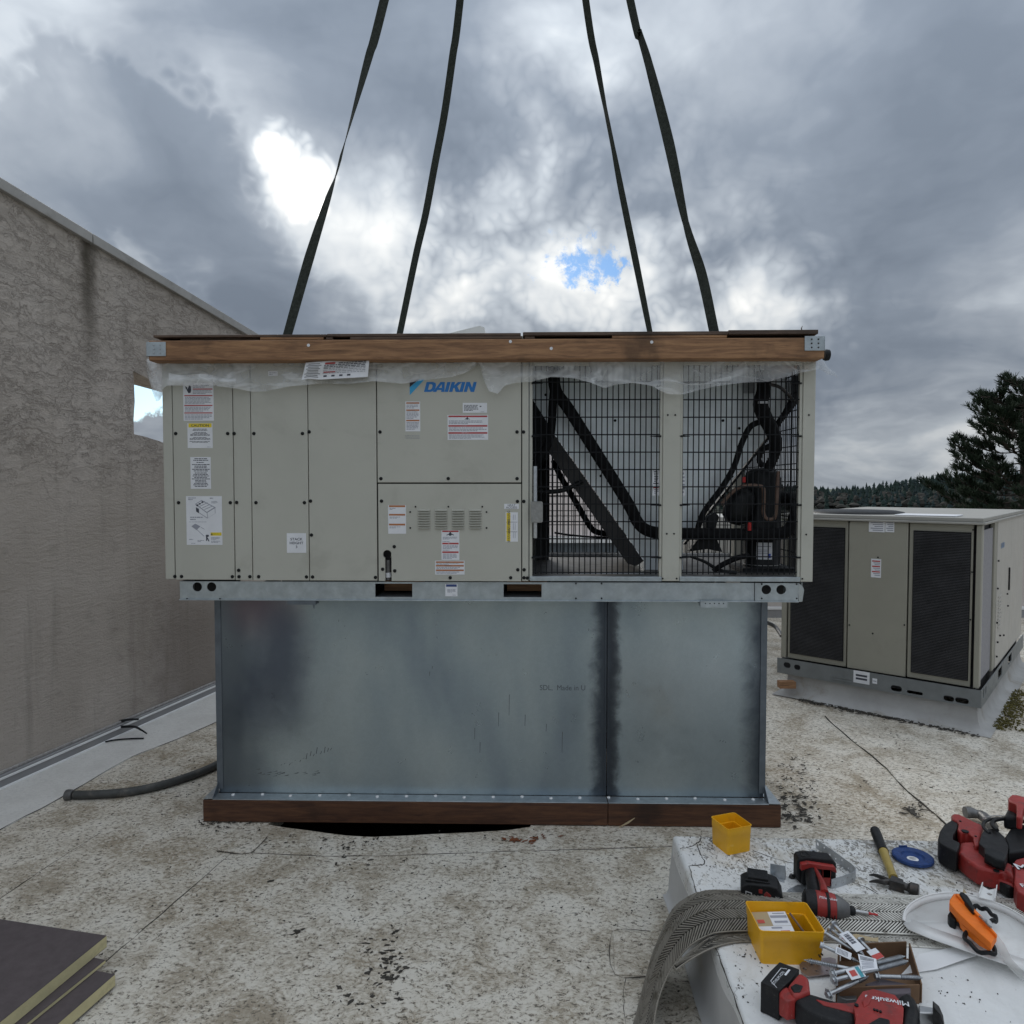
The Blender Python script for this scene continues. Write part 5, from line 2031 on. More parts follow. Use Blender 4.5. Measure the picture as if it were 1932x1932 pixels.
pipe('cable', [(1046, 1005, .8), (1080, 1010, .8), (1140, 1014, .8), (1190, 1008, .7)], 2.2, m_black)
pipe('insulated_pipe', [(1440, 700, .2), (1441, 735, .2), (1435, 762, .2), (1442, 785, .2), (1456, 812, .2), (1464, 838, .2), (1460, 862, .2), (1448, 885, .22)], [13, 13, 14, 13.5, 13, 11, 9, 9])
pipe('insulated_pipe', [(1436, 795, .22), (1415, 806, .22), (1398, 840, .22), (1385, 880, .23), (1362, 920, .24), (1332, 960, .25), (1320, 985, .25), (1316, 1003, .25)], 5.5)
pipe('insulated_pipe', [(1454, 840, .2), (1438, 850, .2), (1432, 868, .2), (1440, 880, .2)], 5)
pipe('insulated_pipe', [(1462, 810, .24), (1480, 778, .25), (1500, 748, .27), (1507, 712, .29)], [7, 4, 9, 11])
pipe('copper_line', [(1446, 724, .18), (1470, 730, .18), (1488, 745, .2), (1497, 757, .22)], 3.2, m_steeld)
ub('pipe_clamp', UL(1429, 760, .17).x, UL(1447, 760, .17).x, .155, .165, UL(1438, 762, .17).z, UL(1438, 757.5, .17).z, m_steel, unit, .001)
mb = MB()
mb.box(UL(1402, 740, .3).x, UL(1424, 740, .3).x, .30, .305, UL(1410, 742, .3).z, UL(1410, 722, .3).z)
build('clamp_plate', mb, m_galv_s, unit, MU)
mb = MB()
cpx = UL(1438, 980, .32)
rad = 38 * 3.52 / 1313
ztop_, zbot_ = UL(1438, 884, .32).z, zl(1088)
rc = .086
mb.lathe([(rc * 1.08, 0), (rc * 1.08, .02), (rc, .03), (rc, ztop_ - zbot_ - .05), (rc * .94, ztop_ - zbot_ - .02), (rc * .55, ztop_ - zbot_), (0.0, ztop_ - zbot_ + .003)], (cpx.x, .32, zbot_), (0, 0, 1), 28)
comp = build('compressor', mb, m_black, unit, MU)
mb = MB()
mb.box(cpx.x - .13, cpx.x + .13, .20, .44, zbot_ - .004, zbot_ + .018)
build('compressor_foot', mb, m_black, comp, MU)
mb = MB()
ac = UL(1393, 955, .28)
mb.lathe([(0, -.095), (.035, -.09), (.062, -.065), (.070, -.03), (.070, .03), (.062, .065), (.035, .09), (0, .095)], (ac.x, .27, ac.z), (.35, 0, 1), 20)
build('receiver_tank', mb, m_black, unit, MU)
mb = MB()
lb0, lb1 = UL(1401, 1024, .23), UL(1442, 1056, .23)
for k in range(10):
    a0 = R(-125 + 50 * k / 10)
    a1 = R(-125 + 50 * (k + 1) / 10)
    r_ = rc + .001
    cy = .32
    p = [(cpx.x + r_ * math.cos(a0), cy + r_ * math.sin(a0)), (cpx.x + r_ * math.cos(a1), cy + r_ * math.sin(a1))]
    mb.mi = 0
    mb.add([(p[0][0], p[0][1], lb1.z), (p[1][0], p[1][1], lb1.z), (p[1][0], p[1][1], lb0.z), (p[0][0], p[0][1], lb0.z)], [(0, 1, 2, 3)])
    if k not in (0, 9):
        r_ += .0006
        p = [(cpx.x + r_ * math.cos(a0), cy + r_ * math.sin(a0)), (cpx.x + r_ * math.cos(a1), cy + r_ * math.sin(a1))]
        for (f0, f1, c_) in ((.75, .80, 1), (.55, .58, 1), (.45, .48, 1), (.35, .38, 1)) if k < 7 else ((.1, .35, 2), (.75, .8, 1)):
            mb.mi = c_
            za_ = lb1.z + (lb0.z - lb1.z) * f0
            zb_ = lb1.z + (lb0.z - lb1.z) * f1
            mb.add([(p[0][0], p[0][1], za_), (p[1][0], p[1][1], za_), (p[1][0], p[1][1], zb_), (p[0][0], p[0][1], zb_)], [(0, 1, 2, 3)])
build('compressor_label', mb, [m_white, m_ink2, flat('blue_print', (.05, .1, .5), .5)], comp, MU, recalc=False)
mb = MB()
mb.lathe([(rc + .003, 0), (rc + .003, .012)], (cpx.x, .32, UL(1438, 1071, .24).z), (0, 0, 1), 28)
build('compressor_band', mb, m_steel, comp, MU)
pipe('copper_pipe', [(1360, 952, .22), (1375, 935, .21), (1392, 921, .2), (1410, 916, .19), (1432, 917, .18), (1440, 922, .18), (1441, 945, .18), (1440, 965, .18), (1444, 977, .18), (1453, 980, .18), (1462, 975, .18), (1465, 950, .18), (1467, 915, .2), (1469, 890, .22)], 3.6, m_copper)
pipe('valve_cap', [(1403, 900, .185), (1403, 910, .185)], 3.6, m_redcap, 0)
pipe('valve_cap', [(1414, 986, .16), (1414, 1001, .16)], 3.4, m_redcap, 0)
pipe('foot_hose', [(1302, 1050, .2), (1330, 1060, .18), (1358, 1076, .16), (1390, 1080, .15)], [2, 3, 3.5, 3], m_black)
pipe('foot_hose', [(1346, 1078, .15), (1362, 1066, .15), (1390, 1053, .16), (1412, 1048, .18)], 5, m_foam)
mb = MB()
mb.slab([UL(1300, 1041, .24), UL(1330, 1000, .24), UL(1352, 1015, .24), UL(1364, 1042, .24), UL(1335, 1036, .24)], (0, .05, 0))
mb.slab([UL(1334, 975, .25), UL(1350, 966, .25), UL(1358, 975, .25), UL(1345, 1010, .25), UL(1333, 1010, .25)], (0, .04, 0))
build('valve_body', mb, m_black, unit, MU, bevel=.006)
ub('drain_strip', UL(1085, 1081, .1).x, UL(1215, 1081, .1).x, .1, .104, UL(1100, 1083, .1).z, UL(1100, 1080.5, .1).z, m_galv_s, unit, 0)
ub('side_ledge', UL(1497, 1000, .4).x, UL(1505, 1000, .4).x, .36, .40, zl(1090), UL(1500, 945, .4).z, m_dark, unit, 0)
ub('side_beam', UL(1462, 940, .45).x, UL(1508, 940, .45).x, .45, .5, UL(1480, 955, .45).z, UL(1480, 928, .45).z, m_dark, unit, .004)
mb = MB()
bx0, bx1 = UL(1001.5, 980, -.002), UL(1024, 940, -.002)
mb.plate([rrect(bx0.x, bx1.x, zl(985.5), zl(946), .008)], FX(-.018), 0, .03)
dbox = build('junction_box', mb, mat('grey_plastic_wrap', (0.24, 0.24, 0.23), 0.35, var=0.2, scale=40, bump=.5, bscale=40), unit, MU, bevel=.006)
mb = MB()
mb.tube([UL(1010, 946, -.005), UL(1010, 905, .0), UL(1010, 880, .005)], .009, 8)
build('conduit', mb, m_galv_s, unit, MU)
mb = MB()
mb.tube([UL(1010, 985, -.005), UL(1010, 1015, .0)], .009, 8)
build('conduit', mb, m_galv_s, unit, MU)
label((1231, 885, 1244, 935), [(911, 2, 'k'), (919, 2, 'r')], [(888, 910, 7, 1234, 1243, 'k'), (922, 932, 3, 1234, 1243)], unit, d=.02)
label((1286, 887, 1293, 936), [], [(890, 932, 6, 1288, 1292, 'g')], unit, d=.02)

# ------------------------------------------------------------------ timber frame nailed round the unit's top
tf = thing('lifting_timbers', 'brown timber beams with metal corner plates round the top of the hanging unit', 'timber', MU @ Matrix.Translation((0, 0, zl(678))))
FO = -.085                      # front face of the frame
fz = lambda y: UL(900, y, FO).z
fx = lambda x: UL(x, 655, FO).x


def fbox(name, x0, x1, d0, d1, z0, z1, m, bev=.004, lab=None):
    return ub(name, x0, x1, d0, d1, z0, z1, m, tf, bev, label=lab)


fa, fb = fx(280), fx(1556)
fbox('beam', fa, fb, FO, -.006, fz(678.5), fz(639.5), m_wood, .005)
fbox('beam', fa + .005, fa + .09, -.0055, UD + .06, fz(678.5), fz(640), m_wood)
fbox('beam', fb - .09, fb - .005, -.0055, UD + .06, fz(678.5), fz(640), m_wood)
fbox('beam', fa, fb, UD + .0605, UD + .14, fz(678.5), fz(640), m_wood)
# spacer boards and the thin top boards, with the gaps the photo shows
gz0, gz1 = fz(639), fz(633.5)
mb = None
for (xa_, xb_, m, dd) in ((335, 485, m_wood2, .02), (490, 610, m_wood, .0), (614, 627, m_wood2, .002), (660, 985, m_wood2, .0), (990, 1009, m_wood2, .006), (1155, 1372, m_wood, .0)):
    fbox('spacer_board', fx(xa_), fx(xb_), FO + .004 + dd, -.01, gz0 + .0005, gz1 - .0005, m, .002)
for (xa_, xb_, y0_, y1_, m) in ((289, 616, 629.0, 633.6, m_wood2), (616.6, 982.5, 628.2, 633.4, m_wood2), (986.5, 1374, 626.6, 633, m_wood2), (1374.6, 1544, 624.6, 632.6, m_wood2)):
    mb = MB()
    za, zb = fz(y1_), fz(y0_)
    mb.box(fx(xa_), fx(xb_), FO + .002, .02, za, zb)
    build('top_board', mb, m, tf, MU, bevel=.002)
fbox('top_board', fx(300), fx(1540), UD - .02, UD + .13, fz(633.4), fz(629.2), m_wood2)
fbox('cross_board', fa + .01, fa + .11, .0205, UD - .021, fz(639) + .001, fz(633.5), m_wood2)
fbox('cross_board', fb - .11, fb - .01, .0205, UD - .021, fz(639) + .001, fz(633.5), m_wood2)
pl = None
for (x0_, x1_, y0_, y1_) in ((277.5, 312.5, 645, 672), (1518, 1555.5, 634, 661.5)):
    mb = MB()
    a = UL(x0_, y1_, FO - .003)
    b = UL(x1_, y0_, FO - .003)
    mb.box(a.x, b.x, FO - .004, FO - .001, a.z, b.z)
    left = x0_ < 900
    if left:
        mb.box(a.x - .0035, a.x - .0005, FO - .003, FO + .07, a.z, b.z)
    else:
        mb.box(b.x + .0005, b.x + .0035, FO - .003, FO + .07, a.z, b.z)
    plt = build('corner_plate', mb, m_galv, tf, MU, bevel=.0008)
    mb = MB()
    for i in range(2):
        for j in range(3):
            x = x0_ + (x1_ - x0_) * (.36 + .34 * i)
            y = y0_ + (y1_ - y0_) * (.22 + .28 * j)
            mb.lathe([(.0042, 0), (.003, .0028), (0, .003)], UL(x, y, FO - .004), (0, -1, 0), 8)
    build('nail_heads', mb, m_steeld if not left else m_galv_s, plt, MU)
sw = None
for (x, y) in ((582, 651.5), (1040, 657.5), (963, 644.5), (1229.5, 645.5)):
    Mx = MU @ Matrix.Translation(UL(x, y, FO)) @ MF
    if sw is None:
        mb = MB()
        mb.lathe([(.007, 0), (.007, .0015), (.003, .002), (.002, .001)], (0, 0, 0), (0, 0, 1), 10)
        sw = build('screw', mb, m_white, tf, ID)
        sw.data.transform(WM[tf.name])
        sw.matrix_local = WM[tf.name].inverted() @ Mx
    else:
        copies(sw, tf, [Mx])
mb = MB()
mb.tube([UL(1513, 627, -.05), UL(1512, 619, -.05), UL(1514, 615, -.05)], [.003, .0025, .001], 6)
build('bent_nail', mb, m_steeld, tf, MU)
mb = MB()
k_ = UL(1557, 670, .0)
mb.lathe([(.022, 0), (.026, .008), (.024, .022), (.010, .028), (0, .029)], (k_.x - .006, .0, k_.z), (1, 0, 0), 14)
build('black_knob', mb, m_black, tf, MU)
mb = MB()
mb.slab([UL(842, 630, .3), UL(905, 614.5, .3), UL(914, 618, .3), UL(915, 630, .3)], (0, .12, 0))
build('folded_card', mb, m_card2, label='pale folded card standing up behind the timber frame top', cat='card', M=MU, frame=MU)
bpy.data.objects['folded_card'].data.materials[0] = m_whitepl

# ------------------------------------------------------------------ clear plastic film hanging under the beam
m_film = bpy.data.materials.new('clear_plastic_film')
m_film.use_nodes = True
hf = NG(m_film.node_tree)
bs = m_film.node_tree.nodes['Principled BSDF']
co = hf.n('ShaderNodeTexCoord').outputs['Object']
mp = hf.n('ShaderNodeMapping')
mp.inputs['Scale'].default_value = (0.8, 1, 2.2)
mp.inputs['Rotation'].default_value = (0, .35, 0)
hf.link(co, mp.inputs[0])
nf1 = hf.noise(mp.outputs[0], 3.0, 3, .5, 0.9)
rid = hf.math('ABSOLUTE', hf.math('SUBTRACT', hf.math('MULTIPLY', nf1, 2), 1.0))
cr2 = hf.math('ABSOLUTE', hf.math('SUBTRACT', hf.math('MULTIPLY', hf.noise(hf.vmath('ADD', mp.outputs[0], (3.1, 1.7, 0.4)), 6.5, 2, .5, .5), 2), 1.0))
al = hf.math('ADD', hf.math('ADD', hf.mapr(rid, 0.0, 0.12, 0.24, 0.0), hf.mapr(cr2, 0.0, 0.03, 0.12, 0.0)), hf.mapr(hf.noise(co, 3, 4, .6), .35, .7, .17, .46))
bs.inputs['Base Color'].default_value = (.80, .82, .84, 1)
bs.inputs['Roughness'].default_value = .22
hf.link(al, bs.inputs['Alpha'])
bp = hf.n('ShaderNodeBump')
bp.inputs['Strength'].default_value = .5
bp.inputs['Distance'].default_value = .02
hf.link(nf1, bp.inputs['Height'])
hf.link(bp.outputs[0], bs.inputs['Normal'])
film = thing('plastic_film', 'clear wrinkled plastic film hanging under the timber beam', 'plastic film', MU @ Matrix.Translation((0, -.02, zl(679))))
low = [(277, 683), (282, 715), (290, 733), (303, 741), (312, 728), (350, 726), (400, 727), (445, 733), (475, 739), (500, 738.5), (545, 729), (600, 724), (660, 724), (705, 719), (760, 724), (800, 717), (850, 712), (880, 703),
       (896, 692), (904, 684), (912, 715), (922, 738), (940, 743), (952, 727), (975, 722), (1003, 720), (1040, 711), (1080, 713), (1115, 722), (1140, 733), (1160, 726), (1195, 722), (1230, 728), (1245, 737), (1262, 744), (1290, 744), (1310, 738), (1350, 729), (1400, 722), (1450, 720), (1480, 712), (1512, 703), (1545, 696)]


def lowy(x):
    for (p, q) in zip(low, low[1:]):
        if p[0] <= x <= q[0]:
            return p[1] + (q[1] - p[1]) * (x - p[0]) / (q[0] - p[0])
    return low[-1][1] if x > low[-1][0] else low[0][1]


mb = MB()
nx, nz = 230, 10
for i in range(nx + 1):
    x = 277 + (1546 - 277) * i / nx
    yl = lowy(x)
    for j in range(nz + 1):
        t = j / nz
        y = 677 + (yl - 677) * t
        d = -.012 - .022 * t - .016 * t * math.sin(x * .045 + t * 2.0) - .012 * t * mnoise.noise((x * .03, t * 2.2, 1.0)) * 2 - .008 * mnoise.noise((x * .09, t * 4, 5))
        mb.v.append(UL(x, y, min(-.006, d)))
for i in range(nx):
    for j in range(nz):
        a = i * (nz + 1) + j
        mb.f.append((a, a + nz + 1, a + nz + 2, a + 1))
        mb.m.append(0)
build('hanging_film', mb, m_film, film, MU, smooth=180)
mb = MB()        # the torn tail at the right end
P = [(1546, 683), (1546, 696), (1556, 690), (1562, 700), (1570, 703), (1578, 709), (1580, 713), (1574, 708), (1564, 706), (1556, 700)]
tail = [(1545, 680, 696, -.02), (1553, 680, 700, -.03), (1560, 690, 706, -.03), (1568, 699, 708, -.02), (1575, 702, 709, -.02), (1580, 709, 714, -.01)]
for (x, ya_, yb_, d) in tail:
    mb.v += [UL(x, ya_, d), UL(x, (ya_ + yb_) / 2, d - .012), UL(x, yb_, d)]
for i in range(len(tail) - 1):
    for j in range(2):
        a = i * 3 + j
        mb.f.append((a, a + 3, a + 4, a + 1))
        mb.m.append(0)
build('torn_tail', mb, m_film, film, MU, smooth=180)
mb = MB()        # left end folded round the corner
xs_ = [(276, 680, 690, .0), (280, 681, 716, .03), (287, 681, 742, .05), (296, 681, 757, .03), (303, 681, 755, .0), (306, 681, 742, -.015)]
for (x, ya_, yb_, d) in xs_:
    for t in range(6):
        mb.v.append(UL(x + 1.5 * math.sin(t * 2 + x), ya_ + (yb_ - ya_) * t / 5, d - .018))
for i in range(len(xs_) - 1):
    for j in range(5):
        a = i * 6 + j
        mb.f.append((a, a + 6, a + 7, a + 1))
        mb.m.append(0)
build('end_fold', mb, m_film, film, MU, smooth=180)
mb = MB()        # second layer fold, whiter, at left
nx2 = 60
for i in range(nx2 + 1):
    x = 318 + (445 - 318) * i / nx2
    f = i / nx2
    yt = 703 + 10 * f + 3 * math.sin(f * 9)
    ybt = 726 + 2 * math.sin(f * 5) - 2 * f + (x - 318) * .02
    for j in range(5):
        t = j / 4
        mb.v.append(UL(x, yt + (ybt - yt) * t, -.055 - .012 * math.sin(t * 3.1)))
for i in range(nx2):
    for j in range(4):
        a = i * 5 + j
        mb.f.append((a, a + 5, a + 6, a + 1))
        mb.m.append(0)
build('fold_layer', mb, m_film, film, MU, smooth=180)

# printed paper tucked under the film
mb = MB()
nxp, nyp = 24, 6
TL, TR, BL, BR = (577, 684), (697, 676), (569, 718), (694, 711)
for i in range(nxp + 1):
    for j in range(nyp + 1):
        u, v = i / nxp, j / nyp
        x = (TL[0] + (TR[0] - TL[0]) * u) * (1 - v) + (BL[0] + (BR[0] - BL[0]) * u) * v
        y = (TL[1] + (TR[1] - TL[1]) * u) * (1 - v) + (BL[1] + (BR[1] - BL[1]) * u) * v + (-3 * v * max(0, 1 - abs(u - .1) * 6))
        mb.v.append(UL(x, y, -.062 - .007 * math.sin(u * 7 + v * 2) - .004 * math.sin(v * 6)))
for i in range(nxp):
    for j in range(nyp):
        a = i * (nyp + 1) + j
        mb.f.append((a, a + nyp + 1, a + nyp + 2, a + 1))
        mb.m.append(0)


def psurf(u, v):
    x = (TL[0] + (TR[0] - TL[0]) * u) * (1 - v) + (BL[0] + (BR[0] - BL[0]) * u) * v
    y = (TL[1] + (TR[1] - TL[1]) * u) * (1 - v) + (BL[1] + (BR[1] - BL[1]) * u) * v + (-3 * v * max(0, 1 - abs(u - .1) * 6))
    return UL(x, y, -.0635 - .007 * math.sin(u * 7 + v * 2) - .004 * math.sin(v * 6))


rn = random.Random(8)


def pstrip(u0_, u1_, v0_, v1_, mi):
    mb.mi = mi
    n = max(1, int((u1_ - u0_) * 24))
    for k in range(n):
        a, b = u0_ + (u1_ - u0_) * k / n, u0_ + (u1_ - u0_) * (k + 1) / n
        mb.add([psurf(a, v1_), psurf(b, v1_), psurf(b, v0_), psurf(a, v0_)], [(0, 1, 2, 3)])


for k in range(9):
    v = .1 + .095 * k
    w = rn.uniform(.08, .12)
    pstrip(.14 - w, .14 + w, v, v + .03, 1)
for k in range(7):
    v = .12 + .09 * k
    cu = .30
    while cu < .93:
        e_ = cu + rn.uniform(.02, .08)
        if not (k < 1 and cu < .5):
            pstrip(cu, min(e_, .95), v, v + .045 if k < 3 else v + .03, 1 if k < 4 else 3)
        cu = e_ + .012
pstrip(.31, .47, .08, .18, 2)
pstrip(.31, .49, .58, .64, 2)
for k in range(4):
    pstrip(.32 + .12 * k, .37 + .12 * k, .78, .87, 1)
build('shipping_sheet', mb, [m_white, m_ink, m_redink, m_ink2], MU and None, MU, recalc=False, smooth=180,
      label='crumpled white printed instruction sheet caught in the plastic film below the beam', cat='paper', M=MU)

# ------------------------------------------------------------------ four lifting straps
HOOK = Vector((0.02, 3.75, 6.9))


def strap(pts, label, tw):
    """pts: (x, y, depth Y, width m, turn deg) from the frame upward, then on to the crane hook out of view"""
    P = []
    b0 = at(*pts[0][:3])
    for (x, y, Y, w, t) in pts:         # every point on the straight pull from the frame to the hook, seen at its pixel
        for _ in range(12):
            q = at(x, y, Y)
            Y = b0.y + (HOOK.y - b0.y) * (q.z - b0.z) / (HOOK.z - b0.z)
        P.append(at(x, y, Y))
    Wd = [w for (_, _, _, w, _) in pts]
    T = [t for (_, _, _, _, t) in pts]
    P.append(P[-1].lerp(HOOK, .55))
    Wd.append(.05)
    T.append(tw)
    P.append(HOOK + Vector((P[0].x * .03, 0, 0)))
    Wd.append(.05)
    T.append(tw)
    k = 10
    PP, WW = catmull(P, Wd, k)
    _, TT = catmull(P, T, k)
    mb = MB()
    vv, ff = [], []
    n = len(PP)
    th = .0035
    for i in range(n):
        t = (PP[min(i + 1, n - 1)] - PP[max(0, i - 1)]).normalized()
        side = t.cross(Vector((0, 1, 0))).normalized()
        dep = side.cross(t).normalized()
        a = R(TT[i])
        w_ = side * math.cos(a) + dep * math.sin(a)
        q_ = t.cross(w_)
        for (sx, sy) in ((-1, -1), (1, -1), (1, 1), (-1, 1)):
            vv.append(PP[i] + w_ * sx * WW[i] * .43 + q_ * sy * th / 2)
    for i in range(n - 1):
        for j in range(4):
            j2 = (j + 1) % 4
            ff.append((i * 4 + j, i * 4 + j2, (i + 1) * 4 + j2, (i + 1) * 4 + j))
    ff += [(3, 2, 1, 0), tuple((n - 1) * 4 + j for j in range(4))]
    mb.add(vv, ff)
    base = P[0]
    return build('lifting_strap', mb, m_strap, None, ID, M=Matrix.Translation(base), label=label, cat='strap', group='lifting straps above the hanging unit')


strap([(541, 634, 3.160, 0.0478, 8), (544, 626, 3.165, 0.0478, 6), (583, 488, 3.220, 0.0515, 0), (618, 377, 3.270, 0.0478, 35), (635, 326, 3.300, 0.0460, 76), (643, 297, 3.315, 0.0460, 82), (666, 215, 3.360, 0.0460, 55), (696, 107, 3.420, 0.0478, 15), (725, 0, 3.480, 0.0497, 0)],
      'lifting strap nearest the stucco wall, twisted thin halfway up in front of the bright cloud', 0)
strap([(748, 660, 4.240, 0.0470, 15), (755, 626, 4.220, 0.0470, 15), (785, 481, 4.140, 0.0487, 15), (803, 404, 4.110, 0.0487, 10), (820.5, 310, 4.070, 0.0487, 8), (838.5, 215, 4.030, 0.0487, 5), (854, 107, 3.990, 0.0487, 2), (868, 0, 3.950, 0.0487, 0)],
      'untwisted black lifting strap rising above the wording on the plastic covered beige panels', 0)
strap([(1233, 660, 4.240, 0.0420, 50), (1226, 626, 4.220, 0.0420, 48), (1199, 491, 4.140, 0.0462, 28), (1172, 358, 4.080, 0.0462, 45), (1157, 280, 4.050, 0.0462, 70), (1142, 205, 4.020, 0.0462, 76), (1126, 120, 3.990, 0.0462, 50), (1105, 0, 3.940, 0.0462, 20)],
      'thin lifting strap passing just right of the blue gap in the clouds', 0)
strap([(1349, 634, 3.160, 0.0497, 15), (1347, 625, 3.165, 0.0497, 15), (1324, 518, 3.210, 0.0515, 25), (1294, 421, 3.260, 0.0460, 68), (1262, 270, 3.335, 0.0552, 15), (1225, 125, 3.410, 0.0478, 50), (1207, 65, 3.440, 0.0460, 70), (1189, 0, 3.470, 0.0460, 45)],
      'broad green grey lifting strap above the compressor side, twisted near its top', 45)

# ------------------------------------------------------------------ low white box in the foreground
BZ = 0.257
A_ = on(1268, 1575, BZ)
B_ = on(1405, 1932, BZ)
ey = (A_ - B_).normalized()
ex_ = Vector((ey.y, -ey.x, 0))
MBX = Matrix(((ex_.x, ey.x, 0, A_.x), (ex_.y, ey.y, 0, A_.y), (0, 0, 1, 0), (0, 0, 0, 1)))     # origin at the far left corner; x right, y away
wbx = thing('roof_curb', 'low white membrane covered box with the tools lying on it', 'curb', Matrix.Translation((A_.x + .8, A_.y - .8, 0)))
mb = MB()
BW, BD = 1.75, 1.95
mb.box(0, BW, -BD, 0, 0.05, BZ, MBX)
top_o = build('cap', mb, m_boxtop, wbx, ID, bevel=.014, seg=3)
mb = MB()      # flared skirt at the left side
n = 40
prof = [(0.002, BZ - .03), (-.001, .16), (-.003, .09), (-.007, .04), (-.018, .016), (-.03, .0095)]
vv, ff = [], []
for (o_, z_) in prof:
    for k in range(n + 1):
        y = .002 - (BD) * k / n
        wob = mnoise.noise((y * 4, z_ * 6, 2)) * (.010 if z_ < .12 else .004)
        yy = y if k else (.004 - o_ * .5)
        vv.append(MBX @ Vector((o_ + wob - .001, yy, z_)))
for i in range(len(prof) - 1):
    for k in range(n):
        a = i * (n + 1) + k
        ff.append((a, a + 1, a + n + 2, a + n + 1))
mb.add(vv, ff)
build('skirt', mb, m_curbw, wbx, smooth=60)


def bseam(px, r=.0016, z=BZ + .0006):
    mb = MB()
    pts, _ = catmull([on(x, y, z) for x, y in px], [1] * len(px), 5)
    mb.tube([p + Vector((random.uniform(-.002, .002), random.uniform(-.002, .002), 0)) for p in pts], [r * random.uniform(.5, 1.4) for _ in pts], 5)
    build('seam', mb, m_seam, wbx)


bseam([(1300, 1634), (1306, 1655), (1314, 1688), (1330, 1740), (1350, 1787), (1370, 1840), (1402, 1932)])
bseam([(1322, 1577), (1321, 1586), (1314, 1592), (1300, 1598), (1284, 1601)])
bseam([(1315, 1592), (1322, 1612), (1330, 1629), (1318, 1632), (1300, 1634)])
bseam([(1420, 1605), (1470, 1622), (1520, 1633), (1570, 1640)], .001)
bseam([(1590, 1660), (1630, 1672), (1665, 1692)], .001)
mb = MB()
rnd = random.Random(31)
for (x, y, sx, sy, n_, s) in ((1370, 1620, 60, 18, 90, .006), (1330, 1590, 40, 12, 40, .006), (1600, 1610, 160, 20, 70, .005), (1750, 1670, 60, 8, 24, .007), (1850, 1690, 30, 8, 30, .008), (1450, 1840, 60, 40, 24, .006), (1800, 1880, 60, 30, 24, .006), (1420, 1800, 20, 10, 8, .012), (1420, 1850, 40, 40, 14, .009)):
    for _ in range(n_):
        x_, y_ = rnd.gauss(x, sx), rnd.gauss(y, sy)
        if y_ < 1580 or x_ < 1275 + (y_ - 1575) * .40:
            continue
        c = on(x_, y_, BZ)
        s_ = s * rnd.uniform(.18, .62)
        a0 = rnd.random() * 6.28
        el = rnd.uniform(.2, .8)
        pts = []
        for k in range(6):
            a = 6.283 * k / 6
            q = s_ * rnd.uniform(.5, 1.1)
            px_, py_ = math.cos(a) * q, math.sin(a) * q * el
            pts.append(Vector((c.x + px_ * math.cos(a0) - py_ * math.sin(a0), c.y + px_ * math.sin(a0) + py_ * math.cos(a0), BZ + .0025)))
        mb.slab(pts, .0018)
build('grit', mb, m_seam, kind='stuff')

# ------------------------------------------------------------------ herringbone metal lath strips
m_lath = bpy.data.materials.new('painted_metal_lath')
m_lath.use_nodes = True
hl = NG(m_lath.node_tree)
bs = m_lath.node_tree.nodes['Principled BSDF']
co = hl.n('ShaderNodeTexCoord').outputs['Object']
sp = hl.n('ShaderNodeSeparateXYZ')
hl.link(co, sp.inputs[0])
xr = hl.math('ADD', sp.outputs[0], hl.math('MULTIPLY', hl.math('SUBTRACT', hl.noise(co, 7, 6, .6, .4), .5), .5))
pf = hl.mapr(xr, -.28, .10, .10, .95)
c = hl.mix(pf, (0.18, 0.158, 0.125), (0.74, 0.72, 0.66))
c = hl.mix(hl.mapr(hl.noise(co, 26, 6, .65), .54, .68, 0, .75), c, (0.10, 0.085, 0.06))
hl.link(c, bs.inputs['Base Color'])
bs.inputs['Roughness'].default_value = .6
m_lathb = mat('dark_lath_back', (0.022, 0.019, 0.015), .8, var=.4, scale=30)


def LP(x, y, k):
    """k > 0: height above the box top; k < 0: distance -k from the camera plane"""
    return on(x, y, BZ + k) if k > 0 else at(x, y, -k)


YF = on(1339, 1680, BZ + .014).y
YN = on(1339, 1763, BZ + .014).y


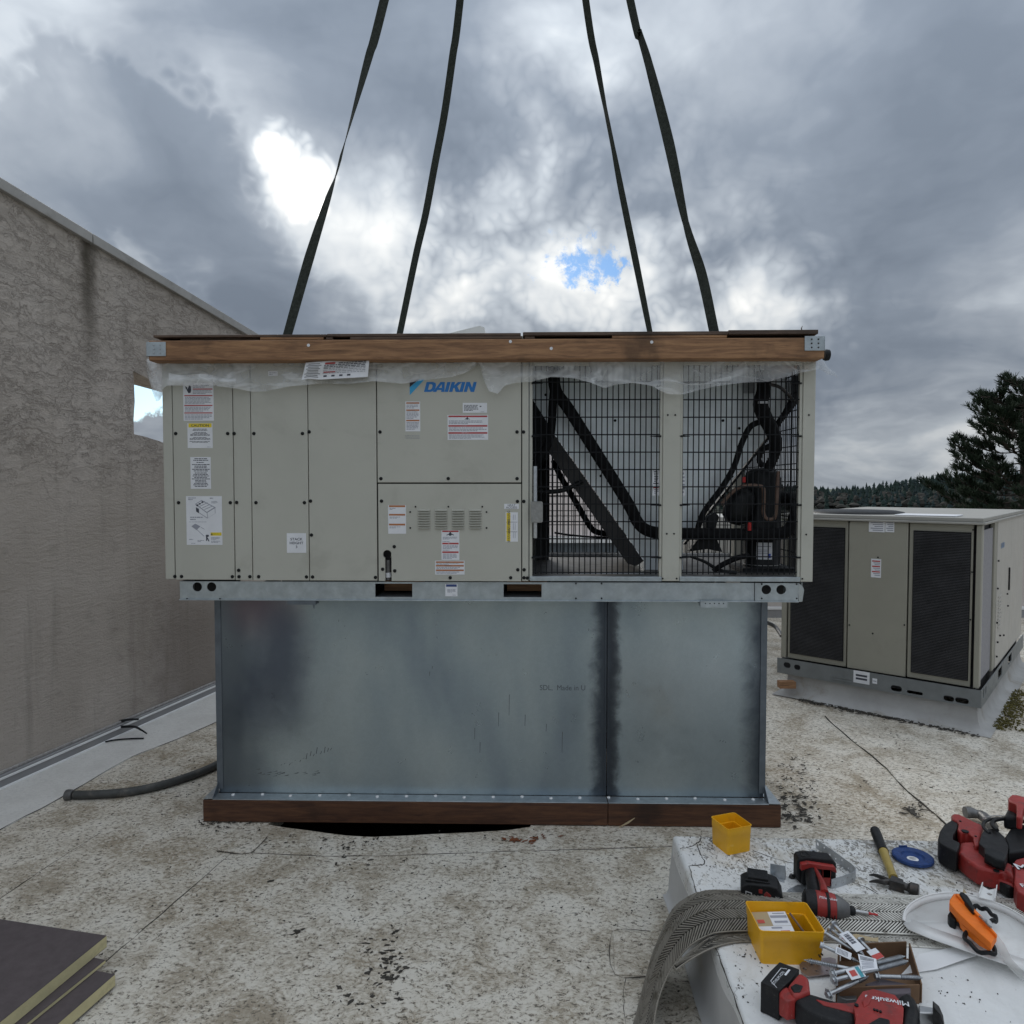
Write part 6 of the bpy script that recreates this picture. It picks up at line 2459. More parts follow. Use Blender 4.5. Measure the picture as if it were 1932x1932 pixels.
def lath(label, EA, EB, crown, ncol, npitch, base=m_lathb):
    """EA, EB: lists of (x, y, Y) along the far and the near edge"""
    K = 12
    A = [LP(*p) for p in EA]
    B = [LP(*p) for p in EB]
    A, _ = catmull(A, [1] * len(A), K)
    B, _ = catmull(B, [1] * len(B), K)
    n = min(len(A), len(B))
    L = [0.0]
    for i in range(1, n):
        L.append(L[-1] + ((A[i] + B[i]) / 2 - (A[i - 1] + B[i - 1]) / 2).length)

    def S(s, v):
        s = min(max(s, 0), L[-1] - 1e-6)
        i = 0
        lo, hi = 0, n - 1
        while hi - lo > 1:
            m_ = (lo + hi) // 2
            if L[m_] <= s:
                lo = m_
            else:
                hi = m_
        i = lo
        f = (s - L[i]) / max(1e-9, L[i + 1] - L[i])
        a = A[i].lerp(A[i + 1], f)
        b = B[i].lerp(B[i + 1], f)
        nn_ = (b - a).cross(A[i + 1] - A[i] + B[i + 1] - B[i])
        if nn_.length < 1e-9:
            return a.lerp(b, v)
        nn_.normalize()
        if nn_.z - nn_.x * .6 < 0:
            nn_ = -nn_
        return a.lerp(b, v) + nn_ * (crown * (1 - (2 * v - 1) ** 2))
    th = thing('metal_lath', label, 'metal strip', Matrix.Translation(S(L[-1] * .4, .5)))
    mb = MB()
    ns, nv = 90, 6
    vv = [S(L[-1] * i / ns, j / nv) for i in range(ns + 1) for j in range(nv + 1)]
    mb.add(vv, [(i * (nv + 1) + j, i * (nv + 1) + j + 1, (i + 1) * (nv + 1) + j + 1, (i + 1) * (nv + 1) + j) for i in range(ns) for j in range(nv)])
    o = build('backing_sheet', mb, base, th, smooth=60)
    sd = o.modifiers.new('thick', 'SOLIDIFY')
    sd.thickness = .0015
    mb = MB()
    step = npitch
    rn = random.Random(2)
    N = int(L[-1] / step)
    for c_ in range(ncol):
        v0, v1 = (c_ + .04) / ncol, (c_ + .96) / ncol
        sg = 1 if c_ % 2 == 0 else -1
        wid = (S(0, 0) - S(0, 1)).length / ncol
        sl_ = wid * .75
        for k in range(N):
            s0 = k * step + (0 if sg > 0 else sl_)
            s1 = s0 + sg * sl_
            if max(s0, s1) > L[-1]:
                continue
            hw = step * .22
            p = [S(s0 - hw, v0), S(s0 + hw, v0), S(s1 + hw, v1), S(s1 - hw, v1)]
            mid = (p[0] + p[2]) / 2
            nn = (p[1] - p[0]).cross(p[3] - p[0])
            if nn.length < 1e-9:
                continue
            nn.normalize()
            if nn.z < 0 and abs(nn.z) > .3 or (abs(nn.z) <= .3 and nn.x > 0):
                nn = -nn
            up_ = nn * .0028
            q = [x + up_ + nn * rn.uniform(-.0008, .0008) for x in p]
            mb.add([p[0], p[1], p[2], p[3], q[0], q[1], q[2], q[3]], [(4, 5, 6, 7), (0, 1, 5, 4), (1, 2, 6, 5), (2, 3, 7, 6), (3, 0, 4, 7)])
    build('herringbone_ribs', mb, m_lath, th, kind='stuff', recalc=False, smooth=10)
    # rolled edges
    for E, v in ((A, 0.0), (B, 1.0)):
        mb = MB()
        mb.tube([S(L[-1] * i / 60, v) for i in range(61)], .0024, 5)
        build('edge_bead', mb, m_lath, th)
    return th


lath('wide strip of dirty herringbone metal lath bending down over the white box edge',
     [(1990, 1702, .012), (1850, 1694, .012), (1709, 1690, .012), (1579, 1687, .013), (1450, 1684, .014), (1392, 1681, .016), (1339, 1680, .016), (1305, 1689, -YF), (1272, 1713, -YF), (1250, 1755, -YF + .01), (1231, 1803, -YF + .03), (1215, 1862, -YF + .10), (1196, 1932, -YF + .22), (1170, 2010, -YF + .34)],
     [(1990, 1775, .012), (1850, 1768, .012), (1727, 1763, .012), (1590, 1757, .013), (1470, 1756, .014), (1413, 1756, .015), (1365, 1758, .016), (1339, 1763, .015), (1303, 1783, -YN), (1274, 1817, -YN), (1257, 1846, -YN + .015), (1241, 1890, -YN + .05), (1232, 1940, -YN + .12), (1215, 2010, -YN + .22)], .016, 5, .0105)
lath('narrower black and white metal lath strip lying under the wide one beside the yellow bin',
     [(1990, 1766, .003), (1850, 1762, .003), (1700, 1760, .003), (1550, 1756, .003), (1440, 1756, .004), (1380, 1759, .004), (1335, 1772, .003), (1290, 1806, -YN + .01), (1272, 1821, -YN + .012)],
     [(1990, 1806, .003), (1850, 1794, .003), (1700, 1784, .003), (1550, 1777, .003), (1440, 1777, .004), (1385, 1778, .005), (1340, 1790, .003), (1300, 1812, -YN + .05), (1276, 1829, -YN + .055)], .001, 2, .0105)


# ------------------------------------------------------------------ tools and hardware on the box
def px_slab(pts, z, dz):
    return [on(x, y, z) for x, y in pts]


def zmap(ax, ay, k):
    return lambda x, y: (ax + k * x, ay + k * y)


def TB(x, y, z=0.0):
    return on(x, y, BZ + z)


# -- yellow bins
def bin_thing(label, M, w, d, h, t=.0022, taper=.93):
    th = thing('storage_bin', label, 'plastic bin', M)
    mb = MB()

    def ring(sx, sy, z, r=.010, nn=4):
        return [Vector((a, b, z)) for a, b in rrect(-sx / 2, sx / 2, -sy / 2, sy / 2, r, nn)]
    st = h * .68
    rings = [ring(w * taper, d * taper, 0), ring(w * (taper + .03), d * (taper + .03), st), ring(w * (taper + .045), d * (taper + .045), st + .001), ring(w - .003, d - .003, h - .004), ring(w, d, h - .003), ring(w, d, h), ring(w - t * 2, d - t * 2, h),
             ring(w * (taper + .03) - t * 2, d * (taper + .03) - t * 2, st), ring(w * taper - t * 2 - .004, d * taper - t * 2 - .004, st - .001), ring(w * taper - t * 2 - .004, d * taper - t * 2 - .004, t)]
    n = len(rings[0])
    vv = [p for rg in rings for p in rg]
    ff = [tuple(range(n - 1, -1, -1)), tuple((len(rings) - 1) * n + k for k in range(n))]
    for i in range(len(rings) - 1):
        for k in range(n):
            k2 = (k + 1) % n
            ff.append((i * n + k, i * n + k2, (i + 1) * n + k2, (i + 1) * n + k))
    mb.add(vv, ff)
    build('bin_shell', mb, m_yellow, th, M, smooth=50)
    return th


p = TB(1379, 1597)
bin_thing('small empty yellow bin at the far edge of the white box', Matrix.Translation(p) @ Matrix.Rotation(R(19), 4, 'Z'), .108, .108, .098)
p0, p1 = TB(1435, 1821), TB(1539, 1819)
c_ = (p0 + p1) / 2 + Vector((.012, .066, 0))
MB2 = Matrix.Translation(c_) @ Matrix.Rotation(R(-2), 4, 'Z')
bin_thing('large yellow bin holding fastener packets on the herringbone lath', MB2, .182, .142, .098)
# packets in the large bin
cp = thing('fastener_packet', 'tan and white cardboard fastener packet lying in the large yellow bin', 'packet', MB2 @ Matrix.Translation((-.03, 0, .06)))
MP = MB2 @ Matrix.Translation((-.026, .004, .066)) @ Matrix.Rotation(R(7), 4, 'X') @ Matrix.Rotation(R(-3), 4, 'Y')
mb = MB()
mb.box(-.052, .052, -.058, .058, -.02, 0, MP)
build('packet_body', mb, m_card2, cp, ID, bevel=.002)
mb = MB()
for (x0, x1, y0, y1, mi) in ((-.05, .05, -.056, -.002, 0), (-.002, .05, -.001, .055, 0), (-.042, -.022, .010, .024, 2), (.012, .038, -.036, -.020, 2), (.0, .048, .030, .040, 1), (.006, .044, .010, .018, 1), (-.048, .04, -.03, -.024, 1), (-.03, .012, -.046, -.041, 1), (.01, .045, .046, .050, 1), (-.01, .02, -.012, -.006, 1)):
    mb.mi = mi
    z = .0006 if mi == 0 else .0011
    mb.add([MP @ Vector(q) for q in ((x0, y0, z), (x1, y0, z), (x1, y1, z), (x0, y1, z))], [(0, 1, 2, 3)])
build('packet_print', mb, [m_white, m_ink2, flat('red_print_light', (.5, .08, .06), .5)], cp, ID, recalc=False)
mb = MB()
rnd = random.Random(9)
for k in range(12):
    a = MB2 @ Vector((rnd.uniform(.045, .078), rnd.uniform(-.05, .02), rnd.uniform(.02, .045)))
    d = Vector((rnd.uniform(-1, 1), rnd.uniform(-1, 1), rnd.uniform(-.3, .5))).normalized()
    mb.tube([a, a + d * .03], .0022, 6)
    mb.lathe([(.005, 0), (.005, .003)], a, d, 6)
build('loose_screws', mb, m_steeld, kind='stuff')
mb = MB()
mb.tube([MB2 @ Vector((.030, .035, .085)), MB2 @ Vector((.052, -.015, .062)), MB2 @ Vector((.066, -.052, .05))], [.003, .003, .002], 6)
build('copper_nail', mb, m_copper, label='copper coloured nail leaning beside the packet in the large yellow bin', cat='nail')

# -- loose battery
MBt = Matrix.Translation(TB(1436, 1693)) @ Matrix.Rotation(R(-17), 4, 'Z')


def battery(M, label, top=True):
    th = thing('battery_pack', label, 'battery', M)
    mb = MB()
    w, d, h = .128, .078, .046
    sect = [(-w / 2, .006), (-w / 2 + .008, 0), (w / 2 - .008, 0), (w / 2, .008), (w / 2, .030), (w / 2 - .016, .058), (w / 2 - .04, .064), (-w / 2 + .02, .060), (-w / 2, .048)]
    mb.plate([sect], lambda a, b, t: M @ Vector((a, t, b)), -d / 2, d / 2)
    build('case', mb, m_tool, th, ID, bevel=.007, seg=3)
    mb = MB()
    mb.box(-w * .34, w * .16, -d * .30, d * .42, .062, .076, M)
    mb.box(-w * .40, w * .20, -d * .36, -d * .30, .060, .068, M)
    build('slide_rail', mb, m_tool, th, ID, bevel=.003)
    mb = MB()
    q = [(.008, -d / 2 - .001, .018), (.030, -d / 2 - .001, .016), (.028, -d / 2 - .001, .034), (.014, -d / 2 - .001, .044), (.006, -d / 2 - .001, .034)]
    mb.slab([M @ Vector(v) for v in q], M.to_3x3() @ Vector((0, .006, 0)))
    mb.box(-.010, .002, -d / 2 - .001, -d / 2 + .003, .034, .048, M)
    build('release_button', mb, m_red, th, ID, bevel=.0015)
    mb = MB()
    mb.add([M @ Vector(v) for v in ((-.050, -d / 2 - .0004, .022), (-.030, -d / 2 - .0004, .018), (-.030, -d / 2 - .0004, .032), (-.050, -d / 2 - .0004, .036))], [(0, 1, 2, 3)])
    mb.mi = 1
    mb.add([M @ Vector(v) for v in ((-.047, -d / 2 - .0009, .0245), (-.033, -d / 2 - .0009, .0215), (-.033, -d / 2 - .0009, .0295), (-.047, -d / 2 - .0009, .0325))], [(0, 1, 2, 3)])
    mb.mi = 0
    mb.text('LITHIUM-ION', .0085, M @ Matrix(((1, 0, 0, .0), (0, 0, 1, -d / 2 - .0008), (-.12, 1, 0, .008), (0, 0, 0, 1))))
    mb.text('XC', .010, M @ Matrix(((1, 0, 0, .047), (0, 0, 1, -d / 2 - .0008), (-.1, 1, 0, .026), (0, 0, 0, 1))))
    build('printed_mark', mb, [flat('grey_white_print', (.5, .5, .5)), m_tool], th, ID, recalc=False)
    return th


battery(MBt, 'loose black battery pack with a red release button lying on the herringbone lath')

# -- impact driver
dv = thing('impact_driver', 'red and black impact driver lying with its battery foot turned up', 'power tool', Matrix.Translation(TB(1548, 1700)))
a0, a1 = on(1515, 1703, BZ + .041), on(1655, 1726, BZ + .036)
ax = (a1 - a0).normalized()
Lx = (a1 - a0).length
mb = MB()
mb.lathe([(.028, 0), (.038, .006), (.041, .02), (.041, .036)], a0, ax, 22)
build('rear_cap', mb, m_tool, dv, smooth=35)
mb = MB()
mb.lathe([(.0405, .0365), (.0415, .04), (.0405, .085), (.038, .092)], a0, ax, 22)
body = build('motor_housing', mb, m_red, dv, smooth=35)
mb = MB()
mb.lathe([(.0418, .052), (.0422, .053), (.0422, .060), (.0418, .061)], a0 + ax * .012 + Vector((0, -.0004, 0.0)), ax, 22)
side = Vector((0, 0, 1)).cross(ax).normalized()
for k in range(4):
    c = a0 + ax * (.052 + .0075 * k) - side * -.0 + Vector((0, -.0385, -.012))
    mb.cbox(c, (.0036, .006, .020))
build('vents', mb, m_tool, dv)
mb = MB()
mb.lathe([(.0385, .0925), (.0375, .10), (.031, .115), (.022, .128), (.020, .132)], a0, ax, 22)
build('gear_nose', mb, m_toolg, dv, smooth=35)
mb = MB()
mb.lathe([(.012, .1325), (.0135, .136), (.0135, .146), (.009, .150)], a0, ax, 16)
build('chuck', mb, m_black, dv)
mb = MB()
mb.lathe([(.0062, .1505), (.0062, .186)], a0, ax, 12)
bit = build('bit_holder', mb, m_steel, dv)
mb = MB()
mb.lathe([(.0045, .1865), (.0045, .192), (.003, .1925), (.003, .213)], a0, ax, 10)
build('red_bit', mb, m_redcap, bit)
bb0 = TB(1509, 1677)
bb1 = TB(1583, 1678)
mbx = (bb0 + bb1) / 2
MBD = Matrix.Translation((mbx.x, mbx.y, BZ)) @ Matrix.Rotation(R(-4), 4, 'Z')
w = .128
mb = MB()
sect = [(-w / 2, .012), (-w / 2 + .012, .001), (w / 2 - .01, .001), (w / 2, .010), (w / 2, .074), (w / 2 - .016, .090), (-w / 2 + .03, .096), (-w / 2 + .006, .090), (-w / 2, .080)]
mb.plate([sect], lambda a, b, t: MBD @ Vector((a, t, b)), .024, .070)
bt = build('battery_case', mb, m_tool, dv, bevel=.008, seg=3)
mb = MB()
sect2 = [(-w / 2 + .006, .055), (-w / 2 + .006, .078), (-w / 2 + .03, .084), (w / 2 - .012, .074), (w / 2 - .006, .060), (w / 2 - .006, .052), (.040, .060), (.038, .006), (.014, .006), (.012, .062), (-.030, .066)]
mb.plate([sect2], lambda a, b, t: MBD @ Vector((a, t, b)), .006, .0238)
build('red_foot', mb, m_red, dv, bevel=.003)
mb = MB()
sect3 = [(-w / 2 + .010, .006), (-w / 2 + .012, .054), (-.028, .064), (.010, .060), (.012, .008)]
mb.plate([sect3], lambda a, b, t: MBD @ Vector((a, t, b)), .010, .0236)
mb.plate([[(.0395, .008), (w / 2 - .008, .012), (w / 2 - .008, .050), (.0415, .058)]], lambda a, b, t: MBD @ Vector((a, t, b)), .012, .0236)
build('black_foot', mb, m_tool, dv, bevel=.003)
mb = MB()
h0 = MBD @ Vector((-.012, .03, .045))
h1 = a0 + ax * .05 + Vector((0, .028, .004))
mb.tube([h0, h0.lerp(h1, .5) + Vector((-.004, 0, .002)), h1], [.026, .0215, .024], 14, smooth=5)
build('grip', mb, m_tool, dv)
mb = MB()
g0 = h0.lerp(h1, .15) + Vector((.006, 0, .0225))
g1 = a0 + ax * .066 + Vector((0, .008, .036))
mb.tube([g0, g0.lerp(g1, .6) + Vector((.004, 0, .002)), g1], [.004, .009, .014], 8, smooth=4)
build('red_spine', mb, m_red, dv)
mb = MB()
for (x0, x1, y, z) in ((.006, .034, .0235, .0935),):
    mb.add([MBD @ Vector(q) for q in ((x0, .030, .0925), (x1, .030, .0895), (x1, .040, .0897), (x0, .040, .0927))], [(0, 1, 2, 3)])
build('printed_mark', mb, m_white, bt, recalc=False)
mb = MB()
pt = [(-.048, .028, .0955), (-.020, .028, .0968), (-.026, .055, .0968), (-.044, .055, .0958)]
mb.tube([MBD @ Vector(q) for q in pt + pt[:1]], .0012, 5)
build('hang_loop', mb, m_steeld, bt)
TM = Matrix.Translation(a0 + ax * .066 + Vector((0, -.0225, .036))) @ Matrix(((ax.x, -side.x * .0 + 0, 0, 0), (ax.y, .0, -1, 0), (ax.z, 1, 0, 0), (0, 0, 0, 1)))
mb = MB()
nrm = Vector((0, -.55, .83)).normalized()
upv = nrm.cross(ax).normalized()
TM = Matrix(((ax.x, upv.x, nrm.x, 0), (ax.y, upv.y, nrm.y, 0), (ax.z, upv.z, nrm.z, 0), (0, 0, 0, 1)))
TM = Matrix.Translation(a0 + ax * .063 + nrm * .0419) @ TM
mb.text('Milwaukee', .012, TM, shear=.2)
build('printed_name', mb, m_white, body, recalc=False)

# -- perforated strap standing on edge
ps = thing('perforated_strap', 'bent perforated steel strap standing on edge behind the impact driver', 'metal strap', Matrix.Translation(TB(1610, 1640)))
S1 = [TB(1539, 1600), TB(1571, 1622), TB(1606, 1648), TB(1614, 1656), TB(1612, 1663), TB(1584, 1673), TB(1568, 1677)]
hgt = .034
mb = MB()
for i in range(len(S1) - 1):
    a, b = S1[i], S1[i + 1]
    u = (b - a)
    l_ = u.length
    u.normalize()
    n_ = Vector((-u.y, u.x, 0))
    nh = max(0, int(l_ / .024))
    holes = [circ((k + .5) * l_ / nh, hgt * (.68 if k % 2 else .34), .0032, 8) for k in range(nh)]
    if i == 0:
        holes[0] = circ(.010, hgt * .6, .006, 10)
    mb.plate([rect(0, l_, 0, hgt)] + holes, lambda x, y, t, a=a, u=u, n_=n_: a + u * x + Vector((0, 0, y)) + n_ * t, 0, .0016)
build('strap_body', mb, m_galv_s, ps)
# -- angle bracket
ab = thing('angle_bracket', 'small square zinc angle bracket standing beside the loose battery', 'bracket', Matrix.Translation(TB(1470, 1660)))
a, b = TB(1453, 1655), TB(1481, 1660)
u = (b - a).normalized()
n_ = Vector((-u.y, u.x, 0))
l_ = (b - a).length
MA = Matrix(((u.x, n_.x, 0, a.x), (u.y, n_.y, 0, a.y), (0, 0, 1, BZ), (0, 0, 0, 1)))
mb = MB()
mb.plate([[(0, .012), (0.01, 0), (l_, 0), (l_, .048), (0, .048)]], lambda x, y, t: MA @ Vector((x, t, y)), 0, .002)
mb.plate([[(l_ - .002, 0.0), (l_ - .002, -.020), (.012, -.016), (.01, 0)]], lambda x, y, t: MA @ Vector((x, y, t)), .0005, .0025)
mb.plate([[(0.0, 0), (.030, 0), (.026, .046), (.006, .03)]], lambda x, y, t: MA @ Vector((l_ + t, x, y)), 0.0005, .0025)
build('bracket_body', mb, m_galv_s, ab, bevel=.0006)
# -- nuts
mb = MB()
rnd = random.Random(12)
for k in range(16):
    p = TB(rnd.gauss(1448, 7), rnd.gauss(1656, 4), rnd.uniform(.004, .016))
    d = Vector((rnd.uniform(-1, 1), rnd.uniform(-1, 1), rnd.uniform(0, 1))).normalized()
    mb.lathe([(.0035, 0), (.0072, 0), (.0072, .006), (.0035, .006), (.0035, 0)], p, d, 6)
build('zinc_nuts', mb, mat('bright_zinc', (.55, .62, .68), .3, .8, var=.2, scale=80), kind='stuff')
mb = MB()
p = TB(1494, 1656, .0)
mb.lathe([(.004, .002), (.0105, 0.0), (.0105, .009), (.004, .009), (.004, .002)], p, (0.2, -.3, 1), 6)
build('hex_nut', mb, m_steeld, label='single dark steel nut between the angle bracket and the driver battery', cat='nut')
mb = MB()
p = TB(1508, 1653, .006)
mb.tube([p, p + Vector((.008, .03, .004))], .004, 8)
mb.lathe([(.008, 0), (.008, .005)], p, (-.25, -1, 0), 6)
build('hex_bolt', mb, m_galv_s, label='short zinc bolt beside the left side of the driver battery', cat='bolt')
mb = MB()
p = TB(1535, 1607, .001)
mb.lathe([(.005, 0), (.011, 0), (.011, .002), (.005, .002), (.005, 0)], p, (0, 0, 1), 14)
build('washer', mb, m_galv_s, label='small flat washer on the white box beside the perforated strap end', cat='washer')


def holed_plate(name, label, pts, holes, z, th_=.0025, m=m_galv_s, tilt=0):
    P = [TB(x, y, z) for x, y in pts]
    o = P[0]
    if tilt:
        for k, q in enumerate(P):
            q.z += tilt[k]
    u = (P[1] - P[0]).normalized()
    nn = (P[1] - P[0]).cross(P[-1] - P[0]).normalized()
    if nn.z < 0:
        nn = -nn
    v = nn.cross(u)
    C = lambda p: ((p - o).dot(u), (p - o).dot(v))
    hl_ = []
    for (x, y, r) in holes:
        d = (TB(x, y, z) - CAM)
        t = (o - CAM).dot(nn) / d.dot(nn)
        hl_.append(circ(*C(CAM + d * t), r, 10))
    mb = MB()
    mb.plate([[C(p) for p in P]] + hl_, lambda a, b, t: o + u * a + v * b + nn * t, -th_, 0)
    return build(name, mb, m, label=label, cat='metal plate', bevel=.0004, seg=1)


holed_plate('tie_plate', 'grey drilled tie plate lying flat beneath the impact driver', [(1483, 1683), (1488, 1677), (1505, 1669), (1530, 1669), (1532, 1679), (1507, 1686), (1497, 1690), (1487, 1688)], [(1493, 1683, .005), (1500, 1677, .003), (1509, 1675, .003), (1517, 1676, .003), (1503, 1685, .0035)], .004)
holed_plate('tie_plate', 'grey drilled tie plate with painted reddish reflection between the large yellow bin and the carton', [(1508, 1820), (1516, 1812), (1566, 1806), (1577, 1809), (1577, 1836), (1524, 1842), (1512, 1834)], [(1518, 1828, .0055), (1532, 1820, .003), (1541, 1832, .003), (1554, 1816, .003), (1560, 1831, .003)], .010, m=mat('zinc_red_reflection', (.40, .34, .34), .35, .8, var=.3, scale=9))  # reddish reflection is put into the zinc colour

# -- hammer
hm = thing('hammer', 'claw hammer with black grip and yellow handle on the white box', 'hammer', Matrix.Translation(TB(1672, 1620)))
hz_ = .018
H0, H1, H2_, H3 = on(1651, 1567, BZ + hz_), on(1667, 1607, BZ + hz_), on(1686, 1657, BZ + hz_), on(1690, 1668, BZ + hz_ + .002)
mb = MB()
mb.tube([H0 + (H0 - H1).normalized() * .004, H0, H0.lerp(H1, .25), H0.lerp(H1, .7), H1], [.010, .0175, .0185, .0165, .0185], 14, smooth=4)
build('grip', mb, m_black, hm)
mb = MB()
mb.tube([H1, H1.lerp(H2_, .2), H1.lerp(H2_, .75), H2_], [.0165, .0145, .0135, .015], 14, smooth=3)
build('handle', mb, m_fibre, hm)
mb = MB()
hd = (on(1738, 1682, BZ + hz_) - on(1692, 1668, BZ + hz_)).normalized()
hc = on(1692, 1668, BZ + hz_ + .001)
mb.lathe([(.013, .018), (.012, .024), (.0125, .032), (.0195, .040), (.020, .060), (.017, .064), (0, .0645)], hc, hd, 20)
hs = Vector((-hd.y, hd.x, 0))
mb.slab([hc + hs * .020 + hd * -.018 + Vector((0, 0, .015)), hc + hs * .016 + hd * .016 + Vector((0, 0, .014)), hc - hs * .013 + hd * .024 + Vector((0, 0, .013)), hc - hs * .016 - hd * .020 + Vector((0, 0, .014))], .030)
for s in (-1, 1):
    cl = [hc - hd * .016 + hs * .006 * s, on(1668, 1661 + 3.0 * s, BZ + hz_ + .002), on(1652, 1657 + 5.5 * s, BZ + hz_ - .004), on(1640, 1657.5 + 6.5 * s, BZ + hz_ - .012)]
    mb.tube(cl, [.0105, .0088, .006, .0022], 8, smooth=4)
build('head', mb, m_steeld, hm, smooth=35)

# -- blue abrasive disc
bd = thing('abrasive_disc', 'blue flap abrasive disc with a pale metal centre beside the hammer', 'disc', Matrix.Translation(TB(1722, 1622)))
c = TB(1722, 1622, .002)
mb = MB()
mb.lathe([(.034, .0), (.060, 0), (.067, .006), (.067, .014), (.062, .017), (.038, .014), (.034, .008), (.020, .003), (.011, .003), (.011, 0), (.034, 0)], c, (0, .03, 1), 40)
build('abrasive_ring', mb, m_bluedisc, bd, smooth=35)
mb = MB()
mb.lathe([(.011, .0035), (.019, .0035), (.017, .0048), (.011, .0048), (.011, .0035)], c, (0, .03, 1), 24)
build('metal_hub', mb, m_trim, bd)
mb = MB()
for k in range(5):
    mb.cbox(c + Vector((-.012 + .006 * k, .062, .016)), (.005, .008, .006), Matrix.Rotation(k * .7, 4, 'Z'))
build('torn_flaps', mb, m_bluedisc, bd)

# -- cordless band saw at the right edge
z3 = zmap(1753.2, 1488.4, .11857)          # 1509 px zoom of x 2450..2700, y 2080..2400
bsw = thing('band_saw', 'large red and black cordless band saw at the right edge with wire hook', 'power tool', Matrix.Translation(TB(1880, 1630)))


def P3(pts, z):
    return [on(*z3(x, y), BZ + z) for x, y in pts]


def piece(name, pts, z, dz, m, par, bev=.008, P=P3, **k):
    mb = MB()
    mb.slab(P(pts, z), dz)
    return build(name, mb, m, par, bevel=bev, seg=3, **k)


piece('bumper', [(350, 490), (240, 560), (170, 660), (138, 780), (160, 850), (210, 890), (440, 1000), (480, 930), (490, 850), (380, 800), (380, 740), (440, 650), (470, 560), (430, 500)], .085, .075, m_tool, bsw, .014)
piece('top_handle', [(350, 420), (400, 392), (470, 395), (560, 440), (700, 510), (820, 560), (865, 620), (830, 720), (810, 790), (800, 900), (720, 900), (700, 760), (600, 690), (500, 690), (450, 640), (470, 560), (440, 510), (370, 480)], .092, .07, m_red, bsw, .012)
piece('lower_body', [(500, 850), (700, 840), (790, 880), (860, 980), (960, 1060), (1120, 1110), (1340, 1200), (1360, 1400), (1200, 1310), (1080, 1310), (760, 1230), (600, 1120), (460, 1000)], .075, .065, m_red, bsw, .010)
piece('lower_guard', [(600, 1115), (760, 1200), (770, 1290), (1100, 1430), (1350, 1540), (1345, 1420), (1180, 1310), (900, 1200)], .05, .04, m_red, bsw, .006)
piece('motor_block', [(830, 720), (880, 640), (1060, 630), (1200, 760), (1260, 900), (1250, 1010), (1200, 1140), (1080, 1110), (880, 1010), (880, 940), (790, 860)], .11, .09, m_tool, bsw, .012)
piece('battery', [(870, 930), (1010, 930), (1180, 1000), (1240, 1060), (1200, 1145), (1060, 1110), (880, 1020)], .118, .03, m_black, bsw, .006)
piece('drive_housing', [(1200, 760), (1280, 640), (1420, 560), (1700, 560), (1900, 700), (1900, 1000), (1500, 980), (1260, 1010), (1250, 900)], .10, .08, m_black, bsw, .012)
piece('blade_guard', [(1340, 1170), (1400, 1110), (1520, 1080), (1900, 1080), (1900, 1850), (1700, 1800), (1400, 1620), (1350, 1480), (1360, 1330)], .085, .075, m_red, bsw, .014)
piece('foot', [(1110, 1420), (1240, 1390), (1350, 1440), (1370, 1560), (1260, 1560), (1120, 1470)], .045, .04, m_tool, bsw, .008)
mb = MB()
c = on(*z3(1460, 800), BZ + .09)
for (r0, tr, zz) in ((.112, .006, .02), (.085, .007, .032)):
    pts = [c + Vector((math.cos(a) * r0, math.sin(a) * r0, zz)) for a in [R(20 + 160 * k / 24) for k in range(25)]]
    mb.tube(pts, tr, 8)
build('wheel_cover_rim', mb, m_black, bsw)
mb = MB()
pts = [c + Vector((math.cos(a) * .118, math.sin(a) * .118, .028)) for a in [R(60 + 70 * k / 20) for k in range(21)]]
mb.tube(pts, .0022, 6)
build('blade', mb, m_steel, bsw)
mb = MB()
mb.slab([on(*z3(x, y), BZ + .14) for x, y in ((1270, 230), (1240, 320), (1180, 430), (1420, 470), (1410, 360), (1390, 260))], .05)
build('rear_grip', mb, m_tool, bsw, bevel=.012, seg=3)
mb = MB()
mb.slab([on(*z3(x, y), BZ + .175) for x, y in ((1255, 150), (1330, 85), (1420, 95), (1900, 230), (1900, 380), (1520, 245), (1500, 340), (1480, 460), (1390, 440), (1390, 330), (1390, 240), (1270, 190))], .045)
build('upper_handle', mb, m_red, bsw, bevel=.010, seg=3)
mb = MB()
mb.tube([on(*z3(x, y), BZ + z) for (x, y, z) in ((1335, 1250, .06), (1110, 1170, .068), (1040, 1210, .068), (980, 1215, .066), (780, 1130, .06), (745, 1150, .055), (770, 1290, .03), (820, 1340, .022), (1100, 1445, .02))], .0042, 8, smooth=5)
build('wire_hook', mb, m_steel, bsw)
mb = MB()
t0 = on(*z3(1495, 1285), BZ + .088)
mb.text('M', .05, Matrix.Translation(t0) @ Matrix.Rotation(R(-14), 4, 'Z'), bold=.02)
t0 = on(*z3(1470, 1560), BZ + .088)
mb.text('FUEL', .03, Matrix.Translation(t0) @ Matrix.Rotation(R(-14), 4, 'Z'), center=False, bold=.01)
build('printed_mark', mb, m_white, bsw, recalc=False)
mb = MB()
for (x, y, r) in ((495, 520, .004), (740, 760, .004), (725, 930, .004), (1070, 1310, .009), (570, 680, .012)):
    mb.lathe([(r, 0), (r, .003)], on(*z3(x, y), BZ + (.0915 if y < 800 else .0745)), (0, 0, 1), 10)
build('case_screws', mb, m_black, bsw)
# grey rag/hose behind the saw
mb = MB()
mb.tube([on(*z3(x, y), .04) for x, y in ((570, 370), (640, 375), (760, 400), (860, 440), (960, 540), (1010, 600))], [.026, .028, .020, .024, .022, .024], 10, smooth=4)
o = build('hose', mb, m_toolg, label='crumpled grey hose end lying on the roof behind the red band saw', cat='hose')

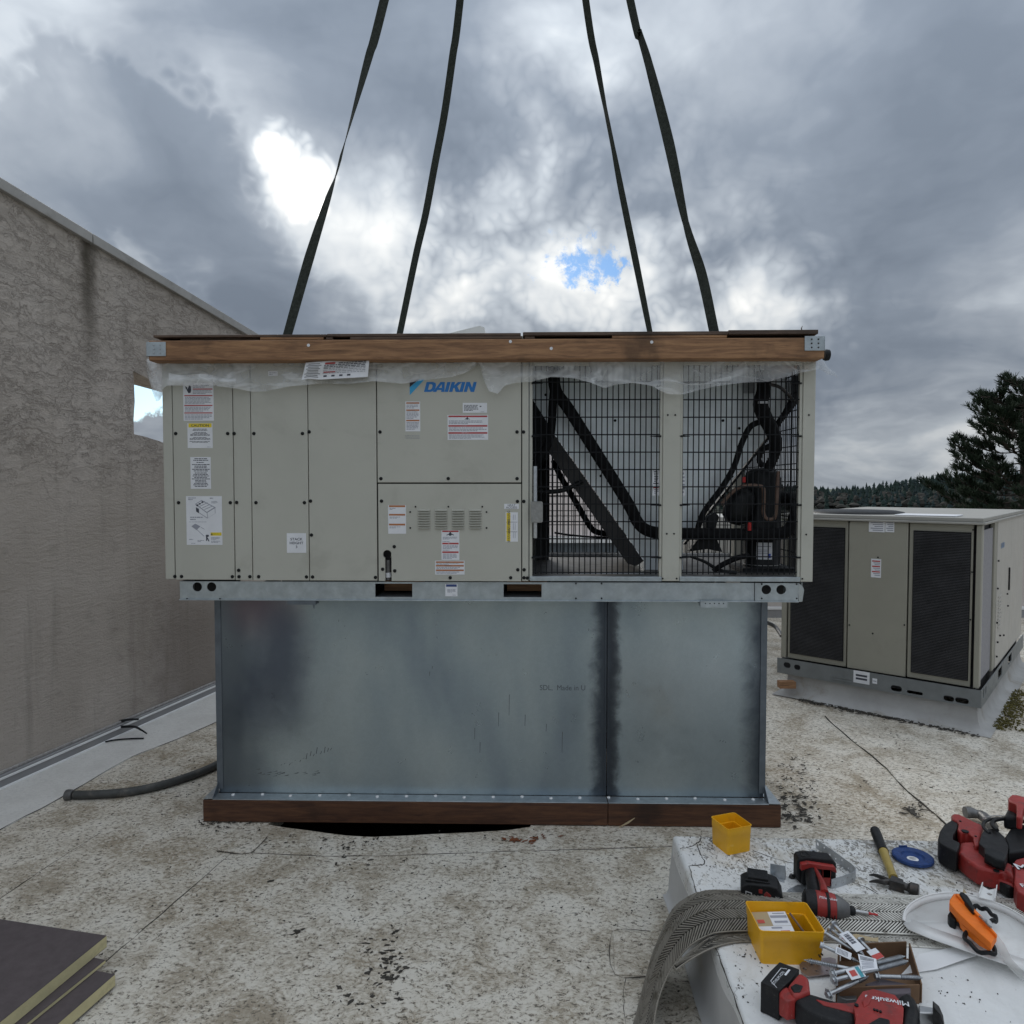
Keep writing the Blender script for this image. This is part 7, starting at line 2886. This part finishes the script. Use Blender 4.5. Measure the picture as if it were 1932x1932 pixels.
# -- white dustpan with the orange bundle
dp = thing('dustpan', 'white plastic dustpan at the right edge holding an orange strap bundle', 'dustpan', Matrix.Translation(TB(1830, 1750)))
arc = [(1704, 1736), (1706, 1722), (1712, 1712), (1721, 1703), (1742, 1692), (1770, 1685.5), (1801, 1684), (1839, 1690.5), (1876, 1702), (1904, 1714), (1932, 1731), (1962, 1756), (1985, 1790), (1995, 1830)]
front = [(1704, 1742), (1714, 1754), (1753, 1770), (1842, 1801), (1932, 1831), (1985, 1848)]
TZ, FZ = BZ + .052, BZ + .030
At = [on(x, y, (TZ - (.018, .012, .006)[i]) if i < 3 else TZ) for i, (x, y) in enumerate(arc)]
At, _ = catmull(At, [1] * len(At), 4)
cen = on(1850, 1765, FZ)
Ab = [Vector((q.x + (cen.x - q.x) * .03, q.y + (cen.y - q.y) * .03 - .002, FZ + .002)) for q in At]
Fr = [on(x, y, FZ) for x, y in front]
mb = MB()
n = len(At)
mb.add(At + Ab, [(i, i + 1, n + i + 1, n + i) for i in range(n - 1)])
fl = Ab + [Vector((q.x, q.y, FZ)) for q in reversed(Fr)]
tri = tessellate_polygon([[Vector((q.x, q.y, 0)) for q in fl]])
mb.add(fl, [tuple(t) for t in tri])
o = build('pan', mb, m_whitepl, dp, smooth=60)
sd = o.modifiers.new('thick', 'SOLIDIFY')
sd.thickness = .0025
sd.offset = 0
mb = MB()
mb.tube(At, .0026, 6)
build('rim_bead', mb, m_whitepl, dp)
mb = MB()     # bevelled scraping lip along the front
lipb = [on(x + 6, y - 20, FZ + .0035) for x, y in front[1:]]
k = len(lipb)
mb.add([q + Vector((0, 0, .002)) for q in Fr[1:]] + lipb, [(i, i + 1, k + i + 1, k + i) for i in range(k - 1)])
o = build('lip', mb, m_whitepl, dp)
sd = o.modifiers.new('thick', 'SOLIDIFY')
sd.thickness = .002
mb = MB()
hp = [(1846, 1692), (1853, 1671), (1866, 1679), (1880, 1676), (1876, 1700)]
HP = [on(x, y, TZ + .004) for x, y in hp]
hc2 = on(1867, 1687, TZ + .004)
u = (HP[3] - HP[1]).normalized()
v = Vector((-u.y, u.x, 0))
C = lambda p: ((p - HP[0]).dot(u), (p - HP[0]).dot(v))
mb.plate([[C(p) for p in HP], circ(*C(hc2), .0075, 12)], lambda a, b, t: HP[0] + u * a + v * b + Vector((0, 0, t)), -.003, 0)
for (a, b) in ((HP[0], HP[1]), (HP[4], HP[3])):
    mb.slab([a + Vector((0, 0, .010)), b + Vector((0, 0, .012)), b + Vector((.003, 0, .012)), a + Vector((.003, 0, .010))], .018)
build('handle_socket', mb, m_whitepl, dp)

z5 = zmap(1753.2, 1645.9, .1481)


def P5(pts, z):
    return [on(*z5(x, y), BZ + z) for x, y in pts]


ob = thing('strap_bundle', 'folded orange webbing strap bundled with black rubber rings in the dustpan', 'strap', Matrix.Translation(on(1838, 1730, BZ + .04)))
piece('webbing', [(255, 395), (262, 340), (310, 268), (385, 275), (470, 360), (620, 520), (860, 790), (790, 902), (560, 700), (330, 480)], .092, .022, m_orange, ob, .004, P5)
piece('webbing', [(265, 385), (330, 490), (500, 660), (790, 905), (770, 920), (640, 850), (440, 680), (300, 500), (255, 410)], .068, .02, m_orange, ob, .003, P5)
piece('webbing', [(330, 265), (390, 270), (560, 440), (700, 590), (840, 760), (865, 790), (850, 800), (600, 530)], .10, .012, m_orange, ob, .003, P5)
piece('rubber_tab', [(385, 262), (400, 243), (440, 250), (500, 300), (550, 385), (575, 450), (565, 495), (500, 420), (420, 320)], .106, .016, m_black, ob, .004, P5)
piece('rubber_tab', [(235, 535), (280, 465), (360, 550), (340, 615), (260, 580)], .06, .03, m_black, ob, .004, P5)
for (x, y, rx, a0, a1, z) in ((700, 530, 105, -100, 160, .060), (640, 905, 130, 0, 360, .052), (450, 670, 70, 60, 300, .05)):
    c = on(*z5(x, y), BZ + z)
    r_ = rx * .1481 / 1313 * 2.05
    mb = MB()
    m_ = 28
    pts = [c + Vector((math.cos(R(a0 + (a1 - a0) * k / m_)) * r_, math.sin(R(a0 + (a1 - a0) * k / m_)) * r_ * 1.5, .004 * math.sin(k))) for k in range(m_ + 1)]
    mb.tube(pts, .0062, 8, cap=a1 - a0 < 360)
    build('rubber_ring', mb, m_black, ob)
mb = MB()
mb.tube(P5([(640, 560), (700, 610), (760, 680), (790, 700)], .104), .003, 6)
mb.lathe([(.006, 0), (.006, .004)], P5([(710, 620)], .104)[0], (0, 0, 1), 8)
build('steel_ring', mb, m_steel, ob)
m_clear = bpy.data.materials.new('clear_strip')
m_clear.use_nodes = True
bq = m_clear.node_tree.nodes['Principled BSDF']
bq.inputs['Base Color'].default_value = (.75, .76, .74, 1)
bq.inputs['Alpha'].default_value = .6
bq.inputs['Roughness'].default_value = .25
mb = MB()
ea = P5([(860, 795), (960, 870), (1060, 1000), (1208, 1150), (1400, 1280)], .072)
eb = P5([(790, 900), (880, 960), (1010, 1085), (1190, 1240), (1380, 1380)], .06)
ea, _ = catmull(ea, [1] * 5, 5)
eb, _ = catmull(eb, [1] * 5, 5)
rows_ = []
for i, (a, b) in enumerate(zip(ea, eb)):
    for j in range(7):
        t = j / 6
        rows_.append(a.lerp(b, t) + Vector((0, 0, .004 * math.cos(j * math.pi))) + Vector((0, 0, -.028 * min(1, i / 10))))
mb.add(rows_, [(i * 7 + j, i * 7 + j + 1, (i + 1) * 7 + j + 1, (i + 1) * 7 + j) for i in range(len(ea) - 1) for j in range(6)])
build('clear_sleeve', mb, m_clear, ob, smooth=60)

# thin white sheet under the dustpan, dead leaf
mb = MB()
mb.slab([TB(1700, 1839, .004), TB(1768, 1828, .006), TB(1842, 1802, .012), TB(1820, 1782, .012), TB(1735, 1800, .006)], .0015)
build('metal_sheet', mb, m_trim, label='thin white metal sheet sticking out between the dustpan and the carton', cat='sheet')
mb = MB()
mb.slab([TB(1786, 1690, .003), TB(1800, 1687, .004), TB(1816, 1686, .004), TB(1818, 1676, .014), TB(1826, 1687, .004), TB(1810, 1689, .003)], .0012)
build('dry_leaf', mb, m_card2, label='curled brown dry leaf between the band saw and the dustpan', cat='leaf')

# -- reciprocating saw at the bottom
z2 = zmap(1395.4, 1738.9, .20372)


def P2z(pts, z):
    return [on(*z2(x, y), BZ + z) for x, y in pts]


rs = thing('reciprocating_saw', 'red and black one handed reciprocating saw lying nearest the camera', 'power tool', Matrix.Translation(TB(1600, 1925)))
bt2 = piece('battery', [(195, 560), (280, 460), (370, 372), (553, 440), (470, 545), (365, 640), (270, 590)], .080, .078, m_tool, rs, .008, P2z)
piece('battery_latch', [(365, 640), (440, 600), (500, 660), (520, 720), (440, 740), (372, 690)], .074, .05, m_red, rs, .004, P2z)
piece('red_foot', [(440, 600), (560, 468), (640, 515), (655, 640), (560, 680), (500, 690)], .080, .065, m_red, rs, .008, P2z)
piece('black_foot', [(470, 600), (520, 570), (590, 590), (560, 650), (505, 650)], .0825, .02, m_tool, rs, .003, P2z)
piece('grip', [(500, 640), (560, 590), (650, 655), (800, 700), (960, 745), (1070, 760), (1085, 880), (1070, 950), (940, 945), (760, 880), (600, 800), (520, 740)], .070, .062, m_tool, rs, .014, P2z)
piece('red_stripe', [(700, 712), (830, 745), (1000, 752), (1085, 745), (1085, 850), (900, 800), (780, 770)], .0725, .012, m_red, rs, .003, P2z)
rb_ = piece('gear_body', [(1055, 780), (1100, 700), (1140, 645), (1240, 622), (1440, 678), (1490, 740), (1520, 800), (1512, 930), (1480, 1040), (1060, 1040), (1075, 900)], .086, .08, m_red, rs, .014, P2z)
piece('body_rib', [(1130, 740), (1190, 670), (1240, 680), (1200, 760), (1150, 790)], .0885, .01, m_red, rs, .003, P2z)
piece('front_boot', [(1455, 690), (1570, 645), (1625, 700), (1655, 760), (1672, 880), (1640, 1040), (1490, 1040), (1525, 800)], .080, .074, m_tool, rs, .012, P2z)
piece('shoe', [(1655, 770), (1790, 792), (1850, 830), (1885, 900), (1895, 1000), (1870, 1000), (1850, 900), (1800, 850), (1662, 842)], .060, .05, m_steel, rs, .004, P2z)
piece('shoe_fin', [(1788, 726), (1850, 780), (1885, 860), (1898, 950), (1880, 940), (1850, 850), (1795, 792)], .085, .05, m_steeld, rs, .003, P2z)
piece('trigger_guard', [(1090, 1000), (1300, 880), (1390, 900), (1400, 1000), (1290, 1040)], .0885, .02, m_tool, rs, .004, P2z)
mb = MB()
for (x, y, r) in ((1082, 778, .005), (1248, 820, .003), (1275, 828, .003), (1305, 838, .003)):
    mb.lathe([(r, 0), (r, .003)], P2z([(x, y)], .0865)[0], (0, 0, 1), 8)
build('case_screws', mb, m_black, rs)
mb = MB()
ta_, tb2 = P2z([(1452, 735)], .0872)[0], P2z([(1290, 708)], .0872)[0]
ang = math.atan2(tb2.y - ta_.y, tb2.x - ta_.x)
mb.text('Milwaukee', .023, Matrix.Translation((ta_ + tb2) / 2 + Vector((0, .004, 0))) @ Matrix.Rotation(ang, 4, 'Z'), shear=.15, bold=.012)
P_ = P2z([(1285, 712), (1370, 716), (1360, 706), (1430, 716), (1350, 702), (1352, 709)], .0872)
mb.add(P_, [(0, 1, 5), (2, 3, 4)])
build('printed_name', mb, m_white, rb_, recalc=False)
mb = MB()
for (x, y) in ((415, 470), ):
    q = P2z([(412, 490), (455, 440), (472, 447), (430, 500)], .0806)
    mb.add(q, [(0, 1, 2, 3)])
fr_ = P2z([(285, 545), (375, 432), (472, 440)], .0806)
q = P2z([(290, 545), (300, 560), (345, 610), (300, 550)], .0806)
mb.tube(P2z([(345, 612), (288, 550), (385, 430), (440, 438)], .0804), .0008, 4)
t0 = P2z([(370, 528)], .0808)[0]
t1 = P2z([(400, 492)], .0808)[0]
mb.text('LITHIUM-ION', .011, Matrix.Translation(t0) @ Matrix.Rotation(math.atan2(t1.y - t0.y, t1.x - t0.x), 4, 'Z'))
build('printed_mark', mb, m_white, bt2, recalc=False)

# -- open carton with lag bolts
ct = thing('carton', 'open brown cardboard carton under the pile of lag bolts', 'carton', Matrix.Translation(TB(1660, 1830)))
cz = .052
K = [on(1585, 1782, BZ + cz), on(1714, 1777, BZ + cz), on(1737, 1856, BZ + cz), on(1580, 1862, BZ + cz)]
for i, nm in enumerate(('wall', 'wall', 'wall', 'wall')):
    a, b = K[i], K[(i + 1) % 4]
    n_ = (b - a).cross(Vector((0, 0, 1))).normalized() * .004
    u = (b - a).normalized() * .0045
    mb = MB()
    mb.slab([a + u, b - u * (0 if i % 2 else 1), b - u * (0 if i % 2 else 1) - n_, a + u - n_], cz - .001)
    build('carton_wall', mb, m_card, ct, bevel=.001)
mb = MB()
mb.slab([Vector((q.x, q.y, BZ + .004)) for q in K], .003)
build('carton_floor', mb, m_card, ct)
mb = MB()
mb.slab([on(*z2(1010, 130), BZ + .058), on(*z2(1080, 112), BZ + .06), on(*z2(1240, 150), BZ + .056), on(*z2(1285, 145), BZ + .056), on(*z2(1285, 185), BZ + .055), on(*z2(1040, 160), BZ + .056)], .0015)
build('carton_flap', mb, m_card2, ct)


def bolt(pa, pb, label, thread=(.55, 1.0), r=.0052, group=None, sticker=None):
    a = on(*z2(pa[0], pa[1]), BZ + pa[2])
    b = on(*z2(pb[0], pb[1]), BZ + pb[2])
    d = (b - a).normalized()
    L = (b - a).length
    th = thing('lag_bolt', label, 'bolt', Matrix.Translation((a + b) / 2), group)
    mb = MB()
    mb.lathe([(r, 0), (r, L * .985 * thread[0])], a, d, 10)
    build('shank', mb, m_galv_s, th)
    mb = MB()
    pr = []
    n = int(L * (thread[1] - thread[0]) / .0042)
    for k in range(n):
        h = L * thread[0] + k * .0042
        f = 1 if k < n - 3 else (n - k) / 3.5
        pr += [(r * .82 * f, h), (r * 1.3 * f, h + .0014), (r * .82 * f, h + .0028)]
    pr.append((0, L))
    mb.lathe(pr, a, d, 9)
    build('thread', mb, m_galv_s, th, smooth=20)
    mb = MB()
    mb.lathe([(.0135, 0), (.0135, .0015), (.0085, .0018), (.0085, .008), (.007, .0085)], a, -d, 6 if not sticker else 12)
    build('bolt_head', mb, m_galv_s, th, smooth=20)
    if sticker:
        f0, f1, w, cols = sticker
        c0, c1 = a + d * L * f0, a + d * L * f1
        up = Vector((0, -.45, .89))
        s_ = d.cross(up).normalized()
        nn = s_.cross(d).normalized()
        if nn.z < 0:
            nn = -nn
        mb = MB()
        q0 = c0 + nn * (r + .003)
        q1 = c1 + nn * (r + .003)
        mb.slab([q0 - s_ * w / 2, q1 - s_ * w / 2, q1 + s_ * w / 2, q0 + s_ * w / 2], tuple(-nn * .0012))
        for (g0, g1, h0, h1, mi) in cols:
            mb.mi = mi
            e0, e1 = q0.lerp(q1, g0) + nn * .0006, q0.lerp(q1, g1) + nn * .0006
            mb.add([e0 + s_ * w * (h0 - .5), e1 + s_ * w * (h0 - .5), e1 + s_ * w * (h1 - .5), e0 + s_ * w * (h1 - .5)], [(0, 1, 2, 3)])
        build('price_sticker', mb, [m_white, m_ink, flat('sticker_red', (.5, .06, .05)), flat('sticker_teal', (.05, .3, .36))], th, recalc=False)


bars = [(.12 + .06 * k, .15 + .06 * k + .015 * (k % 2), .25, .75, 1) for k in range(9)]
GB = 'loose lag bolts piled on the carton'
bolt((880, 35, .085), (1165, 330, .065), 'lag bolt with a square white barcode tag, topmost in the pile', (.7, 1), sticker=(.30, .86, .030, bars), group=GB)
bolt((800, 110, .075), (1150, 320, .055), 'plain lag bolt just left of the barcode tagged one', (.7, 1), group=GB)
bolt((850, 80, .062), (1110, 270, .05), 'lag bolt with a small dark red sticker between barcode tag and white sleeve', (.6, 1), group=GB, sticker=(.35, .62, .022, [(.3, .8, .2, .8, 2)]))
bolt((775, 225, .072), (1130, 385, .055), 'lag bolt wrapped in a white paper sleeve at the left of the pile', (.7, 1), sticker=(.32, .72, .020, [(.1 + .08 * k, .13 + .08 * k, .15, .85, 1) for k in range(9)]), group=GB)
bolt((1135, 462, .075), (590, 352, .070), 'long lag bolt pointing its thread left over the drilled plate', (.42, 1), group=GB)
bolt((870, 480, .078), (1540, 318, .085), 'upper of the two lag bolts crossing the carton to its right wall', (.58, 1), group=GB)
bolt((880, 540, .070), (1565, 362, .080), 'lower lag bolt crossing the carton, wearing a red and white sticker', (.58, 1), group=GB, sticker=(.17, .36, .026, [(.15, .55, .2, .75, 2), (.65, .9, 0, 1, 3)]))
bolt((828, 672, .050), (1200, 500, .062), 'lag bolt nearest the saw with its large round washer head low', (.72, 1), group=GB)
bolt((1280, 505, .060), (1702, 520, .056), 'lag bolt whose thread sticks out over the carton right wall', (.5, 1), group=GB)
bolt((1125, 185, .06), (1330, 400, .045), 'lag bolt beside the orange red tag inside the carton', (.6, 1), group=GB, sticker=(.45, .85, .03, [(.5, .98, .0, 1, 2)]))
mb = MB()
q = [on(*z2(x, y), BZ + z) for (x, y, z) in ((1095, 298, .092), (1265, 345, .092), (1280, 435, .084), (1130, 460, .084))]
mb.slab(q, .001)
mb.mi = 1
for k in range(11):
    f0 = .1 + .07 * k
    a = q[0].lerp(q[1], f0)
    b = q[0].lerp(q[1], f0 + .03)
    a2 = q[3].lerp(q[2], f0)
    b2_ = q[3].lerp(q[2], f0 + .03)
    up_ = Vector((0, -.0003, .0006))
    mb.add([a.lerp(a2, .08) + up_, b.lerp(b2_, .08) + up_, b.lerp(b2_, .34) + up_, a.lerp(a2, .34) + up_], [(0, 1, 2, 3)])
mb.mi = 2
for k in range(5):
    a, b = q[0].lerp(q[3], .42 + .1 * k), q[1].lerp(q[2], .42 + .1 * k)
    a2, b2_ = q[0].lerp(q[3], .45 + .1 * k), q[1].lerp(q[2], .45 + .1 * k)
    mb.add([a.lerp(b, .1) + up_, a.lerp(b, .8) + up_, a2.lerp(b2_, .8) + up_, a2.lerp(b2_, .1) + up_], [(0, 1, 2, 3)])
build('price_tag', mb, [m_white, m_ink, m_ink2], label='large white barcode price tag lying across the lag bolts', cat='tag', recalc=False)
piece('steel_strap', [(905, 660), (990, 600), (1080, 600), (1085, 720), (990, 725), (905, 690)], .03, .02, m_toolg, None, .003, P2z, label='flat grey steel piece poking out below the lag bolts behind the saw', cat='metal piece')
piece('saw_blade_box', [(1160, 575), (1320, 525), (1585, 580), (1585, 660), (1440, 670), (1250, 640)], .045, .03, mat('purple_grey_card', (.12, .10, .115), .7, var=.2), None, .003, P2z, label='dull purple grey card packet between the saw and the carton', cat='packet')

# ------------------------------------------------------------------ stack of insulation boards at lower left
def board(label, pc, pa, pb, z0, z1, full=True):
    """pc right-hand corner, pa along the far edge, pb along the right edge (pixels of the top face)"""
    c, a, b = on(*pc, z1), on(*pa, z1), on(*pb, z1)
    u = (a - c).normalized()
    v = Vector((-u.y, u.x, 0))
    if v.dot(b - c) < 0:
        v = -v
    th = thing('insulation_board', label, 'insulation board', Matrix.Translation(c))
    th['group'] = 'insulation boards stacked at lower left'
    q = [c, c + u * 1.2, c + u * 1.2 + v * 1.2, c + v * 1.2]
    up = Vector((0, 0, 1))
    mb = MB()
    mb.slab([p - up * .0012 for p in q], z1 - z0 - .0024)
    build('foam_core', mb, m_foamb, th)
    mb = MB()
    mb.slab([p for p in q], .0011)
    build('top_facer', mb, m_facer, th)
    mb = MB()
    mb.slab([p - up * (z1 - z0 - .0011) for p in q], .0011)
    build('bottom_facer', mb, m_facer, th)
    return c, u, v


board('bottom insulation board of the stack with a yellow foam edge resting on the roof', (217, 1838), (170, 1829), (120, 1932), 0.012, 0.050)
board('thin middle insulation board of the stack, almost hidden under the top board', (199, 1811), (170, 1805), (80, 1932), 0.0505, 0.062)
board('top insulation board of the stack with a broad dark brown face', (201, 1765), (0, 1734), (10, 1932), 0.0625, 0.102)

# ------------------------------------------------------------------ hose and cable ends by the left wall
hs_ = thing('hose', 'dark ribbed flexible hose running out from the left side of the steel curb', 'hose', Matrix.Translation(on(260, 1500, .02)))
mb = MB()
pts = [(140, 1500, .022), (185, 1499, .022), (250, 1493, .022), (310, 1480, .022), (365, 1462, .023), (405, 1445, .024), (440, 1425, .026)]
path, _ = catmull([on(x, y, z) for x, y, z in pts], [1] * len(pts), 16)
mb.tube(path, [.0215 + .0008 * (i % 2) for i in range(len(path))], 12)
build('hose_body', mb, mat('dark_grey_hose', (.050, .052, .050), .55, var=.35, scale=16, dirt=(.20, .18, .15, .55), dscale=11), hs_, smooth=30)
mb = MB()
p, q = on(125, 1500, .022), on(141, 1500, .022)
mb.lathe([(.015, 0), (.027, 0), (.028, .006), (.0265, .03), (.0225, .034)], p, (q - p), 16)
build('end_fitting', mb, m_toolg, hs_)
CBL = [([(195, 1372, .05), (215, 1364, .08), (240, 1358, .09), (262, 1357, .085)], 'uppermost of three short black cable ends against the left wall flashing'),
       ([(196, 1376, .04), (220, 1372, .055), (252, 1371, .06), (266, 1377, .04), (277, 1384, .02)], 'middle black cable end hooking down against the left wall flashing'),
       ([(188, 1403, .006), (210, 1397, .012), (240, 1394, .012), (271, 1393, .012)], 'lowest and thinnest black cable end lying beside the left wall flashing')]
for pts, lab in CBL:
    mb = MB()
    mb.tube([on(x, y, z) for x, y, z in pts], [.008, .0095, .008, .006, .004][:len(pts)] if 'thinnest' not in lab else .005, 8, smooth=5)
    build('cable', mb, m_black, label=lab, cat='cable', group='black cable ends by the left wall')
